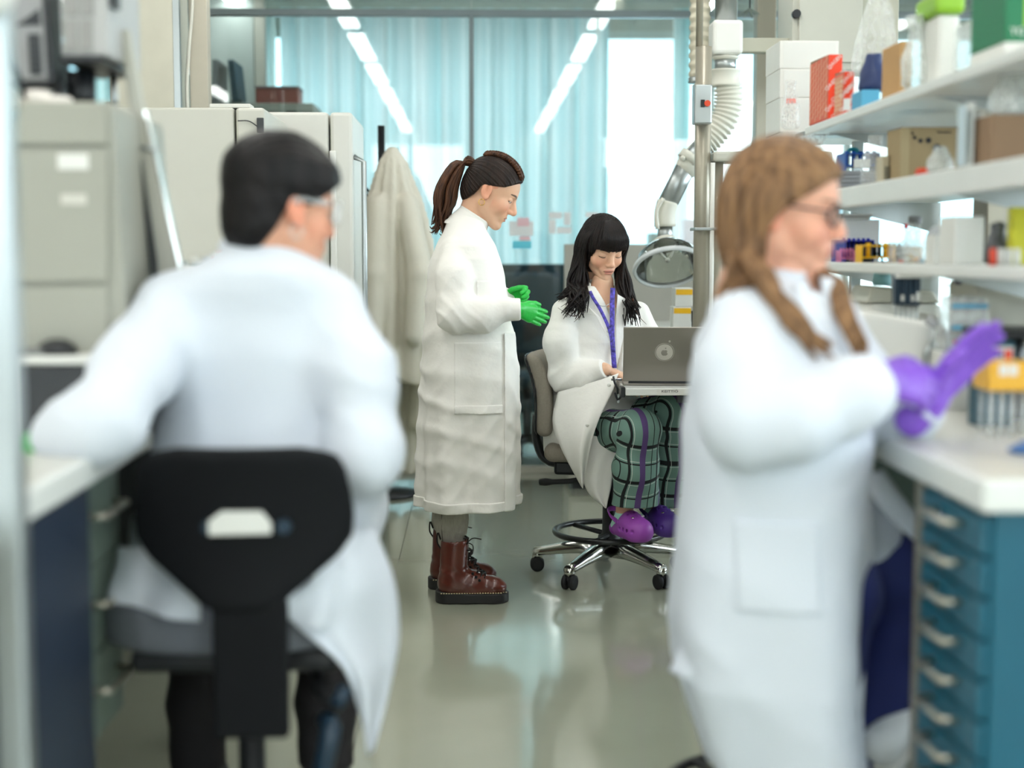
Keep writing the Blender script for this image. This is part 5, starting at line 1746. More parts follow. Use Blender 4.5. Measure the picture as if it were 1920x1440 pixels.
def skin_colors(v, base, lip, brow, blush=0.5, lash=True, seed=0, browz=0.0):
    """true colours of the skin by place: lips, cheeks, brows, lash lines, ears"""
    n = len(v)
    B = np.array(lin(base))
    c = np.repeat(B[None], n, 0)
    x, y, z = v[:, 0], v[:, 1], v[:, 2]

    def mixc(col, w):
        nonlocal c
        w = np.clip(w, 0, 1)[:, None]
        c = c * (1 - w) + np.array(lin(col))[None] * w
    red = (min(255, base[0] + 6), int(base[1] * 0.80), int(base[2] * 0.76))
    for s in (-1, 1):
        q = np.sqrt(((x - s * 0.040) / 0.026) ** 2 + ((z + 0.034) / 0.022) ** 2)
        mixc(red, blush * np.exp(-q * q) * (y > 0.02))
        q = np.sqrt(((np.abs(x) - 0.078) / 0.014) ** 2 + ((y + 0.012) / 0.025) ** 2 + ((z + 0.006) / 0.034) ** 2)
    mixc(red, 0.5 * (np.abs(x) > 0.071) * (np.abs(y + 0.012) < 0.03) * (np.abs(z + 0.006) < 0.04))
    q = np.sqrt((x / 0.013) ** 2 + ((y - 0.104) / 0.013) ** 2 + ((z + 0.033) / 0.013) ** 2)
    mixc(red, 0.5 * blush * np.exp(-q * q))
    lipw = np.maximum((np.abs(x / 0.0200) ** 2 + ((z + 0.0602) / (0.0050)) ** 2) < 1, (np.abs(x / 0.0170) ** 2 + ((z + 0.0692) / 0.0056) ** 2) < 1) & (y > 0.07)
    mixc(lip, 0.75 * lipw)
    slit = (np.abs(z + 0.0648) < 0.0014) & (np.abs(x) < 0.021) & (y > 0.07)
    mixc((int(lip[0] * 0.55), int(lip[1] * 0.4), int(lip[2] * 0.4)), 0.9 * slit)
    for s in (-1, 1):
        u = (s * x - 0.012) / 0.036
        zc = 0.0175 + browz + 0.006 * np.sin(np.clip(u, 0, 1) * 2.4) - 0.0015
        w = (u > 0) & (u < 1) & (np.abs(z - zc) < 0.0042 * (1.15 - 0.7 * np.clip(u, 0, 1))) & (y > 0.03)
        mixc(brow, 0.85 * w)
        if lash:
            ex = (s * x - 0.031) / 0.0135
            zl = -0.0035 - 0.0035 * (1 - np.clip(ex, -1, 1) ** 2)
            w = (np.abs(ex) < 1.05) & (np.abs(z - zl) < 0.0017) & (y > 0.055)
            mixc((40, 26, 22), 0.95 * w)
    return c


def head_mesh(M, hf, base, lip, brow, h=0.0018, **k):
    v, q = snet(hf, (-0.105, -0.125, -0.215), (0.105, 0.135, 0.125), h)
    v = relax(v, q, 1)
    c = skin_colors(v, base, lip, brow, **k)
    return xf(v, M), q, c


def islands(fn, lo, hi, h, base):
    v, q = snet(fn, lo, hi, h)
    return v, q, np.repeat(np.array(lin(base))[None], len(v), 0)


def body_mesh(name, pieces, parent):
    me = np_mesh(name, [(p[0], p[1]) for p in pieces], [p[2] for p in pieces])
    return link_mesh(name, me, M_skin, parent)


def hand_fn(curl=(0.2, 0.25, 0.2), splay=0.06, thumb=(0.8, 0.3, -0.25), grow=0.0, curls=None, wrist=0.05, wr=(0.027, 0.021)):
    """right hand: wrist at origin, fingers along +x, thumb side +y, back of the hand +z"""
    Ks = [((0.086, 0.027, 0.0), (0.041, 0.025, 0.020), 0.0086), ((0.091, 0.008, 0.003), (0.046, 0.029, 0.021), 0.0088),
          ((0.086, -0.011, 0.001), (0.042, 0.027, 0.020), 0.0083), ((0.077, -0.028, -0.003), (0.033, 0.020, 0.018), 0.0074)]
    segs = []
    for i, (k, L, r) in enumerate(Ks):
        cu = curls[i] if curls else curl
        a, p = 0.0, Vector(k)
        sp = splay * (1.5 - i)
        pts = [p.copy()]
        for j in range(3):
            a += cu[j]
            d = Vector((cos(a) * cos(sp), cos(a) * sin(sp), -sin(a)))
            p = p + d * L[j]
            pts.append(p.copy())
        segs.append((pts, [r * 1.04, r, r * 0.94, r * 0.8]))
    t0 = Vector((0.018, 0.020, -0.006))
    td = Vector(thumb).normalized()
    t1 = t0 + (Vector((0.72, 0.62, -0.3)).normalized() * 0.5 + td * 0.5).normalized() * 0.042
    t2 = t1 + td * 0.034
    td2 = (td + Vector((0.35, -0.25, 0))).normalized()
    t3 = t2 + td2 * 0.026

    def fn(P):
        d = None
        for i, (k, L, r) in enumerate(Ks):
            base = (0.012, 0.012 * (1.3 - i * 0.85), -0.001)
            e = cap(P, base, k, 0.0145, 0.0112)
            d = e if d is None else smin(d, e, 0.012)
        w, u = wr
        d = smin(d, ell(P, (-0.01, 0, 0), (0.03, w, u)), 0.015)
        d = smin(d, cap(P, (-wrist, 0, 0), (0.0, 0, 0), (w + u) / 2, (w + u) / 2 * 0.96), 0.015)
        d = smin(d, ell(P, (0.03, 0.016, -0.010), (0.026, 0.015, 0.013)), 0.01)
        for pts, rs in segs:
            d = smin(d, chain(P, pts, rs, 0.002), 0.004)
        d = smin(d, chain(P, [t0, t1, t2, t3], [0.0135, 0.0115, 0.0098, 0.0078], 0.003), 0.008)
        return d - grow
    return fn


def hand_frame(wrist, fingers, thumbside, left=False, scale=1.0):
    """fingers and thumbside in world directions; for a left hand the frame is mirrored"""
    M = frame(wrist, fingers, thumbside)
    if left:
        M = M @ Matrix.Diagonal((1, 1, -1, 1))
    return M @ Matrix.Diagonal((scale, scale, scale, 1))


def hand_mesh(M, fn, h=0.0019, base=None):
    v, q = snet(fn, (-0.08, -0.08, -0.12), (0.215, 0.11, 0.06), h)
    v = relax(v, q, 1)
    if M.to_3x3().determinant() < 0:
        q = q[:, ::-1]
    v = xf(v, M)
    if base is None:
        return v, q
    return v, q, np.repeat(np.array(lin(base))[None], len(v), 0)


def glove(M, fn, m, parent, label=None, h=0.0019):
    v, q = hand_mesh(M, fn, h)
    o = link_mesh('glove', np_mesh('glove', [(v, q)]), m, parent)
    if label:
        o['label'] = label
    return o


def patch_obj(name, fn, region, lo, hi, h, m, parent, t=0.0022, off=0.001, sm=1):
    """a piece of cloth lying on the surface fn=0 wherever region<0"""
    f = lambda P: np.maximum(np.abs(fn(P) - off) - t, region(P))
    v, q = snet(f, lo, hi, h)
    if len(v) == 0:
        print('empty patch', name)
        return None
    return link_mesh(name, np_mesh(name, [(relax(v, q, sm), q)]), m, parent)


def locks(name, guides, m, parent, seg=6):
    """hair locks: each guide = (points, radius, n, flat); one joined mesh of tapered strands"""
    mb = MB()
    for pts, r, n in guides:
        P = slerp_pts(pts, n)
        rs = []
        for i in range(n):
            t = i / (n - 1)
            rs.append(r * (0.55 + 0.45 * min(1, t * 5)) * (1 - max(0, (t - 0.55) / 0.45) ** 1.6 * 0.86))
        mb.tube(P, rs, seg=seg)
    o = mb.build(name, m, parent)
    o['kind'] = 'stuff'
    return o


def hair_mat(name, c, c2):
    if name in MATS:
        return MATS[name]
    m = mat(name, c, rough=0.45, spec=0.22, bump=0.3, bscale=300, vscale=70, var=0.0, stretch=(1, 1, 0.12))
    rp = [n for n in m.node_tree.nodes if n.type == 'VALTORGB'][0]
    rp.color_ramp.elements[0].color = (*lin(c), 1)
    rp.color_ramp.elements[1].color = (*lin(c2), 1)
    return m


def eyes(M, parent, iris=(70, 44, 30), look=(0, 1, -0.35)):
    for s in (-1, 1):
        mb = MB()
        b = bmesh.new()
        bmesh.ops.create_uvsphere(b, u_segments=20, v_segments=14, radius=0.0136)
        for f in b.faces:
            f.smooth = True
        me = bpy.data.meshes.new('eye')
        b.to_mesh(me)
        b.free()
        co = np.array([v.co for v in me.vertices])
        L = np.array(Vector(look).normalized())
        a = co @ L / 0.0136
        c = np.repeat(np.array(lin((232, 226, 220)))[None], len(co), 0)
        c[a > 0.86] = lin(iris)
        c[a > 0.965] = lin((14, 10, 10))
        at = me.color_attributes.new('Col', 'FLOAT_COLOR', 'POINT')
        at.data.foreach_set('color', np.concatenate([c, np.ones((len(c), 1))], 1).astype(np.float32).ravel())
        me.transform(M @ Matrix.Translation((s * 0.031, 0.0655, -0.001)))
        link_mesh('eye', me, M_eye, parent)
# ================================================================== the standing person in profile
YS = 5.2
p1 = thing('person', 'standing person in profile with a dark ponytail, white coat, green gloves and brown boots', 'person', (W(880, 1120, YS).x, YS, 0.0))
SK1 = (226, 180, 150)
zz = lambda py, Y=YS: W(900, py, Y).z
xx = lambda px, Y=YS: W(px, 600, Y).x
th = R(29)
HM1 = head_frame(W(923, 358, YS), (cos(th), -0.06, -sin(th)), 0.0, 1.03)
hf1 = head_fn(nose=1.5, neck_dir=(0, -0.008, -0.165), lids=0.55, neck_r=0.049)
hv, hq, hc = head_mesh(HM1, hf1, SK1, (200, 120, 108), (58, 40, 30), h=0.0016, blush=0.5)


def p1_body(P):
    y = YS
    d = ell(P, (xx(872), y, 1.08), (0.09, 0.13, 0.20))
    d = smin(d, ell(P, (xx(868), y, 0.86), (0.11, 0.16, 0.14)), 0.06)
    d = smin(d, cap(P, (xx(872), y, 1.26), W(893, 405, YS), 0.05, 0.045), 0.04)
    for s, yy in ((-1, 5.1), (1, 5.3)):
        d = smin(d, chain(P, [(xx(868), y + s * 0.09, 0.84), (xx(852), yy, 0.46), (xx(850 - 6 * (s > 0)), yy, 0.10)], [0.07, 0.042, 0.030], 0.01), 0.03)
    d = smin(d, chain(P, [W(858, 490, 5.11), W(856, 590, 5.0), W(960, 580, 4.985)], [0.030, 0.034, 0.024], 0.01), 0.02)
    d = smin(d, chain(P, [W(872, 490, 5.30), W(880, 585, 5.37), W(945, 557, 5.28)], [0.03, 0.034, 0.024], 0.01), 0.02)
    return d


bv = islands(p1_body, (xx(780), 4.9, 0.02), (xx(985), 5.5, 1.42), 0.009, SK1)
body_mesh('body', [(hv, hq, hc), bv], p1)
eyes(HM1, p1)

# ---- coat
secs1 = []
for py, a, b, ry in ((404, 846, 898, 0.055), (418, 838, 908, 0.085), (440, 830, 918, 0.13), (462, 818, 930, 0.165), (485, 808, 938, 0.185), (520, 802, 946, 0.19), (560, 799, 952, 0.19),
                     (600, 797, 958, 0.19), (650, 794, 966, 0.2), (700, 792, 971, 0.205), (760, 790, 973, 0.21), (830, 788, 972, 0.215), (900, 786, 970, 0.22), (946, 785, 969, 0.22)):
    xa, xb = xx(a), xx(b)
    secs1.append((zz(py), (xa + xb) / 2, YS, (xb - xa) / 2, ry))
zh1 = zz(941)


def coat1(P, hollow=True):
    d, t, b = loft(P, secs1, 2.3)
    z = P[:, 2]
    k = np.clip((1.0 - z) / 0.5, 0, 1)
    ang = np.arctan2(P[:, 1] - YS, P[:, 0] - xx(878))
    d = d - 0.010 * k * np.sin(6 * ang + 1.0) - 0.006 * k * np.sin(11 * ang + 2 + 3 * z)
    d = d - 0.0075 * folds(P, (0.35, 0.2, 1), 0.11, 5, 1.5) * np.clip((1.25 - z) / 0.3, 0.6, 1)
    d = d - 0.0032 * folds(P, (0.8, 0.3, -0.7), 0.065, 15, 1.3) * np.clip((1.15 - z) / 0.2, 0.3, 1)
    d = np.maximum(d, z - secs1[0][0])
    hem = zh1 - 0.012 * (P[:, 0] - xx(878)) * -1.2
    i = d
    d = np.maximum(d, hem - z)
    if hollow:
        d = np.maximum(d, -np.maximum(i + 0.013, z - (zh1 + 0.14)))
    return d


def slv1(P):
    d = chain(P, [W(852, 470, 5.09), W(852, 520, 5.03), W(856, 588, 4.99), W(905, 592, 4.985), W(944, 580, 4.985)], [0.050, 0.062, 0.062, 0.054, 0.043], 0.03)
    c = V3(W(858, 590, 4.99))
    r = np.sqrt(((P - c) ** 2).sum(1))
    w = np.exp(-(r / 0.11) ** 2)
    d = d - 0.0075 * w * folds(P, (0.75, 0, 0.66), 0.042, 9, 0.8) - 0.0065 * folds(P, (0.75, 0.1, -0.6), 0.07, 13, 1.2)
    return d


def cuff1(P):
    a, b = W(938, 581, 4.985), W(976, 580, 4.985)
    d = cap(P, a, b, 0.041, 0.0385)
    n = Vector((1, 0, 0.02))
    return np.maximum(d, half(P, n, float(n.normalized().dot(b))))


def slv1b(P):
    return chain(P, [W(872, 470, 5.33), W(884, 585, 5.37), W(946, 560, 5.28)], [0.062, 0.06, 0.04], 0.03)


def coat1_all(P):
    d = smin(coat1(P), slv1(P), 0.009)
    d = smin(d, cuff1(P), 0.006)
    d = smin(d, slv1b(P), 0.02)
    # neck opening
    a, b = W(884, 415, YS), W(893, 392, YS)
    d = smax(d, -cap(P, a, b, 0.050, 0.050), 0.006)
    d = smax(d, -cap(P, W(888, 425, YS), W(918, 432, YS), 0.046, 0.04), 0.01)
    return d


LO1, HI1 = (xx(770), 4.86, zh1 - 0.03), (xx(990), 5.5, zz(385))
v, q = snet(coat1_all, LO1, HI1, 0.0042)
coat_o = link_mesh('lab_coat', np_mesh('lab_coat', [(relax(v, q, 2), q)]), M_cloth, p1)
# pockets, hem band, front placket, cuff band lying on the coat
near = lambda P: P[:, 1] - 5.12


def rect_px(P, x0, x1, y0, y1, Y=5.0):
    X0, X1_, Z0, Z1 = W(x0, y0, Y).x, W(x1, y0, Y).x, W(x0, y1, Y).z, W(x0, y0, Y).z
    dx = np.maximum(X0 - P[:, 0], P[:, 0] - X1_)
    dz = np.maximum(Z0 - P[:, 2], P[:, 2] - Z1)
    return np.maximum(np.maximum(dx, dz), near(P))


c1 = lambda P: coat1(P, False)
patch_obj('pocket', c1, lambda P: rect_px(P, 851, 941, 642, 772), (xx(840), 4.9, zz(790)), (xx(955), 5.15, zz(630)), 0.0032, M_cloth, coat_o, 0.0022, 0.0015)
patch_obj('pocket_flap', c1, lambda P: rect_px(P, 852, 943, 760, 776), (xx(840), 4.9, zz(790)), (xx(955), 5.15, zz(750)), 0.0028, M_cloth, coat_o, 0.003, 0.003)
patch_obj('chest_pocket', c1, lambda P: rect_px(P, 893, 930, 527, 590), (xx(880), 4.9, zz(600)), (xx(945), 5.15, zz(515)), 0.003, M_cloth, coat_o, 0.002, 0.0012)
patch_obj('front_placket', c1, lambda P: np.maximum(np.maximum(xx(944) - P[:, 0], zh1 - 0.006 - P[:, 2]), np.maximum(P[:, 2] - zz(620), P[:, 1] - 5.14)), (xx(930), 4.9, zh1 - 0.02), (xx(990), 5.18, zz(600)), 0.0035, M_cloth, coat_o, 0.003, 0.004)
patch_obj('hem_band', c1, lambda P: np.maximum(P[:, 2] - zh1 - 0.032, zh1 - 0.006 - 0.5 * (P[:, 0] - xx(878)) * -0.03 - P[:, 2]), (xx(770), 4.9, zh1 - 0.03), (xx(990), 5.5, zh1 + 0.05), 0.0035, M_cloth, coat_o, 0.0032, 0.002)


# collar: folded band round the neck and a lapel point
def collar1(P):
    A, B = V3(W(890, 404, YS)), V3(W(872, 432, YS))
    ax = (A - B) / np.linalg.norm(A - B)
    q_ = P - B
    t = q_ @ ax
    rad = np.sqrt(np.maximum((q_ ** 2).sum(1) - t * t, 0))
    rr = 0.058 + 0.30 * np.maximum(0, 0.060 - t)
    d = np.abs(rad - rr) - 0.0028
    d = np.maximum(d * 0.85, np.maximum(t - 0.068, 0.004 - t + 0.25 * (P[:, 0] - xx(880))))
    d = np.maximum(d, P[:, 0] - xx(918) + 0.3 * np.abs(P[:, 1] - YS))
    return d


sdf_obj('collar', collar1, (xx(815), 5.0, zz(480)), (xx(945), 5.4, zz(380)), 0.0028, M_cloth, coat_o, sm=1)
MB().prism([(W(893, 440, 5.1).x, W(893, 440, 5.1).z), (W(905, 445, 5.1).x, W(905, 445, 5.1).z), (W(922, 455, 5.1).x, W(922, 455, 5.1).z), (W(915, 475, 5.1).x, W(915, 475, 5.1).z), (W(900, 470, 5.1).x, W(900, 470, 5.1).z)], 5.095, 5.1, 'xz', bev=0.001).build('lapel', M_cloth, coat_o)
MB().lathe([(0, -0.002), (0.006, -0.002), (0.0065, 0), (0.005, 0.0015), (0, 0.001)], W(910, 458, 5.09), 'y', seg=14).build('button', M_whitep, coat_o)

# ---- hands in green gloves
M_green = mat('green_nitrile', (34, 186, 66), rough=0.42, var=0.03, bump=0.12, bscale=120)
Hn = hand_frame(W(972, 580, 4.985), (0.74, 0.60, -0.28), (0.30, 0.08, 0.92), False, 0.80)
glove(Hn, hand_fn(grow=0.0016, thumb=(0.97, 0.28, 0.05), curls=[(0.10, 0.15, 0.1), (0.05, 0.15, 0.1), (0.02, 0.12, 0.1), (-0.02, 0.1, 0.1)], splay=0.04, wrist=0.02), M_green, p1)
Hf = hand_frame(W(944, 560, 5.28), (0.93, -0.1, 0.30), (-0.2, -0.35, 0.9), True, 0.80)
glove(Hf, hand_fn(grow=0.0016, thumb=(0.85, 0.15, -0.35), wrist=0.02, curls=[(0.75, 1.1, 0.6), (0.9, 1.0, 0.6), (1.0, 1.0, 0.6), (1.1, 1.0, 0.6)], splay=0.05), M_green, p1)

# ---- jeans and boots
M_jean = mat('grey_denim', (164, 160, 151), rough=0.85, var=0.10, vscale=120, bump=0.2, bscale=300, stretch=(1, 1, 0.3))
M_boot = mat('oxblood_leather', (92, 40, 30), rough=0.28, spec=0.6, var=0.18, vscale=9, bump=0.06, bscale=60, coat=0.25)
M_sole = mat('boot_sole', (34, 34, 36), rough=0.55)
M_lace = mat('boot_lace', (22, 20, 20), rough=0.7)


def jeans1(P):
    d = ell(P, (xx(868), YS, 0.86), (0.115, 0.165, 0.15))
    for s, yy, dx in ((-1, 5.11, 0), (1, 5.3, -5)):
        d = smin(d, chain(P, [(xx(868), YS + s * 0.085, 0.82), W(847 + dx, 930, yy), W(846 + dx, 975, yy), W(847 + dx, 1022, yy)], [0.09, 0.064, 0.058, 0.049], 0.02), 0.02)
    z = P[:, 2]
    return np.maximum(d - 0.004 * folds(P, (0.2, 0.1, 1), 0.03, 21, 1.0) * np.exp(-((z - 0.235) / 0.05) ** 2), 0.19 - z)


sdf_obj('jeans', jeans1, (xx(780), 4.98, 0.17), (xx(960), 5.45, 0.9), 0.0055, M_jean, p1, sm=2)
MB().tube(slerp_pts([W(829, 944, 5.055), W(828, 975, 5.058), W(829, 1005, 5.062), W(831, 1020, 5.07)], 12), 0.0016, seg=6).build('jeans_seam', mat('denim_thread', (98, 94, 88)), p1)


def boot(heel_px, yb, name='boot'):
    x0 = FL(heel_px, yb).x
    yy = FL(heel_px, yb).y + 0.02
    o = thing('boot_root', None, None)
    bpy.data.objects.remove(o)

    def up(P):
        q_ = P - V3((x0, yy, 0))
        d = chain(q_, [(0.062, 0, 0.062), (0.13, 0, 0.060), (0.195, 0, 0.052)], [0.047, 0.046, 0.040], 0.03)
        d = smin(d, ell(q_, (0.212, 0, 0.052), (0.044, 0.045, 0.030)), 0.02)
        d = smin(d, cap(q_, (0.062, 0, 0.07), (0.070, 0, 0.205), 0.047, 0.0505), 0.03)
        d = d - 0.004 * folds(q_, (0.5, 0, 1), 0.035, 3, 0.6) * np.exp(-((q_[:, 2] - 0.115) / 0.03) ** 2)
        d = np.maximum(d, 0.036 - q_[:, 2])
        d = np.maximum(d, q_[:, 2] - 0.232 - 0.12 * (q_[:, 0] - 0.07))
        d = smax(d, -cap(q_, (0.068, 0, 0.19), (0.070, 0, 0.27), 0.043, 0.046), 0.004)
        return d
    b = sdf_obj(name, up, (x0 - 0.02, yy - 0.08, 0.02), (x0 + 0.29, yy + 0.08, 0.27), 0.003, M_boot, p1, sm=2)

    def sole(P):
        q_ = P - V3((x0, yy, 0))
        d2 = chain(q_ * V3((1, 1, 0)), [(0.052, 0, 0), (0.12, 0, 0), (0.20, 0, 0)], [0.052, 0.046, 0.053], 0.03)
        d2 = smin(d2, sph(q_ * V3((1, 1, 0)), (0.214, 0, 0), 0.047), 0.02)
        hs = np.interp(q_[:, 0], [0, 0.07, 0.12, 0.26], [0.042, 0.042, 0.036, 0.036])
        d2 = smax(d2, np.maximum(q_[:, 2] - hs, 0.0005 - q_[:, 2]), 0.004)
        return d2
    sdf_obj('sole', sole, (x0 - 0.02, yy - 0.08, -0.005), (x0 + 0.29, yy + 0.08, 0.05), 0.003, M_sole, b, sm=1)
    st = MB()
    for k in range(26):
        u = 0.02 + k * 0.0092
        w = 0.05 if u < 0.09 else 0.048
        st.box((x0 + u, yy - w - 0.003 if u < 0.235 else yy - w + 0.012, 0.0385), (x0 + u + 0.005, yy - w + 0.003 if u < 0.235 else yy - w + 0.016, 0.041))
    s = st.build('welt_stitching', mat('welt_thread', (206, 190, 150)), b)
    s['kind'] = 'stuff'
    lc = MB()
    for k in range(6):
        t = k / 5
        x = x0 + 0.175 - 0.062 * t
        z = 0.088 + 0.115 * t * t + 0.01 * t
        for s in (-1, 1):
            lc.tube([(x, yy + s * 0.028, z), (x + 0.006, yy, z + 0.016), (x - 0.01, yy - s * 0.028, z + 0.02)], 0.003, seg=6)
    lc.tube(slerp_pts([(x0 + 0.115, yy - 0.01, 0.215), (x0 + 0.135, yy - 0.02, 0.205), (x0 + 0.132, yy - 0.02, 0.175), (x0 + 0.12, yy - 0.015, 0.18)], 12), 0.0022, seg=6)
    lc.tube(slerp_pts([(x0 + 0.11, yy - 0.01, 0.21), (x0 + 0.135, yy - 0.02, 0.232), (x0 + 0.165, yy - 0.02, 0.228)], 10), 0.0022, seg=6)
    ob = lc.build('laces', M_lace, b)
    ob['kind'] = 'stuff'
    for k in range(3):
        MB().cyl((x0 + 0.158 - k * 0.012, yy - 0.047, 0.085 + k * 0.012), (x0 + 0.158 - k * 0.012, yy - 0.0415, 0.086 + k * 0.012), 0.005, seg=12).build('eyelet', M_lace, b)
    MB().tube(slerp_pts([(x0 + 0.022, yy - 0.006, 0.19), (x0 + 0.008, yy - 0.006, 0.215), (x0 + 0.010, yy - 0.006, 0.25), (x0 + 0.02, yy - 0.004, 0.225)], 12), 0.003, seg=6).build('pull_loop', M_lace, b)
    return b


boot(816, 1130)
boot(802, 1104)

# ---- hair
M_hair1 = hair_mat('dark_brown_hair', (20, 15, 14), (48, 34, 27))
M_hair1b = hair_mat('brown_ponytail', (48, 31, 23), (96, 62, 41))


def hairline1(z):
    return np.interp(z, [-0.09, -0.06, -0.04, -0.02, 0.0, 0.018, 0.03, 0.045, 0.06, 0.08], [-0.075, -0.058, -0.046, -0.040, -0.036, 0.006, 0.036, 0.052, 0.066, 0.085])


def hair1(P):
    d = ell(P, (0, -0.012, 0.030), (0.0735, 0.090, 0.080))
    d = smin(d, ell(P, (0, 0.020, 0.030), (0.064, 0.064, 0.062)), 0.02)
    d = smin(d, ell(P, (0, -0.035, -0.02), (0.060, 0.062, 0.06)), 0.03)
    # flow lines converging on the ponytail tie
    a = np.arctan2(P[:, 0], P[:, 2] - 0.01 + 0.3 * (P[:, 1] + 0.07))
    d = d - 0.0095 - 0.0009 * np.sin(38 * a) - 0.0008 * np.sin(71 * a + 1)
    m = (P[:, 1] - hairline1(P[:, 2])) * 0.8
    d = smax(d, m, 0.008)
    return np.maximum(d, -(P[:, 2] + 0.085))


v, q = snet(hair1, (-0.1, -0.13, -0.10), (0.1, 0.11, 0.135), 0.0019)
hair_o = link_mesh('hair', np_mesh('hair', [(xf(relax(v, q, 1), HM1), q)]), M_hair1, p1)
br = MB(HM1)
for bx in (-1, 0, 1):
    for k in range(3):
        pts = []
        for i in range(60):
            t = i / 59
            y = 0.072 - 0.155 * t
            z = 0.028 + 0.100 * sqrt(max(0.0, 1 - ((y + 0.012) / 0.107) ** 2)) - (0.0 if bx == 0 else 0.007)
            ph = 2 * pi * (6 * t + k / 3)
            pts.append((bx * (0.034 - 0.02 * t) + 0.0075 * sin(ph), y, z + 0.0035 * sin(2 * ph)))
        br.tube(pts, 0.0058, seg=7)
o = br.build('braid', M_hair1b, p1)
o['kind'] = 'stuff'
tie = W(889, 309, YS)
TL = HM1.inverted() @ Vector(tie)
rng = random.Random(4)
g = []
end = [W(812, 430, YS), W(820, 438, YS), W(835, 420, YS), W(830, 432, YS)]
for k in range(95):
    a, r = rng.uniform(0, 2 * pi), sqrt(rng.random())
    w = r * 0.042
    oy, oz = cos(a), sin(a)
    e = W(rng.uniform(808, 838), rng.uniform(415, 440), YS)
    p = [Vector(tie) + Vector((0.012, oy * 0.008, oz * 0.006)),
         W(876, 302, YS) + Vector((0, oy * w * 0.4, oz * 0.012)),
         W(856 + oz * 7, 318 + oz * 12, YS) + Vector((0, oy * w * 0.8, 0)),
         W(838 + oz * 19, 352, YS) + Vector((0, oy * w, 0)),
         W(832 + oz * 17, 388, YS) + Vector((0, oy * w, 0)),
         e + Vector((0, oy * w * 0.7, 0))]
    if rng.random() < 0.12:
        p.append(e + Vector((-0.02 * rng.random(), 0, -0.005 + 0.01 * rng.random())))
    g.append((p, rng.uniform(0.004, 0.0075), 18))
locks('ponytail', g, M_hair1b, p1)
MB().tube([Vector(tie) + Vector((0.010, 0, -0.004)), Vector(tie) + Vector((-0.002, 0, 0.001))], 0.017, seg=14).build('hair_tie', mat('maroon_tie', (98, 48, 40)), p1)
ear = HM1 @ Vector((0.080, -0.008, -0.052))
MB(frame(ear, (1, 0, 0), (0, 0, 1))).lathe([(0.0105 + 0.0014 * cos(t), 0.0014 * sin(t)) for t in [2 * pi * k / 8 for k in range(8)]], seg=18, closed=True).build('hoop_earring', mat('gold', (220, 176, 96), rough=0.25, metal=1.0), p1)
# ================================================================== lab stool and the seated person with the laptop
YQ = 5.47
SCX, SCY = W(1143, 1060, YQ).x, YQ
M_seatfab = mat('taupe_fabric', (146, 138, 126), rough=0.9, var=0.06, vscale=150, bump=0.2, bscale=350)
cha = thing('lab_stool', 'taupe swivel stool with chrome star base and black foot ring', 'stool', (SCX, SCY, 0))
CA = R(12)      # the stool faces right and a little towards the camera
TS = Matrix.Translation((SCX, SCY, 0)) @ Matrix.Rotation(-CA, 4, 'Z')
for k in range(5):
    a = R(90 + 72 * k) + CA
    u = Vector((cos(a), sin(a), 0))
    w = Vector((-sin(a), cos(a), 0))
    leg = MB(TS)
    pr = [(0.03, 0.130, 0.036, 0.052), (0.12, 0.124, 0.032, 0.040), (0.20, 0.108, 0.026, 0.032), (0.27, 0.092, 0.022, 0.026), (0.302, 0.086, 0.020, 0.028)]
    b = bmesh.new()
    rings = []
    for (r_, z_, hw, hh) in pr:
        rings.append([b.verts.new(u * r_ + w * (hw * sx) + Vector((0, 0, z_ + dz))) for sx, dz in ((-0.75, 0), (-1, -hh * 0.5), (-0.8, -hh), (0.8, -hh), (1, -hh * 0.5), (0.75, 0), (0.3, hh * 0.25), (-0.3, hh * 0.25))])
    for i in range(len(rings) - 1):
        for j in range(8):
            f = b.faces.new([rings[i][j], rings[i][(j + 1) % 8], rings[i + 1][(j + 1) % 8], rings[i + 1][j]])
            f.smooth = True
    b.faces.new(rings[0][::-1]); b.faces.new(rings[-1])
    leg._merge(b)
    lo_ = leg.build('star_leg', M_chrome, cha)
    e = u * 0.29
    MB(TS).cyl(e + Vector((0, 0, 0.052)), e + Vector((0, 0, 0.082)), 0.020, seg=14).build('collar', M_chrome, lo_)
    cs = MB(TS)
    cs.tube([e + Vector((0, 0, 0.02)), e + Vector((0, 0, 0.05))], 0.014, seg=10)
    cs.box(e - Vector((0.012, 0.018, -0.032)), e + Vector((0.012, 0.018, 0.056)), bev=0.006)
    co = cs.build('caster_fork', M_rubber, lo_)
    ca = R(40 + 60 * k)
    for s in (-1, 1):
        ax = Vector((cos(ca), sin(ca), 0))
        MB(TS).tube([e + ax * (s * 0.006) + Vector((0, 0, 0.0278)), e + ax * (s * 0.010) + Vector((0, 0, 0.0278)), e + ax * (s * 0.022) + Vector((0, 0, 0.0278)), e + ax * (s * 0.025) + Vector((0, 0, 0.0278))], [0.024, 0.0275, 0.0275, 0.018], seg=18).build('wheel', M_rubber, lo_)
MB(TS).lathe([(0.0, 0.075), (0.045, 0.08), (0.05, 0.125), (0.045, 0.135), (0, 0.135)]).build('hub', M_chrome, cha)
MB(TS).lathe([(0.0, 0.1315), (0.048, 0.1315), (0.045, 0.155), (0.03, 0.165), (0.027, 0.36), (0.02, 0.365), (0.02, 0.43), (0, 0.43)]).build('gas_column', M_black, cha)
RZ = 0.172
MB(TS).tube([(0.212 * cos(2 * pi * k / 48), 0.212 * sin(2 * pi * k / 48), RZ) for k in range(48)], 0.0115, seg=12, closed=True).build('foot_ring', mat('ring_black', (24, 26, 27), rough=0.3), cha)
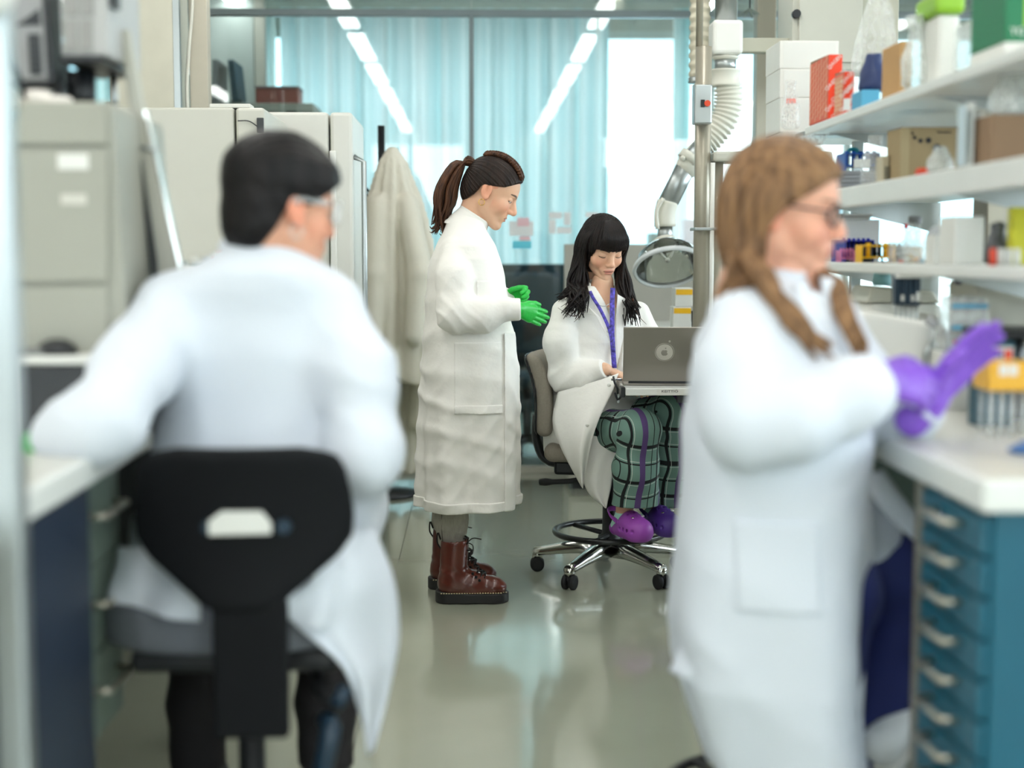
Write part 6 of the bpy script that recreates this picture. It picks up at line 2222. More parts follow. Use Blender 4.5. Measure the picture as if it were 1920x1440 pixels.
for k in range(3):
    a = R(20 + 120 * k)
    MB(TS).tube([(0.03 * cos(a), 0.03 * sin(a), RZ - 0.012), (0.205 * cos(a), 0.205 * sin(a), RZ - 0.004)], 0.010, seg=8).build('ring_spoke', M_black, cha)
MB(TS).box((-0.20, -0.13, 0.405), (0.10, 0.13, 0.462), bev=0.012).build('mechanism', M_black, cha)
MB(TS).tube(slerp_pts([(-0.05, -0.12, 0.40), (-0.14, -0.16, 0.388), (-0.25, -0.15, 0.380)], 10), [0.012] * 3 + [0.010] * 5 + [0.015, 0.012], seg=10).build('lever', M_rubber, cha)
MB(TS).tube(slerp_pts([(0.0, -0.13, 0.42), (-0.05, -0.18, 0.40), (-0.1, -0.19, 0.395)], 8), 0.008, seg=8).build('lever', M_rubber, cha)
sd = lambda P: boxd(P, (-0.045, 0, 0.497), (0.185, 0.205, 0.036), 0.034) + 0.012 * np.clip((P[:, 0] - 0.15) / 0.1, 0, 1) * 0
sdf_obj('seat', sd, (-0.25, -0.25, 0.44), (0.25, 0.25, 0.56), 0.008, M_seatfab, cha, sm=2, M=TS)


def bkr(P):
    z = P[:, 2]
    x = -0.235 - 0.10 * np.clip((z - 0.70) / 0.3, -0.3, 1) ** 2 - 0.03 * np.clip((z - 0.6) / 0.3, 0, 1) + 0.5 * P[:, 1] ** 2
    q_ = np.stack([P[:, 0] - x, P[:, 1], z - 0.71], 1)
    return boxd(q_, (0, 0, 0), (0.032, 0.195, 0.155), 0.03) * 0.85


sdf_obj('backrest', bkr, (-0.42, -0.22, 0.53), (-0.17, 0.22, 0.89), 0.008, M_seatfab, cha, sm=2, M=TS)
sdf_obj('back_shell', lambda P: np.maximum(bkr(P) - 0.006, bkr(P + V3((0.022, 0, 0))) * -1 * 0 + (P[:, 0] + 0.262 + 0.10 * np.clip((P[:, 2] - 0.70) / 0.3, -0.3, 1) ** 2 + 0.03 * np.clip((P[:, 2] - 0.6) / 0.3, 0, 1) - 0.5 * P[:, 1] ** 2)), (-0.42, -0.22, 0.53), (-0.17, 0.22, 0.89), 0.008, M_black, cha, sm=2, M=TS)
MB(TS).tube(slerp_pts([(-0.10, 0, 0.43), (-0.24, 0, 0.44), (-0.285, 0, 0.52), (-0.285, 0, 0.62)], 14), 0.018, seg=10, flat=1.8, nrm=(0, 1, 0)).build('back_bar', M_black, cha)

# ---- laptop
lap = thing('laptop', 'open grey laptop with a round sticker on its lid', 'laptop', (0.63, 5.25, 0.7685))
LB0 = W(1167, 708, 5.12)
hingeL = Vector((W(1168, 709, 5.13).x, 5.13, 0.7712))
hd = Vector((0.996, -0.085, 0)).normalized()      # along the hinge
nd = Vector((0.085, 0.996, 0)).normalized()       # towards the user
Mb = frame(hingeL, hd, nd)
MB(Mb).box((0, 0, -0.0025), (0.305, 0.212, 0.0095), bev=0.003).build('base', mat('laptop_grey', (150, 144, 136), rough=0.38, metal=0.75, var=0.01), lap)
kb = MB(Mb).box((0.02, 0.02, 0.0097), (0.285, 0.115, 0.0105)).build('keyboard', M_black, lap)
for r_ in range(5):
    for c_ in range(13):
        MB(Mb).box((0.023 + c_ * 0.0202, 0.024 + r_ * 0.018, 0.0106), (0.040 + c_ * 0.0202, 0.039 + r_ * 0.018, 0.0116)).build('key', M_rubber, kb)
MB(Mb).box((0.1, 0.125, 0.0097), (0.205, 0.195, 0.0101)).build('trackpad', MATS['laptop_grey'], lap)
lean = R(17)
Ml = Mb @ Matrix.Translation((0, 0.002, 0.011)) @ Matrix.Rotation(pi / 2 + lean, 4, 'X')
lid = MB(Ml).box((0, 0, -0.0035), (0.305, 0.208, 0.0025), bev=0.0028).build('lid', MATS['laptop_grey'], lap)
MB(Ml).box((0.008, 0.01, -0.0043), (0.297, 0.2, -0.0036)).build('screen', M_black, lid)
MB(Mb).cyl((0.02, 0.0, 0.009), (0.285, 0.0, 0.009), 0.0045, seg=10).build('hinge', M_black, lap)
# round sticker and the apple emblem, on the outside of the lid (local z+)
M_stick = mat('frosted_sticker', (186, 181, 170), rough=0.5)
lx, ly = 0.146, 0.114
circ = [(lx + 0.030 * cos(2 * pi * k / 40), ly + 0.030 * sin(2 * pi * k / 40)) for k in range(40)]
MB(Ml).prism(circ, 0.0026, 0.0030, 'xy').build('sticker', M_stick, lid)
ring = MB(Ml).lathe([(0.0325, 0.0026), (0.0345, 0.0026), (0.0345, 0.0030), (0.0325, 0.0030)], (lx, ly, 0), seg=44, closed=True).build('sticker_ring', mat('ring_print', (170, 164, 154)), lid)
MB(Ml).prism([(lx + 0.017 + 0.004 * cos(k * pi / 6), ly + 0.041 + 0.004 * sin(k * pi / 6)) for k in range(12)], 0.0026, 0.0030, 'xy').build('sticker_dot', M_stick, lid)


def apple(cx, cy, s):
    pts = []
    for k in range(72):
        a = pi / 2 + 2 * pi * k / 72
        r_ = 1.0 - 0.20 * math.exp(-((k if k < 36 else k - 72) / 4.5) ** 2) - 0.10 * math.exp(-((k - 36) / 3.5) ** 2)
        x, y = r_ * cos(a) * 0.98, r_ * sin(a) * 0.95
        d = hypot(x - 1.08, y - 0.12)
        if d < 0.42:      # the bite
            x, y = 1.08 + (x - 1.08) / d * 0.42, 0.12 + (y - 0.12) / d * 0.42
        pts.append((cx - s * x * -1, cy + s * y))
    return pts


M_logo = mat('apple_emblem', (148, 143, 134), rough=0.3, metal=0.4)
lg = MB(Ml).prism(apple(lx, ly - 0.002, 0.0125), 0.0031, 0.0034, 'xy')
lg.prism([(lx + 0.001 + 0.0055 * t - 0.0018 * sin(pi * t), ly + 0.0125 + 0.0055 * t + 0.0018 * sin(pi * t)) for t in (0, 0.25, 0.5, 0.75, 1)] + [(lx + 0.001 + 0.0055 * t + 0.0018 * sin(pi * t), ly + 0.0125 + 0.0055 * t - 0.0018 * sin(pi * t)) for t in (0.75, 0.5, 0.25)], 0.0031, 0.0034, 'xy')
o = lg.build('emblem', M_logo, lid)

# ---- the person
p2 = thing('person', 'seated person with long black hair and fringe, white coat and plaid trousers, at the laptop', 'person', (SCX - 0.02, SCY, 0.0))
YP = 5.42
SK2 = (230, 184, 154)
yw, pt = R(20), R(24)
f2 = Vector((sin(yw) * cos(pt), -cos(yw) * cos(pt), -sin(pt)))
O2 = Vector(W(1147, 480, 5.38)) - f2 * 0.085
HM2 = head_frame(O2, f2, 0.0, 1.0)
hf2 = head_fn(nose=0.75, neck_dir=(0, -0.055, -0.19), lids=1.15, cheek=0.95, neck_r=0.042, jaw=0.84, ala=0.86, lip=1.12)
hv, hq, hc = head_mesh(HM2, hf2, SK2, (212, 136, 122), (36, 24, 22), h=0.0016, blush=0.35, lash=False)

PSH, PEL, PWR = W(1060, 583, 5.34), W(1062, 706, 5.34), W(1136, 694, 5.26)
LSH, LEL, LWR = W(1196, 588, 5.52), W(1228, 690, 5.50), W(1212, 702, 5.34)
TC = W(1120, 700, 5.46)


def p2_body(P):
    d = ell(P, W(1122, 640, 5.46), (0.14, 0.10, 0.19))
    d = smin(d, ell(P, W(1112, 770, 5.5), (0.15, 0.14, 0.12)), 0.06)
    d = smin(d, cap(P, W(1124, 565, 5.47), W(1130, 530, 5.455), 0.05, 0.042), 0.04)
    d = smin(d, chain(P, [PSH, PEL, PWR], [0.03, 0.03, 0.022], 0.01), 0.02)
    d = smin(d, chain(P, [LSH, LEL, LWR], [0.03, 0.03, 0.022], 0.01), 0.02)
    d = smin(d, chain(P, [W(1120, 812, 5.42), W(1198, 800, 5.14), W(1172, 940, 5.22), W(1170, 985, 5.24)], [0.055, 0.045, 0.034, 0.032], 0.01), 0.02)
    d = smin(d, chain(P, [W(1150, 800, 5.55), W(1256, 778, 5.30), W(1238, 940, 5.32), W(1236, 975, 5.34)], [0.055, 0.045, 0.034, 0.032], 0.01), 0.02)
    return d


bv = islands(p2_body, (SCX - 0.3, 5.05, 0.16), (SCX + 0.42, 5.75, 1.2), 0.008, SK2)
Hr = hand_frame(W(1136, 692, 5.275), (0.80, 0.30, -0.34), (-0.35, 0.93, 0.0), False, 0.74)
Hr = hand_frame(W(1137, 692, 5.27), (0.86, 0.10, -0.38), (0.0, 0.98, 0.25), False, 0.78)
h1 = hand_mesh(Hr, hand_fn(curls=[(0.25, 0.5, 0.35), (0.2, 0.5, 0.4), (0.25, 0.55, 0.4), (0.3, 0.5, 0.4)], splay=0.09, thumb=(0.85, 0.35, -0.45), wrist=0.012), 0.0017, SK2)
Hl = hand_frame(W(1214, 702, 5.33), (-0.2, -0.9, -0.3), (-0.95, 0.2, 0.0), True, 0.78)
h2 = hand_mesh(Hl, hand_fn(curls=[(0.2, 0.5, 0.35)] * 4, splay=0.08), 0.0022, SK2)
body_mesh('body', [(hv, hq, hc), bv, h1, h2], p2)
# lashes of the lowered lids
for s in (-1, 1):
    MB(HM2).tube([(s * 0.031 + 0.0145 * u, 0.0655 + 0.0155 * sqrt(max(0.05, 1 - u * u * 0.9)), -0.0062 - 0.0035 * (1 - u * u)) for u in [k / 4 - 1 for k in range(9)]], 0.0009, seg=6).build('eyelashes', mat('lash_black', (22, 16, 16)), p2)

# ---- coat: torso, sleeves, front flap and the part hanging behind the leg
yb = R(33)
FB = Vector((sin(yb), -cos(yb), 0))
RB = rotz(yb)


def tor2(P):
    z = P[:, 2]
    q_ = (P - V3(TC)) @ RB           # local: -y is the chest
    q_ = np.stack([q_[:, 0], q_[:, 1], z], 1)
    secs = [(W(0, py, 5.46).z, 0.0, oy, rx, ry) for py, rx, ry, oy in ((536, 0.062, 0.060, 0.0), (550, 0.105, 0.075, 0.0), (566, 0.155, 0.095, 0.0), (590, 0.178, 0.112, 0.0), (640, 0.172, 0.122, -0.01),
            (700, 0.165, 0.122, 0.0), (760, 0.185, 0.145, 0.005), (815, 0.21, 0.17, 0.01), (850, 0.20, 0.16, 0.01))]
    d, t, b = loft(q_, secs, 2.3)
    d = d - 0.0065 * folds(P, (0.5, 0.2, 0.8), 0.11, 31, 1.4) - 0.004 * wob(P, 22, 32)
    d = np.maximum(d, z - secs[0][0])
    return np.maximum(d, secs[-1][0] - z), q_


def slv2(P):
    d = chain(P, [PSH, W(1050, 640, 5.32), PEL, W(1095, 706, 5.30), W(1132, 692, 5.26)], [0.047, 0.058, 0.060, 0.052, 0.036], 0.03)
    r_ = np.sqrt(((P - V3(PEL)) ** 2).sum(1))
    d = d - 0.008 * np.exp(-(r_ / 0.11) ** 2) * folds(P, (0.7, 0.1, -0.6), 0.045, 41, 0.8) - 0.005 * folds(P, (0.35, 0.2, 1), 0.085, 43, 1.3)
    a, b = V3(W(1095, 706, 5.30)), V3(W(1134, 692, 5.26))
    return np.maximum(d, half(P, b - a, float((b - a) / np.linalg.norm(b - a) @ b)))


def slv2b(P):
    return chain(P, [LSH, W(1215, 640, 5.52), LEL, LWR], [0.047, 0.055, 0.056, 0.042], 0.03)


def open2(q_):
    """gap between the coat fronts: a V from the neck to the waist on the chest side"""
    z = q_[:, 2]
    w = np.interp(z, [W(0, 720, 5.46).z, W(0, 690, 5.46).z, W(0, 640, 5.46).z, W(0, 590, 5.46).z, W(0, 545, 5.46).z], [-0.02, 0.006, 0.016, 0.034, 0.052])
    return np.maximum(np.abs(q_[:, 0] - 0.006) - w, q_[:, 1] + 0.02)


def coat2(P):
    d, q_ = tor2(P)
    inner = d + 0.012
    d = smin(d, slv2(P), 0.012)
    d = smin(d, slv2b(P), 0.015)
    d = smax(d, -cap(P, W(1124, 580, 5.46), W(1133, 520, 5.44), 0.052, 0.056), 0.006)
    return smax(d, -np.maximum(open2(q_), -inner - 0.05), 0.004)


v, q = snet(coat2, (SCX - 0.28, 5.1, 0.46), (SCX + 0.28, 5.74, 1.13), 0.0042)
coat_o2 = link_mesh('lab_coat', np_mesh('lab_coat', [(relax(v, q, 2), q)]), M_cloth, p2)


def sheet(name, left, right, m, parent, n=26, k=16, puff=0.02, seed=0, wave=0.008, th=0.003):
    """a hanging panel of cloth between two world-space edges"""
    A, B = slerp_pts(left, n), slerp_pts(right, n)

    def f(u, v_):
        i = min(n - 1, int(round(v_ * (n - 1))))
        p = Vector(A[i]) * (1 - u) + Vector(B[i]) * u
        nrm = Vector((0.0, -1.0, 0.0))
        p += nrm * (puff * sin(pi * u) + wave * sin(u * 9 + seed + 3 * v_) * (0.3 + v_))
        return p
    return MB().grid(f, k, n).build(name, m, parent, smooth=True, solid=th)


sheet('coat_skirt', [W(1046, 735, 5.30), W(1036, 790, 5.28), W(1050, 835, 5.25), W(1066, 868, 5.24), W(1090, 912, 5.25)],
      [W(1160, 700, 5.24), W(1148, 735, 5.20), W(1124, 785, 5.17), W(1108, 835, 5.18), W(1093, 913, 5.24)], M_cloth, coat_o2, puff=0.03, seed=1)
sheet('coat_skirt', [W(1100, 815, 5.27), W(1094, 850, 5.275), W(1092, 890, 5.28), W(1104, 925, 5.28), W(1134, 951, 5.28)],
      [W(1180, 826, 5.24), W(1160, 850, 5.25), W(1150, 880, 5.26), W(1145, 915, 5.27), W(1136, 952, 5.28)], M_cloth, coat_o2, puff=0.012, seed=3, wave=0.006)
# lapels, collar, pocket flap, buttons
for pts, nm in (([W(1104, 548, 5.315), W(1094, 566, 5.31), W(1100, 588, 5.305), W(1118, 592, 5.295), W(1143, 642, 5.29), W(1126, 596, 5.30)], 'lapel'),
                ([W(1158, 552, 5.335), W(1172, 560, 5.36), W(1176, 596, 5.355), W(1158, 680, 5.315), W(1152, 690, 5.31), W(1155, 600, 5.33)], 'lapel')):
    b = bmesh.new()
    vs = [b.verts.new(p) for p in pts]
    b.faces.new(vs)
    mb = MB(); mb._merge(b)
    mb.build(nm, M_cloth, coat_o2, solid=0.004)
for (px, py, Y) in ((1141, 621, 5.295), (1142, 722, 5.20), (1101, 797, 5.145)):
    MB().lathe([(0, -0.003), (0.0065, -0.003), (0.007, 0), (0.005, 0.0015), (0, 0.001)], W(px, py, Y), 'y', seg=14).build('button', M_whitep, coat_o2)


def collar2(P):
    A, B = V3(W(1133, 532, 5.445)), V3(W(1124, 560, 5.46))
    ax = (A - B) / np.linalg.norm(A - B)
    q_ = P - B
    t = q_ @ ax
    rad = np.sqrt(np.maximum((q_ ** 2).sum(1) - t * t, 0))
    rr = 0.060 + 0.35 * np.maximum(0, 0.045 - t)
    d = np.abs(rad - rr) - 0.0025
    d = np.maximum(d * 0.85, np.maximum(t - 0.055, -t))
    loc = (P - V3(TC)) @ RB
    return np.maximum(d, -(loc[:, 1] + 0.02 + 0.0 * loc[:, 0]))


sdf_obj('collar', collar2, (SCX - 0.16, 5.3, 0.98), (SCX + 0.16, 5.62, 1.16), 0.0032, M_cloth, coat_o2, sm=1)
# top under the coat
sdf_obj('top', lambda P: np.maximum(np.maximum(tor2(P)[0] + 0.013, P[:, 2] - W(0, 577, 5.4).z + 0.6 * 0), -smax(P[:, 2] * 0 + 1, P[:, 2] * 0 - 1, 0.01) * 0 - 1), (SCX - 0.22, 5.2, 0.6), (SCX + 0.22, 5.7, 1.03), 0.007, mat('cream_top', (226, 216, 196), rough=0.85), p2, sm=2)

# ---- lanyard, necklace and keys
M_lan = mat('violet_lanyard', (84, 74, 178), rough=0.6, var=0.75, vscale=90)
lan_l = [W(1106, 546, 5.30), W(1113, 560, 5.295), W(1127, 583, 5.29), W(1143, 620, 5.285), W(1150, 660, 5.275)]
lan_r = [W(1149, 540, 5.335), W(1148, 566, 5.315), W(1148, 600, 5.30), W(1148, 630, 5.29), W(1150, 662, 5.275), W(1152, 690, 5.265)]
ln = MB()
ln.tube(slerp_pts(lan_l, 16), 0.006, seg=8, flat=0.25, nrm=(0, -1, 0))
ln.tube(slerp_pts(lan_r, 18), 0.009, seg=8, flat=0.18, nrm=(0, -1, 0))
ln.build('lanyard', M_lan, p2)
MB().tube(slerp_pts([W(1116, 568, 5.315), W(1125, 573, 5.305), W(1135, 574, 5.305), W(1143, 569, 5.315)], 14), 0.0015, seg=6).build('necklace', M_alu, p2)
MB().tube(slerp_pts([W(1150, 706, 5.06), W(1152, 716, 5.05), W(1157, 728, 5.05), W(1158, 738, 5.06)], 12), 0.004, seg=8).build('key_strap', M_black, p2)
MB().box(W(1146, 714, 5.055), Vector(W(1166, 709, 5.065)), bev=0.001).build('buckle', M_chrome, p2)
for k in range(3):
    c = W(1155 + 5 * k, 742 + 4 * (k % 2), 5.075)
    MB(Matrix.Translation(c) @ Matrix.Rotation(0.5 * k - 0.4, 4, 'Y')).box((-0.004, -0.001, -0.018), (0.004, 0.001, 0.012), bev=0.0005).build('key', (M_black, M_alu, M_black)[k], p2)

# ---- plaid trousers
def plaid_mat():
    m = mat('plaid_cloth', (108, 140, 130), rough=0.85, var=0.03)
    nt = m.node_tree
    b = nt.nodes['Principled BSDF']
    at = nt.nodes.new('ShaderNodeAttribute'); at.attribute_name = 'Col'
    sp = nt.nodes.new('ShaderNodeSeparateXYZ')
    nt.links.new(at.outputs['Vector'], sp.inputs[0])

    def stripes(sock, period, els):
        d = nt.nodes.new('ShaderNodeMath'); d.operation = 'DIVIDE'; d.inputs[1].default_value = period
        nt.links.new(sock, d.inputs[0])
        fr = nt.nodes.new('ShaderNodeMath'); fr.operation = 'FRACT'
        nt.links.new(d.outputs[0], fr.inputs[0])
        rp = nt.nodes.new('ShaderNodeValToRGB')
        rp.color_ramp.interpolation = 'CONSTANT'
        while len(rp.color_ramp.elements) > 1:
            rp.color_ramp.elements.remove(rp.color_ramp.elements[-1])
        first = True
        for p, c in els:
            e = rp.color_ramp.elements[0] if first else rp.color_ramp.elements.new(p)
            e.position = p
            e.color = (*(lin(c[:3])), c[3])
            first = False
        nt.links.new(fr.outputs[0], rp.inputs['Fac'])
        return rp
    base = (0, 0, 0, 0)
    BK, WT, PU = (14, 18, 20, 1), (214, 220, 212, 1), (84, 62, 112, 1)
    s1 = stripes(sp.outputs['X'], 0.125, [(0, base), (0.10, BK), (0.20, base), (0.235, WT), (0.25, base), (0.60, WT), (0.613, base), (0.66, BK), (0.70, base)])
    s2 = stripes(sp.outputs['Y'], 0.115, [(0, base), (0.05, BK), (0.13, base), (0.17, WT), (0.182, base), (0.42, PU), (0.60, base), (0.80, BK), (0.83, base)])
    src = [l for l in nt.links if l.to_socket == b.inputs['Base Color']][0].from_socket
    for rp in (s1, s2):
        mx = nt.nodes.new('ShaderNodeMix'); mx.data_type = 'RGBA'
        nt.links.new(rp.outputs['Alpha'], mx.inputs['Factor'])
        nt.links.new(src, mx.inputs[6])
        nt.links.new(rp.outputs['Color'], mx.inputs[7])
        src = mx.outputs[2]
    nt.links.new(src, b.inputs['Base Color'])
    return m


M_plaid = plaid_mat()


def trouser(pts, rs, lo, hi, seed, name='trouser_leg'):
    pts = [V3(p) for p in pts]

    def fn(P):
        d = chain(P, pts, rs, 0.03)
        d = d - 0.007 * folds(P, (0.3, 0.4, 0.8), 0.10, seed, 1.2)
        kn = np.sqrt(((P - pts[1]) ** 2).sum(1))
        d = d - 0.004 * np.exp(-(kn / 0.1) ** 2) * folds(P, (0.6, 0.2, 0.7), 0.045, seed + 3, 0.7)
        d = np.maximum(d, pts[-1][2] - P[:, 2])
        i = chain(P, pts, [r_ - 0.006 for r_ in rs], 0.03)
        return np.maximum(d, -np.maximum(i + 0.004, P[:, 2] - pts[-1][2] - 0.05))
    v, q = snet(fn, lo, hi, 0.0045)
    v = relax(v, q, 2)
    # cloth coordinates: along the leg and around it
    acc, best = np.zeros(len(v)), np.full(len(v), 1e9)
    u = np.zeros(len(v)); w = np.zeros(len(v))
    L = 0.0
    lat = np.cross(pts[1] - pts[0], pts[2] - pts[1]).astype(float)
    lat /= np.linalg.norm(lat)
    for i in range(len(pts) - 1):
        a, b = pts[i].astype(float), pts[i + 1].astype(float)
        ab = b - a
        ln_ = np.linalg.norm(ab)
        ax = ab / ln_
        t = (v - a) @ ax
        tc = np.clip(t, 0, ln_)
        qv = v - a - tc[:, None] * ax
        dd = np.linalg.norm(qv, axis=1)
        ang = np.arcsin(np.clip(((v - pts[1]) @ lat) / 0.092, -1, 1))
        m_ = dd < best
        best[m_] = dd[m_]
        u[m_] = L + tc[m_]
        w[m_] = ang[m_] * 0.092
        L += ln_
    c = np.stack([u + 1, w + 1, np.zeros(len(v))], 1)
    return link_mesh(name, np_mesh(name, [(v, q)], [c]), M_plaid, p2)


trouser([W(1112, 812, 5.45), W(1200, 806, 5.13), W(1192, 880, 5.16), W(1192, 946, 5.20)], [0.095, 0.070, 0.078, 0.086], (SCX - 0.2, 4.95, 0.24), (SCX + 0.3, 5.62, 0.78), 51)
trouser([W(1150, 800, 5.56), W(1262, 772, 5.29), W(1256, 860, 5.31), W(1250, 946, 5.34)], [0.095, 0.070, 0.076, 0.082], (SCX - 0.1, 5.1, 0.24), (SCX + 0.45, 5.72, 0.84), 57)

# ---- clogs and socks
M_clog = mat('violet_foam', (148, 66, 168), rough=0.5, var=0.04)
M_clog2 = mat('indigo_foam', (74, 44, 130), rough=0.5, var=0.04)
M_sock = mat('mint_sock', (176, 224, 208), rough=0.9, bump=0.2, bscale=300)


def clog(heel, toe, m, name='clog'):
    heel, toe = Vector(heel), Vector(toe)
    xd = (toe - heel)
    L = 0.245
    xh = xd.normalized()
    T = frame(heel, xh, Vector((0, 0, 1)).cross(xh))

    def fn(P):
        d = chain(P * V3((1, 1, 1.25)), [(0.045, 0, 0.035), (0.11, 0, 0.045), (0.185, 0, 0.035)], [0.041, 0.044, 0.050], 0.03)
        d = smin(d, ell(P, (0.175, 0, 0.045), (0.062, 0.052, 0.042)), 0.02)
        d = smin(d, ell(P, (0.13, 0, 0.055), (0.05, 0.046, 0.05)), 0.02)
        d = smax(d, -P[:, 2], 0.008)
        d = smax(d, -ell(P, (0.05, 0, 0.085), (0.062, 0.036, 0.060)), 0.006)        # foot opening
        d = smax(d, P[:, 2] - np.interp(P[:, 0], [0, 0.09, 0.13, 0.2], [0.052, 0.055, 0.2, 0.2]), 0.006)
        for i in range(4):
            for s in (-1, 1):
                d = smax(d, -sph(P, (0.135 + 0.026 * i, s * (0.05 - 0.002 * i), 0.042), 0.0085 if i < 3 else 0.006), 0.002)
        for i in range(3):
            for j in (-1, 0, 1):
                d = smax(d, -sph(P, (0.145 + 0.022 * i, 0.02 * j, 0.098 - 0.012 * i - 0.006 * j * j), 0.0058), 0.002)
        return d
    o = sdf_obj(name, fn, (-0.03, -0.07, -0.02), (0.26, 0.07, 0.12), 0.0028, m, p2, sm=1, M=T)
    MB(T).tube(slerp_pts([(0.115, 0.047, 0.062), (0.06, 0.049, 0.082), (0.008, 0.03, 0.092), (-0.004, 0, 0.094), (0.008, -0.03, 0.092), (0.06, -0.049, 0.082), (0.115, -0.047, 0.062)], 30), 0.0095, seg=8, flat=0.35, nrm=(1, 0, 0)).build('heel_strap', m, o)
    for s in (-1, 1):
        MB(T).cyl((0.113, s * 0.044, 0.062), (0.113, s * 0.053, 0.062), 0.008, seg=12).build('rivet', m, o)
    for (a, b_, mm) in ((0.150, 0.012, M_green), (0.172, -0.016, M_chrome), (0.165, 0.026, M_whitep)):
        MB(T).ball((a, b_, 0.094 - 0.4 * (a - 0.15)), (0.008, 0.008, 0.004), seg=10).build('charm', mm, o)
    return o, T


cl1, T1 = clog(W(1152, 1000, 5.30), W(1206, 1018, 5.10), M_clog)
cl2, T2 = clog(W(1206, 985, 5.38), W(1255, 1006, 5.20), M_clog2)
for T, ank in ((T1, W(1172, 962, 5.23)), (T2, W(1236, 955, 5.33))):
    h0 = T @ Vector((0.055, 0, 0.035))
    m0 = T @ Vector((0.13, 0, 0.045))
    t0 = T @ Vector((0.175, 0, 0.035))

    def fn(P, h0=h0, m0=m0, t0=t0, ank=ank):
        d = smin(cap(P, h0, m0, 0.033, 0.033), cap(P, m0, t0, 0.033, 0.026), 0.02)
        d = smin(d, cap(P, h0, ank, 0.034, 0.036), 0.03)
        return np.maximum(d, P[:, 2] - ank.z - 0.005)
    sdf_obj('sock', fn, np.minimum(np.minimum(h0, t0), ank) - 0.06, np.maximum(np.maximum(h0, t0), ank) + 0.06, 0.0035, M_sock, p2, sm=1)

# ---- long black hair with a fringe
M_hair2 = hair_mat('black_hair', (12, 10, 11), (30, 22, 20))
IM2 = HM2.inverted()


def hair2(P):
    d = ell(P, (0, -0.012, 0.030), (0.0735, 0.090, 0.082))
    d = smin(d, ell(P, (0, 0.020, 0.030), (0.064, 0.064, 0.064)), 0.02)
    d = smin(d, ell(P, (0, -0.035, -0.045), (0.074, 0.066, 0.075)), 0.03)
    a = np.arctan2(P[:, 0], P[:, 1] + 0.02)
    d = d - 0.0105 - 0.0013 * np.sin(60 * a + 8 * P[:, 2]) - 0.0011 * np.sin(101 * a)
    # face opening: below the fringe and between the side curtains
    fr = np.maximum(P[:, 2] - 0.020 + 0.9 * np.abs(P[:, 0]) ** 2 * 0, np.abs(P[:, 0]) - np.interp(P[:, 2], [-0.12, -0.06, 0.0, 0.02], [0.050, 0.054, 0.060, 0.056]))
    fr = np.maximum(fr, -(P[:, 1] - 0.012))
    d = smax(d, -fr, 0.005)
    return np.maximum(d, -(P[:, 2] + 0.10))


v, q = snet(hair2, (-0.12, -0.14, -0.12), (0.12, 0.13, 0.14), 0.0021)
link_mesh('hair', np_mesh('hair', [(xf(relax(v, q, 1), HM2), q)]), M_hair2, p2)
g = []
rng = random.Random(9)
for k in range(150):
    s = -1 if k % 2 else 1
    t = rng.random()                       # 0 = front strands, 1 = back strands
    y = 0.045 - 0.115 * t
    # image-left side (s=-1) falls forward over the chest and spreads left
    top = HM2 @ Vector((s * rng.uniform(0.004, 0.03), y * 0.8 - 0.015, 0.112 - 3 * (y * 0.8 - 0.005) ** 2))
    side = HM2 @ Vector((s * (0.079 + rng.uniform(-0.004, 0.004)), y * 0.7, 0.045))
    jaw = HM2 @ Vector((s * (0.083 + rng.uniform(-0.006, 0.007)), y * 0.75 - 0.006, -0.04))
    if s > 0:
        neck = W(rng.uniform(1064, 1104), rng.uniform(528, 545), 5.40 + 0.09 * t)
        e = W(rng.uniform(1050, 1103), rng.uniform(570, 600), 5.248 + 0.02 * rng.random())
        mid = W(rng.uniform(1066, 1104), rng.uniform(548, 560), 5.285 + 0.03 * rng.random())
        if t > 0.7:
            mid = W(rng.uniform(1060, 1090), rng.uniform(540, 548), 5.36)
            e = W(rng.uniform(1040, 1066), rng.uniform(552, 566), 5.29 + 0.02 * rng.random())
    else:
        neck = W(rng.uniform(1156, 1186), rng.uniform(530, 545), 5.40 + 0.1 * t)
        e = W(rng.uniform(1170, 1202), rng.uniform(572, 612), 5.305 + 0.03 * rng.random())
    g.append(([top, side, jaw, neck] + ([mid] if s > 0 else []) + [e], rng.uniform(0.0045, 0.0085), 22))
for k in range(34):                        # fringe
    x = -0.056 + 0.112 * k / 33
    a = HM2 @ Vector((x * 0.45, 0.028, 0.118))
    b = HM2 @ Vector((x * 0.85, 0.088 - 2.5 * x * x, 0.078))
    c = HM2 @ Vector((x * 1.04, 0.1005 - 6.0 * x * x, 0.024 + rng.uniform(-0.003, 0.002)))
    g.append(([a, b, c], 0.0048, 12))
locks('hair_lengths', g, M_hair2, p2)
for pts in ([W(1100, 560, 5.29), W(1084, 590, 5.275), W(1066, 590, 5.27), W(1046, 577, 5.275)], [W(1098, 575, 5.285), W(1088, 592, 5.275), W(1076, 604, 5.27)],
            [W(1186, 560, 5.36), W(1196, 590, 5.35), W(1212, 608, 5.35)]):
    MB().tube(slerp_pts(pts, 16), [0.003 * (1 - 0.8 * i / 15) for i in range(16)], seg=6).build('stray_lock', M_hair2b if 'M_hair2b' in globals() else hair_mat('brown_tips', (62, 36, 26), (90, 54, 38)), p2)
er = HM2 @ Vector((-0.079, -0.006, -0.050))
MB().tube([er, er + Vector((0, 0, -0.022))], 0.0012, seg=6).build('earring', M_alu, p2)
MB().ball(er + Vector((0, 0, -0.027)), (0.0035, 0.0035, 0.006), seg=10).build('earring', M_chrome, p2)
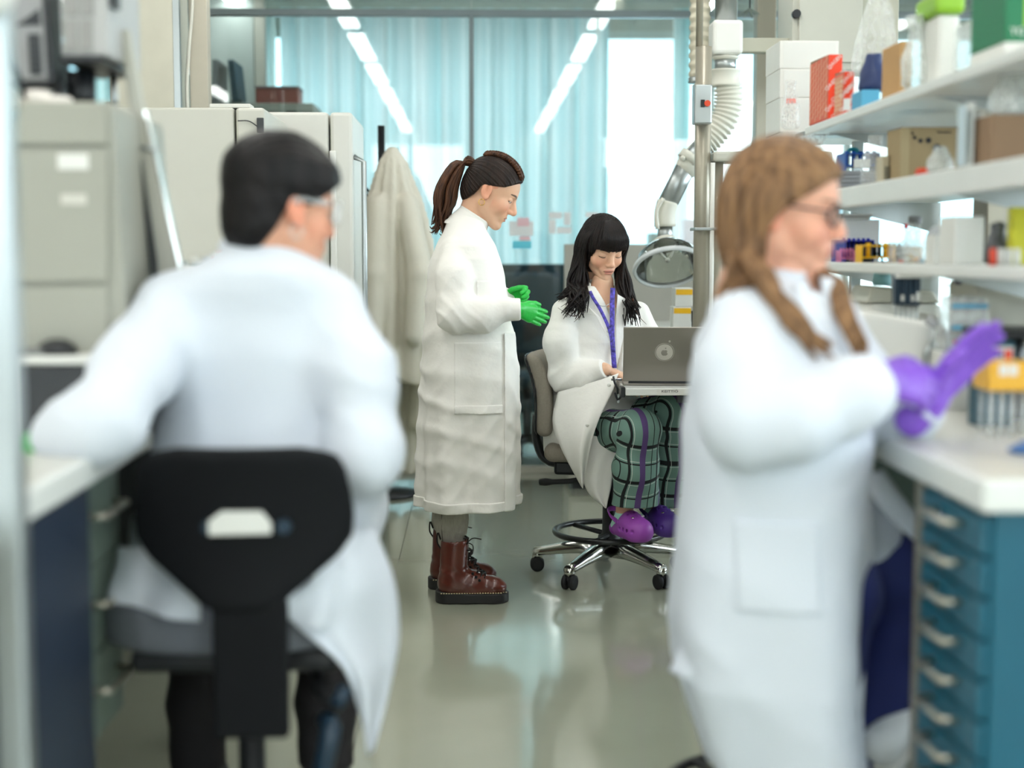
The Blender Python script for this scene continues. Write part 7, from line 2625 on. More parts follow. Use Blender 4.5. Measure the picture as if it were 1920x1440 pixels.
# ================================================================== seated dark-haired person, back to the camera
YL = 2.72
KX, KY = W(448, 900, 2.66).x, 2.66
st2 = thing('lab_stool', 'black-backed stool with a grey seat, nearest on the left', 'stool', (KX, KY, 0))
M_bshell = mat('backrest_black', (13, 15, 18), rough=0.7, spec=0.2, var=0.05)
M_gseat = mat('grey_seat_cloth', (112, 116, 124), rough=0.85, var=0.06, vscale=120)
BY = 2.44


def back_l(P):
    z = P[:, 2]
    zs = [W(0, p, BY).z for p in (1150, 1120, 1085, 1050, 1015, 975, 930, 885, 855, 838)]
    hw = [0.062, 0.085, 0.125, 0.165, 0.188, 0.191, 0.186, 0.178, 0.165, 0.13]
    w = np.interp(z, zs, hw)
    x = P[:, 0] - W(434, 0, BY).x
    yy = P[:, 1] - BY + 1.3 * x * x * -1 + 0.10 * ((z - 0.72) / 0.2) ** 2 * 0.3
    d = smax((np.abs(x) - w) * 0.8, np.maximum(zs[0] - z, z - zs[-1]), 0.03)
    return smax(d, np.abs(yy) - 0.024, 0.02)


sdf_obj('backrest', back_l, (KX - 0.25, 2.3, 0.6), (KX + 0.25, 2.6, 0.96), 0.008, M_bshell, st2, sm=2)
# white label patch on the backrest
b0, b1 = W(392, 1003, BY - 0.03), W(508, 958, BY - 0.03)
poly = [(b0.x, b0.z), (b1.x, b0.z + 0.002), (b1.x, b0.z + 0.02), (b1.x - 0.016, b1.z), (b0.x + 0.022, b1.z), (b0.x, b0.z + 0.024)]
MB().prism(poly, BY - 0.036, BY - 0.0255, 'xz', bev=0.001).build('label_patch', M_whitep, st2)
for s in (-1, 1):
    MB().cyl((W(450 + s * 72, 0, BY).x, BY - 0.030, W(0, 985, BY).z), (W(450 + s * 72, 0, BY).x, BY - 0.018, W(0, 985, BY).z), 0.012, seg=16).build('screw_cap', M_pip, st2)
MB().box((W(377, 0, BY).x, BY - 0.02, W(0, 1385, BY).z), (W(525, 0, BY).x, BY + 0.012, W(0, 1125, BY).z), bev=0.01, seg=3).build('spine_cover', M_bshell, st2)
MB().tube(slerp_pts([(W(450, 0, BY).x, BY + 0.0, W(0, 1370, BY).z), (W(450, 0, BY).x, BY + 0.08, 0.43), (KX, KY + 0.05, 0.44)], 10), 0.025, seg=10).build('back_bar', M_black, st2)
SZ = W(0, 1140, 2.53).z
sdf_obj('seat', lambda P: smax(np.sqrt((np.abs((P[:, 0] - KX + 0.02) / 0.25) ** 2.6 + np.abs((P[:, 1] - KY - 0.09) / 0.235) ** 2.6)) ** 0.8 * 0.2 - 0.2, np.abs(P[:, 2] - SZ + 0.045) - 0.045, 0.02), (KX - 0.32, KY - 0.2, SZ - 0.12), (KX + 0.28, KY + 0.37, SZ + 0.03), 0.009, M_gseat, st2, sm=2)
MB().box((KX - 0.19, KY - 0.09, SZ - 0.135), (KX + 0.19, KY + 0.28, SZ - 0.0925), bev=0.015).build('seat_pan', M_black, st2)
MB().lathe([(0, 0.09), (0.04, 0.09), (0.042, 0.15), (0.026, 0.16), (0.025, SZ - 0.1355), (0, SZ - 0.1355)], (KX, KY + 0.1, 0)).build('gas_column', M_black, st2)
for k in range(5):
    a = R(90 + 72 * k + 20)
    u = Vector((cos(a), sin(a), 0))
    c0 = Vector((KX, KY + 0.1, 0))
    lg_ = MB().tube([c0 + u * 0.02 + Vector((0, 0, 0.11)), c0 + u * 0.15 + Vector((0, 0, 0.10)), c0 + u * 0.30 + Vector((0, 0, 0.075))], [0.03, 0.024, 0.018], seg=10).build('star_leg', M_black, st2)
    e = c0 + u * 0.295
    w = Vector((-u.y, u.x, 0))
    MB().cyl(e + Vector((0, 0, 0.05)), e + Vector((0, 0, 0.075)), 0.012, seg=10).build('caster_stem', M_chrome, lg_)
    for s in (-1, 1):
        MB().cyl(e + w * (s * 0.005) + Vector((0, 0, 0.028)), e + w * (s * 0.024) + Vector((0, 0, 0.028)), 0.0275, seg=16).build('wheel', M_rubber, lg_)
# tension knob and lever on the right
MB().tube(slerp_pts([W(600, 1285, 2.6), W(622, 1310, 2.56), W(640, 1330, 2.55)], 8), 0.02, seg=12).build('knob', M_rubber, st2)
MB().tube([W(628, 1300, 2.545), W(650, 1312, 2.545)], 0.021, seg=14).build('knob_cap', M_pip, st2)
MB().tube(slerp_pts([W(612, 1350, 2.56), W(620, 1370, 2.5), W(606, 1440, 2.5), W(600, 1500, 2.52)], 12), 0.018, seg=10).build('lever', M_pip, st2)
MB().tube([(KX + 0.12, KY + 0.05, SZ - 0.145), W(606, 1300, 2.6)], 0.012, seg=8).build('lever_arm', M_black, st2)

p3 = thing('person', 'seated person seen from behind with short dark hair, safety glasses and white coat', 'person', (KX, YL, 0.0))
SK3 = (224, 168, 140)
f3 = Vector((0.80, 0.585, -0.14))
HM3 = head_frame(W(530, 388, 2.72), f3, 0.0, 1.04)
hf3 = head_fn(nose=1.0, neck_dir=(-0.04, -0.025, -0.14), lids=0.3, neck_r=0.055)
hv, hq, hc = head_mesh(HM3, hf3, SK3, (196, 112, 100), (40, 28, 24), h=0.0026, blush=0.5)
RS, RE, RW = W(628, 572, 2.72), W(684, 850, 2.62), W(630, 905, 2.95)
LS, LE, LW = W(312, 566, 2.70), W(196, 790, 2.45), W(104, 814, 2.47)


def p3_body(P):
    d = ell(P, W(462, 720, 2.75), (0.14, 0.09, 0.22))
    d = smin(d, ell(P, W(450, 1040, 2.74), (0.17, 0.13, 0.12)), 0.08)
    d = smin(d, cap(P, W(465, 560, 2.74), W(495, 440, 2.725), 0.06, 0.05), 0.05)
    d = smin(d, chain(P, [RS, RE, RW], [0.03, 0.034, 0.026], 0.01), 0.02)
    d = smin(d, chain(P, [LS, LE, LW], [0.03, 0.034, 0.026], 0.01), 0.02)
    for s, sx_ in ((-1, -0.17), (1, 0.11)):
        d = smin(d, chain(P, [(KX + s * 0.09, 2.76, 0.66), (KX + sx_ + 0.02, 3.16, 0.66), (KX + sx_, 3.10, 0.25), (KX + sx_, 3.08, 0.14)], [0.07, 0.055, 0.042, 0.036], 0.01), 0.03)
    return d


bv = islands(p3_body, (KX - 0.42, 2.25, 0.06), (KX + 0.42, 3.3, 1.4), 0.012, SK3)
Hm = hand_frame(LW, (-0.75, 0.55, -0.28), (0.5, 0.6, 0.5), True, 0.9)
hl = hand_mesh(Hm, hand_fn(curls=[(0.5, 0.6, 0.4)] * 4), 0.003, SK3)
Hm2 = hand_frame(RW, (-0.5, 0.85, 0.1), (-0.8, -0.4, 0.3), False, 0.9)
hr = hand_mesh(Hm2, hand_fn(curls=[(0.4, 0.6, 0.4)] * 4), 0.003, SK3)
body_mesh('body', [(hv, hq, hc), bv, hl, hr], p3)
eyes(HM3, p3, look=(0, 1, -0.2))
glove(Hm, hand_fn(grow=0.003, curls=[(0.5, 0.6, 0.4)] * 4), M_green, p3, h=0.003)
glove(Hm2, hand_fn(grow=0.003, curls=[(0.4, 0.6, 0.4)] * 4), M_green, p3, h=0.003)

secs3 = []
for py, a, b, ry in ((450, 436, 552, 0.060), (470, 418, 572, 0.078), (490, 378, 600, 0.095), (510, 335, 625, 0.11), (540, 302, 640, 0.12), (590, 286, 646, 0.128), (660, 284, 648, 0.132), (750, 284, 645, 0.128), (840, 282, 644, 0.130),
                     (930, 270, 650, 0.14), (1020, 250, 662, 0.16), (1090, 235, 668, 0.175), (1150, 228, 668, 0.18)):
    xa, xb = W(a, py, YL).x, W(b, py, YL).x
    secs3.append((W(0, py, YL).z, (xa + xb) / 2, YL + np.interp(py, [450, 500, 600], [-0.005, 0.0, 0.03]), (xb - xa) / 2, ry))


def coat3(P):
    z = P[:, 2]
    d, _, _ = loft(P, secs3, 2.4)
    d = d - 0.005 * folds(P, (0.15, 0.1, 1), 0.17, 61, 1.3) - 0.004 * wob(P, 16, 62)
    d = np.maximum(np.maximum(d, z - secs3[0][0]), secs3[-1][0] - z)
    ra = chain(P, [RS, W(672, 700, 2.66), RE, W(664, 900, 2.80), W(640, 905, 2.92)], [0.050, 0.064, 0.064, 0.058, 0.044], 0.04)
    ra = ra - 0.005 * folds(P, (0.3, 0.2, 1), 0.08, 65, 1.0)
    la = chain(P, [LS, W(254, 690, 2.57), LE, W(150, 806, 2.46), LW], [0.050, 0.068, 0.063, 0.054, 0.040], 0.04)
    la = la - 0.006 * folds(P, (0.8, 0.2, 0.6), 0.08, 67, 1.0)
    d = smin(smin(d, ra, 0.05), la, 0.05)
    # lap of the coat over the thighs
    d = smin(d, chain(P, [(KX - 0.12, 2.80, 0.70), (KX - 0.10, 3.12, 0.69)], [0.11, 0.10], 0.02), 0.04)
    d = smin(d, chain(P, [(KX + 0.14, 2.80, 0.70), (KX + 0.15, 3.12, 0.69)], [0.11, 0.10], 0.02), 0.04)
    return smax(d, -cap(P, W(492, 468, 2.725), W(512, 400, 2.72), 0.056, 0.066), 0.008)


v, q = snet(coat3, (KX - 0.46, 2.3, 0.5), (KX + 0.42, 3.3, 1.30), 0.0075)
M_cloth0, M_cloth = M_cloth, mat('cool_white_coat_cotton', (220, 226, 235), rough=0.88, spec=0.2, var=0.012, vscale=5, bump=0.25, bscale=22)
coat_o3 = link_mesh('lab_coat', np_mesh('lab_coat', [(relax(v, q, 2), q)]), M_cloth, p3)


def collar3(P):
    A, B = V3(W(503, 432, 2.725)), V3(W(486, 488, 2.735))
    ax = (A - B) / np.linalg.norm(A - B)
    q_ = P - B
    t = q_ @ ax
    rad = np.sqrt(np.maximum((q_ ** 2).sum(1) - t * t, 0))
    rr = 0.064 + 0.25 * np.maximum(0, 0.05 - t)
    return np.maximum((np.abs(rad - rr) - 0.0045) * 0.85, np.maximum(t - 0.062, -t))


sdf_obj('collar', collar3, (KX - 0.16, 2.55, 1.18), (KX + 0.22, 2.92, 1.34), 0.005, M_cloth, coat_o3, sm=1)
sheet('coat_skirt', [W(600, 985, 2.56), W(590, 1080, 2.50), W(540, 1150, 2.50), W(640, 1250, 2.53), W(672, 1340, 2.56), W(690, 1400, 2.58)],
      [W(700, 990, 2.66), W(738, 1090, 2.66), W(748, 1190, 2.66), W(735, 1270, 2.66), W(718, 1340, 2.65), W(700, 1402, 2.62)], M_cloth, coat_o3, puff=0.02, seed=2, wave=0.016, th=0.004)
sheet('coat_skirt', [W(222, 1025, 2.62), W(216, 1060, 2.60), W(205, 1100, 2.58), W(204, 1125, 2.56)],
      [W(370, 1030, 2.50), W(372, 1080, 2.49), W(374, 1120, 2.49), W(374, 1168, 2.49)], M_cloth, coat_o3, puff=0.012, seed=5, wave=0.008, th=0.004)
sheet('coat_skirt', [W(528, 1060, 2.49), W(528, 1100, 2.49), W(526, 1130, 2.49), W(526, 1160, 2.50)],
      [W(640, 1040, 2.55), W(648, 1080, 2.55), W(648, 1130, 2.55), W(640, 1185, 2.55)], M_cloth, coat_o3, puff=0.012, seed=6, wave=0.008, th=0.004)

M_trou = mat('dark_trousers', (40, 38, 40), rough=0.85, var=0.06)
for s in (-1, 1):
    sx_ = -0.17 if s < 0 else 0.11
    pts = [V3(p) for p in ((KX + s * 0.09, 2.76, 0.655), (KX + sx_ + 0.02, 3.17, 0.655), (KX + sx_, 3.10, 0.26), (KX + sx_, 3.08, 0.12))]
    sdf_obj('trouser_leg', lambda P, pts=pts: np.maximum(chain(P, pts, [0.095, 0.078, 0.062, 0.060], 0.03) - 0.005 * folds(P, (0.3, 0.3, 1), 0.08, 71, 1), 0.12 - P[:, 2]), (KX + sx_ - 0.16, 2.6, 0.1), (KX + max(sx_, s * 0.09) + 0.19, 3.32, 0.80), 0.010, M_trou, p3, sm=2)
    x = KX + sx_
    sdf_obj('shoe', lambda P, x=x: smax(smin(cap(P, (x, 3.09, 0.07), (x, 3.24, 0.05), 0.045, 0.040), cap(P, (x, 3.09, 0.07), (x, 3.08, 0.14), 0.044, 0.046), 0.02), 0.022 - P[:, 2], 0.006), (x - 0.08, 3.0, 0.0), (x + 0.08, 3.32, 0.2), 0.006, M_rubber, p3, sm=1)
# a bar under the feet keeps them off the floor
MB().tube([(KX + 0.22 * cos(2 * pi * k / 36), KY + 0.1 + 0.34 + 0.0 + 0.22 * sin(2 * pi * k / 36) - 0.34 * (1 - 0) * 0 - 0.34, 0.0) for k in range(1)] + [(KX - 0.2, KY + 0.42, 0.012), (KX + 0.2, KY + 0.42, 0.012)], 0.011, seg=8).build('foot_bar', M_black, st2)
bpy.data.objects.remove([o for o in st2.children if o.name.startswith('foot_bar')][0])

M_hair3 = hair_mat('short_dark_hair', (10, 10, 12), (28, 24, 24))


def hair3(P):
    d = ell(P, (0, -0.016, 0.034), (0.0735, 0.092, 0.082))
    d = smin(d, ell(P, (0, 0.024, 0.036), (0.062, 0.066, 0.060)), 0.02)
    d = smin(d, ell(P, (0, -0.055, -0.035), (0.056, 0.045, 0.055)), 0.03)
    top = np.clip((P[:, 2] - 0.02) / 0.06, 0, 1)
    d = d - 0.010 - 0.010 * top - 0.0022 * wob(P, 120, 81) - 0.0006 * np.sin(55 * np.arctan2(P[:, 0], P[:, 2] + 0.02))
    hl_ = np.interp(P[:, 2], [-0.10, -0.07, -0.035, -0.01, 0.008, 0.022, 0.045, 0.07], [-0.062, -0.052, -0.036, -0.028, 0.030, 0.042, 0.075, 0.115])
    side = np.where((np.abs(P[:, 0]) > 0.055) & (P[:, 2] < 0.01) & (P[:, 2] > -0.02), 0.0, 0.0)
    d = smax(d, (P[:, 1] - hl_) * 0.75 + side, 0.010)
    return smax(d, -(P[:, 2] + 0.088), 0.012)


v, q = snet(hair3, (-0.11, -0.14, -0.11), (0.11, 0.13, 0.15), 0.0028)
link_mesh('hair', np_mesh('hair', [(xf(relax(v, q, 1), HM3), q)]), M_hair3, p3)
# safety glasses
gl = MB(HM3)
gl.grid(lambda u, v_: Vector((0.074 * sin((u - 0.5) * 2.6), 0.040 + 0.066 * cos((u - 0.5) * 2.3), 0.024 - 0.046 * v_)), 24, 6)
M_spec = film('safety_lens', (226, 230, 230), 0.28, rough=0.1, scale=5, bump=0.0)
g3 = gl.build('safety_glasses', M_spec, p3, smooth=True, solid=0.002)
for s in (-1, 1):
    MB(HM3).tube([(s * 0.073, 0.052, 0.012), (s * 0.079, 0.0, 0.012), (s * 0.080, -0.025, 0.004)], 0.0028, seg=8, flat=2.0, nrm=(0, 0, 1)).build('temple_arm', film('temple_clear', (224, 228, 228), 0.5, scale=6, bump=0.0), g3)
er = HM3 @ Vector((0.078, -0.010, -0.047))
MB(frame(er, (0.8, 0.6, 0), (0, 0, 1))).lathe([(0.012 + 0.0012 * cos(2 * pi * k / 8), 0.0012 * sin(2 * pi * k / 8)) for k in range(8)], seg=20, closed=True).build('hoop_earring', M_chrome, p3)
# ================================================================== seated long-haired person in profile, right foreground
YR = 2.66
RX, RY = W(1452, 1060, 2.68).x, 2.68
st3 = thing('lab_stool', 'black lab stool under the long-haired person, mostly covered by the coat', 'stool', (RX, RY, 0))
sdf_obj('seat', lambda P: smax(np.sqrt((P[:, 0] - RX) ** 2 + (P[:, 1] - RY) ** 2) - 0.155, np.abs(P[:, 2] - 0.535) - 0.03, 0.02), (RX - 0.23, RY - 0.23, 0.48), (RX + 0.23, RY + 0.23, 0.59), 0.009, M_bshell, st3, sm=2)
MB().lathe([(0, 0.09), (0.04, 0.09), (0.042, 0.15), (0.026, 0.16), (0.025, 0.5045), (0, 0.5045)], (RX, RY, 0)).build('gas_column', M_black, st3)
for k in range(5):
    a = R(72 * k + 40)
    u = Vector((cos(a), sin(a), 0))
    c0 = Vector((RX, RY, 0))
    lg_ = MB().tube([c0 + u * 0.02 + Vector((0, 0, 0.11)), c0 + u * 0.15 + Vector((0, 0, 0.10)), c0 + u * 0.27 + Vector((0, 0, 0.075))], [0.03, 0.024, 0.018], seg=10).build('star_leg', M_black, st3)
    e = c0 + u * 0.265
    w = Vector((-u.y, u.x, 0))
    MB().cyl(e + Vector((0, 0, 0.05)), e + Vector((0, 0, 0.075)), 0.012, seg=10).build('caster_stem', M_chrome, lg_)
    for s in (-1, 1):
        MB().cyl(e + w * (s * 0.005) + Vector((0, 0, 0.028)), e + w * (s * 0.024) + Vector((0, 0, 0.028)), 0.0275, seg=16).build('wheel', M_rubber, lg_)
MB().tube([(RX + 0.2 * cos(2 * pi * k / 40), RY + 0.2 * sin(2 * pi * k / 40), 0.21) for k in range(40)], 0.011, seg=8, closed=True).build('foot_ring', M_black, st3)
for k in range(3):
    a = R(120 * k + 10)
    MB().tube([(RX + 0.03 * cos(a), RY + 0.03 * sin(a), 0.2), (RX + 0.195 * cos(a), RY + 0.195 * sin(a), 0.21)], 0.009, seg=8).build('ring_spoke', M_black, st3)

p4 = thing('person', 'long-haired person in profile with purple gloves, glasses and white coat, right foreground', 'person', (RX, RY, 0.0))
SK4 = (232, 176, 150)
f4 = Vector((0.92, -0.36, -0.13))
HM4 = head_frame(W(1474, 392, 2.66), f4, 0.0, 1.06)
hf4 = head_fn(nose=0.7, neck_dir=(0.0, -0.045, -0.19), lids=0.3, cheek=1.15, neck_r=0.057)
hv, hq, hc = head_mesh(HM4, hf4, SK4, (200, 104, 100), (110, 78, 56), h=0.0026, blush=0.4)
NS, NE, NW = W(1386, 600, 2.56), W(1400, 795, 2.45), W(1655, 714, 2.45)
GS, GE, GW = W(1560, 600, 2.80), W(1650, 772, 2.72), W(1742, 750, 2.56)


def p4_body(P):
    d = ell(P, W(1462, 740, 2.68), (0.13, 0.12, 0.21))
    d = smin(d, ell(P, W(1440, 1000, 2.68), (0.17, 0.16, 0.13)), 0.08)
    d = smin(d, cap(P, W(1470, 580, 2.67), W(1478, 500, 2.66), 0.065, 0.055), 0.05)
    d = smin(d, chain(P, [NS, NE, NW], [0.03, 0.036, 0.026], 0.01), 0.02)
    d = smin(d, chain(P, [GS, GE, GW], [0.03, 0.036, 0.026], 0.01), 0.02)
    d = smin(d, chain(P, [W(1470, 1052, 2.76), W(1725, 1085, 2.80), W(1655, 1310, 2.76), W(1610, 1445, 2.72)], [0.07, 0.055, 0.043, 0.04], 0.01), 0.03)
    d = smin(d, chain(P, [W(1460, 1060, 2.60), W(1570, 1110, 2.60), W(1540, 1330, 2.64), W(1530, 1440, 2.66)], [0.07, 0.055, 0.043, 0.04], 0.01), 0.03)
    return d


bv = islands(p4_body, (RX - 0.28, 2.3, 0.2), (RX + 0.36, 3.0, 1.35), 0.012, SK4)
G4 = dict(curls=[(0.35, 0.45, 0.3), (0.4, 0.5, 0.3), (0.45, 0.5, 0.3), (0.5, 0.5, 0.3)])
Ha = hand_frame(NW, (0.90, 0.38, -0.10), (-0.05, 0.40, 0.90), False, 0.95)
Hb = hand_frame(GW, (0.58, -0.20, 0.80), (-0.65, -0.45, 0.45), True, 0.95)
ha = hand_mesh(Ha, hand_fn(**G4), 0.003, SK4)
hb = hand_mesh(Hb, hand_fn(curl=(0.12, 0.15, 0.1)), 0.003, SK4)
body_mesh('body', [(hv, hq, hc), bv, ha, hb], p4)
eyes(HM4, p4, look=(0, 1, -0.3))
M_purple = mat('purple_nitrile', (134, 88, 204), rough=0.42, var=0.04, bump=0.12, bscale=80)
glove(Ha, hand_fn(grow=0.003, wrist=0.06, wr=(0.034, 0.031), **G4), M_purple, p4, h=0.0026)
glove(Hb, hand_fn(grow=0.003, wrist=0.05, wr=(0.032, 0.028), curl=(0.12, 0.15, 0.1)), M_purple, p4, h=0.0026)

secs4 = []
for py, a, b, ry in ((508, 1424, 1520, 0.070), (528, 1396, 1540, 0.10), (552, 1362, 1566, 0.14), (585, 1336, 1590, 0.165), (640, 1312, 1608, 0.18), (720, 1296, 1618, 0.185), (800, 1285, 1622, 0.185), (900, 1280, 1622, 0.19),
                     (1000, 1272, 1622, 0.20), (1100, 1262, 1618, 0.215), (1180, 1262, 1610, 0.22), (1260, 1272, 1604, 0.225), (1350, 1306, 1602, 0.215), (1460, 1350, 1612, 0.21)):
    xa, xb = W(a, py, YR).x, W(b, py, YR).x
    secs4.append((W(0, py, YR).z, (xa + xb) / 2, YR, (xb - xa) / 2, ry))


def coat4(P):
    z = P[:, 2]
    d, _, _ = loft(P, secs4, 2.3)
    k = np.clip((0.85 - z) / 0.4, 0, 1)
    ang = np.arctan2(P[:, 1] - YR, P[:, 0] - RX)
    d = d - 0.014 * k * np.sin(5 * ang + 0.6 + 2 * z) - 0.007 * folds(P, (0.6, 0.2, 0.8), 0.16, 91, 1.3)
    i = d
    d = np.maximum(np.maximum(d, z - secs4[0][0]), secs4[-1][0] - z)
    d = np.maximum(d, -np.maximum(i + 0.02, z - 0.47))
    a = chain(P, [NS, W(1380, 700, 2.50), NE, W(1490, 786, 2.43), W(1600, 738, 2.44), NW], [0.055, 0.070, 0.070, 0.066, 0.056, 0.047], 0.04)
    a = np.maximum(a, half(P, (0.94, 0.1, 0.33), float(V3((0.94, 0.1, 0.33)) @ V3(NW) / np.linalg.norm((0.94, 0.1, 0.33)))))
    a = a - 0.006 * folds(P, (0.7, 0.2, -0.6), 0.09, 93, 1.0)
    b = chain(P, [GS, W(1610, 720, 2.78), GE, W(1700, 768, 2.64), W(1740, 750, 2.565)], [0.055, 0.066, 0.066, 0.056, 0.045], 0.04)
    b = np.maximum(b, half(P, (0.7, -0.5, 0.5), float(V3((0.7, -0.5, 0.5)) @ V3(GW) / np.linalg.norm((0.7, -0.5, 0.5)))))
    d = smin(smin(d, a, 0.04), b, 0.03)
    d = smax(d, -cap(P, W(1474, 600, 2.665), W(1482, 480, 2.66), 0.060, 0.066), 0.008)
    # V opening towards the face side
    return smax(d, -cap(P, W(1520, 520, 2.60), W(1580, 720, 2.52), 0.05, 0.012), 0.01)


v, q = snet(coat4, (RX - 0.3, 2.24, 0.25), (RX + 0.38, 3.0, 1.26), 0.0075)
coat_o4 = link_mesh('lab_coat', np_mesh('lab_coat', [(relax(v, q, 2), q)]), M_cloth, p4)
sheet('lapel', [W(1538, 520, 2.56), W(1548, 570, 2.53), W(1575, 640, 2.50), W(1590, 690, 2.49)], [W(1562, 522, 2.58), W(1600, 600, 2.54), W(1606, 660, 2.52), W(1594, 692, 2.495)], M_cloth, coat_o4, n=12, k=6, puff=0.01, wave=0.0, th=0.004)
sheet('lapel', [W(1488, 530, 2.54), W(1500, 580, 2.50), W(1535, 650, 2.48), W(1580, 700, 2.485)], [W(1512, 525, 2.56), W(1530, 580, 2.53), W(1558, 640, 2.50), W(1584, 702, 2.488)], M_cloth, coat_o4, n=12, k=6, puff=0.008, wave=0.0, th=0.004)
# far front flap swinging towards the bench, and its tail
sheet('coat_skirt', [W(1612, 890, 2.62), W(1650, 950, 2.63), W(1700, 1000, 2.66), W(1748, 1035, 2.70)], [W(1655, 880, 2.68), W(1690, 930, 2.70), W(1728, 975, 2.72), W(1757, 1015, 2.72)], M_cloth, coat_o4, n=14, k=8, puff=0.01, wave=0.004, th=0.004)
sheet('coat_skirt', [W(1618, 930, 2.64), W(1622, 1000, 2.66), W(1618, 1080, 2.68), W(1606, 1150, 2.68)], [W(1660, 940, 2.72), W(1690, 1000, 2.74), W(1668, 1060, 2.74), W(1640, 1110, 2.74)], M_cloth, coat_o4, n=14, k=8, puff=0.0, wave=0.004, th=0.004)
sheet('coat_hem', [W(1296, 1180, 2.60), W(1275, 1215, 2.58), W(1255, 1258, 2.57)], [W(1330, 1180, 2.52), W(1320, 1230, 2.52), W(1300, 1280, 2.53)], M_cloth, coat_o4, n=10, k=8, puff=0.01, wave=0.003, th=0.004)
for (px, py, w_) in ((1500, 880, 0), ):
    patch_obj('pocket', lambda P: coat4(P), lambda P: np.maximum(np.maximum(W(1400, 0, 2.45).x - P[:, 0], P[:, 0] - W(1560, 0, 2.45).x), np.maximum(np.maximum(W(0, 1160, 2.45).z - P[:, 2], P[:, 2] - W(0, 990, 2.45).z), P[:, 1] - 2.6)),
              (W(1390, 0, 2.45).x, 2.3, W(0, 1170, 2.45).z), (W(1570, 0, 2.45).x, 2.62, W(0, 980, 2.45).z), 0.005, M_cloth, coat_o4, 0.003, 0.002)

def collar4(P):
    A, B = V3(W(1482, 500, 2.66)), V3(W(1473, 560, 2.665))
    ax = (A - B) / np.linalg.norm(A - B)
    q_ = P - B
    t = q_ @ ax
    rad = np.sqrt(np.maximum((q_ ** 2).sum(1) - t * t, 0))
    rr = 0.070 + 0.35 * np.maximum(0, 0.05 - t)
    d = np.maximum((np.abs(rad - rr) - 0.0045) * 0.85, np.maximum(t - 0.058, -t))
    return np.maximum(d, q_ @ V3((0.85, -0.53, 0)) - 0.055)


sdf_obj('collar', collar4, (RX - 0.16, 2.52, 1.12), (RX + 0.20, 2.82, 1.27), 0.005, M_cloth, coat_o4, sm=1)

# ---- trousers and shoes
M_navyt = mat('navy_trousers', (24, 36, 92), rough=0.8, var=0.06)
for nm, pts, rs, seed in (('a', [W(1470, 1052, 2.76), W(1725, 1085, 2.80), W(1655, 1310, 2.76), W(1610, 1445, 2.72)], [0.09, 0.080, 0.068, 0.060], 95), ('b', [W(1460, 1060, 2.60), W(1570, 1110, 2.60), W(1540, 1330, 2.64), W(1530, 1440, 2.66)], [0.09, 0.075, 0.06, 0.055], 97)):
    pts = [V3(p) for p in pts]
    sdf_obj('trouser_leg', lambda P, pts=pts, rs=rs, seed=seed: np.maximum(chain(P, pts, rs, 0.03) - 0.007 * folds(P, (0.4, 0.3, 0.8), 0.1, seed, 1), pts[-1][2] - P[:, 2]), pts[0] * 0 + np.min(pts, 0) - 0.13, np.max(pts, 0) + 0.13, 0.010, M_navyt, p4, sm=2)


def shoe(heel, toe):
    heel, toe = Vector(heel), Vector(toe)
    xh = (toe - heel).normalized()
    T = frame(heel, xh, Vector((0, 0, 1)).cross(xh))
    o = sdf_obj('shoe', lambda P: smax(smax(smin(cap(P, (0.045, 0, 0.04), (0.19, 0, 0.035), 0.042, 0.040), cap(P, (0.05, 0, 0.05), (0.055, 0, 0.085), 0.04, 0.038), 0.02), 0.006 - P[:, 2], 0.006), P[:, 2] - 0.095 + 0.0, 0.004), (-0.02, -0.07, -0.01), (0.26, 0.07, 0.14), 0.005, mat('white_shoe', (224, 226, 226), rough=0.5), p4, sm=1, M=T)
    MB(T).box((0.004, -0.04, -0.012), (0.235, 0.04, 0.012), bev=0.011, seg=3).build('sole', mat('shoe_sole', (206, 204, 198), rough=0.6), o)


shoe(W(1752, 1305, 2.80), W(1672, 1408, 2.70))
hx_ = W(1530, 1462, 2.70)
shoe((hx_.x - 0.05, hx_.y, 0.223), (hx_.x + 0.2, hx_.y + 0.02, 0.223))

# ---- hair
M_hair4 = hair_mat('honey_hair', (88, 64, 46), (160, 122, 86))


def hair4(P):
    d = ell(P, (0, -0.014, 0.032), (0.0735, 0.092, 0.082))
    d = smin(d, ell(P, (0, 0.022, 0.032), (0.064, 0.064, 0.062)), 0.02)
    d = smin(d, ell(P, (0, -0.045, -0.05), (0.074, 0.056, 0.080)), 0.03)
    a = np.arctan2(P[:, 0], P[:, 2] + 0.02)
    d = d - 0.012 - 0.0016 * np.sin(36 * a) - 0.002 * wob(P, 60, 98)
    hl_ = np.interp(P[:, 2], [-0.12, -0.05, -0.02, 0.0, 0.02, 0.04, 0.06, 0.075, 0.09], [-0.01, -0.012, -0.005, 0.012, 0.035, 0.060, 0.078, 0.090, 0.11])
    d = smax(d, (P[:, 1] - hl_) * 0.75, 0.012)
    return np.maximum(d, -(P[:, 2] + 0.12))


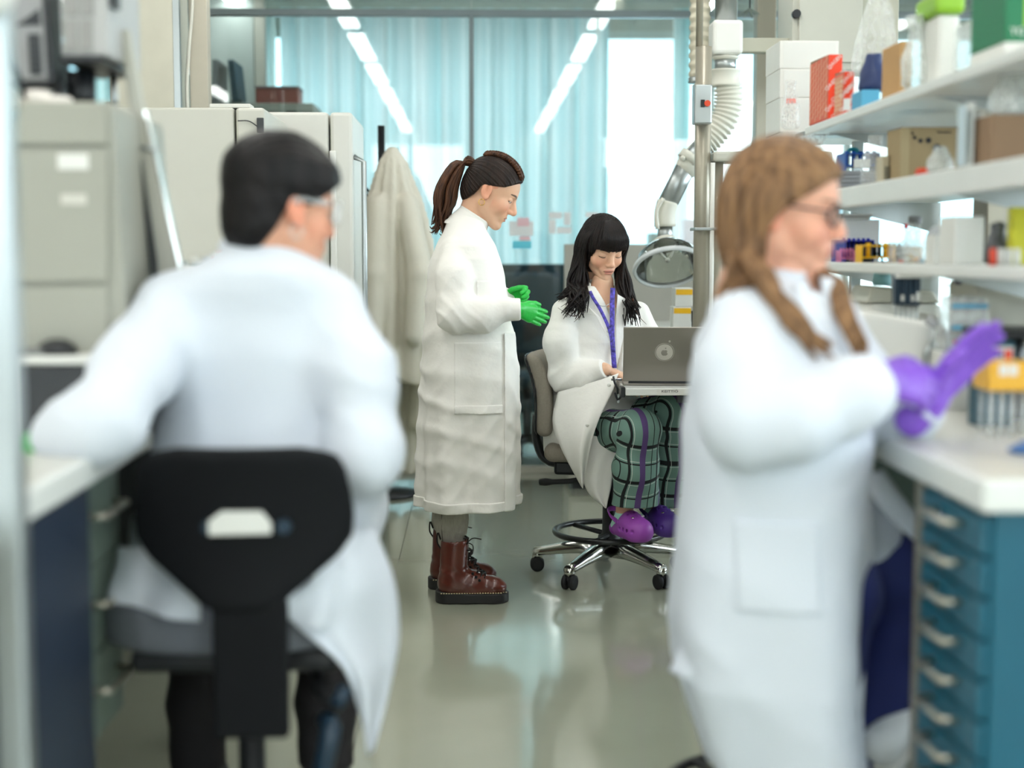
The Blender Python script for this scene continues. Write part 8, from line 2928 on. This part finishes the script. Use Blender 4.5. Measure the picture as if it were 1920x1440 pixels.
v, q = snet(hair4, (-0.12, -0.14, -0.14), (0.12, 0.12, 0.14), 0.003)
link_mesh('hair', np_mesh('hair', [(xf(relax(v, q, 1), HM4), q)]), M_hair4, p4)
g = []
rng = random.Random(12)
for k in range(150):
    nearside = k % 2 == 0
    t = rng.random()
    s = 1 if nearside else -1              # local +x is the camera side
    y = 0.035 - 0.115 * t
    top = HM4 @ Vector((s * rng.uniform(0.005, 0.03), y * 0.8 - 0.01, 0.112 - 3 * (y * 0.8) ** 2))
    side = HM4 @ Vector((s * (0.084 + rng.uniform(-0.004, 0.005)), y - 0.02, 0.03))
    jaw = HM4 @ Vector((s * (0.086 + rng.uniform(-0.006, 0.006)), -0.035 - 0.055 * t, -0.07))
    if nearside:
        if t < 0.45:
            neck = W(rng.uniform(1424, 1452), rng.uniform(515, 540), 2.53)
            mid = W(rng.uniform(1470, 1505), rng.uniform(585, 610), 2.475)
            e = W(rng.uniform(1520, 1566), rng.uniform(640, 676), 2.455)
            pts = [top, side, jaw, neck, mid, e]
        else:
            neck = W(rng.uniform(1368, 1420), rng.uniform(490, 520), 2.55 + 0.05 * t)
            e = W(rng.uniform(1338, 1400), rng.uniform(530, 575), 2.52 + 0.08 * rng.random())
            pts = [top, side, jaw, neck, e]
    else:
        neck = W(rng.uniform(1546, 1562), rng.uniform(515, 535), 2.61)
        mid = W(rng.uniform(1568, 1592), rng.uniform(570, 595), 2.50)
        e = W(rng.uniform(1598, 1630), rng.uniform(640, 672), 2.455)
        pts = [top, side, jaw, neck, mid, e]
    g.append((pts, rng.uniform(0.006, 0.011), 20))
locks('hair_lengths', g, M_hair4, p4)
# glasses and hair clip
gl = MB(HM4)
for s in (-1, 1):
    c = Vector((s * 0.032, 0.092, -0.002))
    ring = [c + Vector((0.024 * cos(2 * pi * k / 24), -0.010 * abs(cos(2 * pi * k / 24)) * (1 if cos(2 * pi * k / 24) * s > 0 else 0), 0.018 * sin(2 * pi * k / 24))) for k in range(24)]
    gl.tube(ring, 0.0022, seg=6, closed=True)
    gl.tube([(s * 0.056, 0.084, 0.004), (s * 0.077, 0.0, 0.006), (s * 0.079, -0.02, 0.0)], 0.002, seg=6)
gl.tube([(-0.009, 0.0935, 0.003), (0, 0.096, 0.006), (0.009, 0.0935, 0.003)], 0.002, seg=6)
g4 = gl.build('glasses', mat('dark_frames', (40, 26, 34), rough=0.3), p4)
for s in (-1, 1):
    MB(HM4).prism([(s * 0.032 + 0.022 * cos(2 * pi * k / 20), -0.002 + 0.0165 * sin(2 * pi * k / 20)) for k in range(20)], 0.0895, 0.0905, 'xz').build('lens', M_spec, g4)
MB(HM4).tube(slerp_pts([(0.062, 0.045, 0.05), (0.078, 0.01, 0.035), (0.082, -0.02, 0.018)], 10), 0.006, seg=8).build('hair_clip', mat('tortoise', (60, 38, 30), rough=0.3), p4)
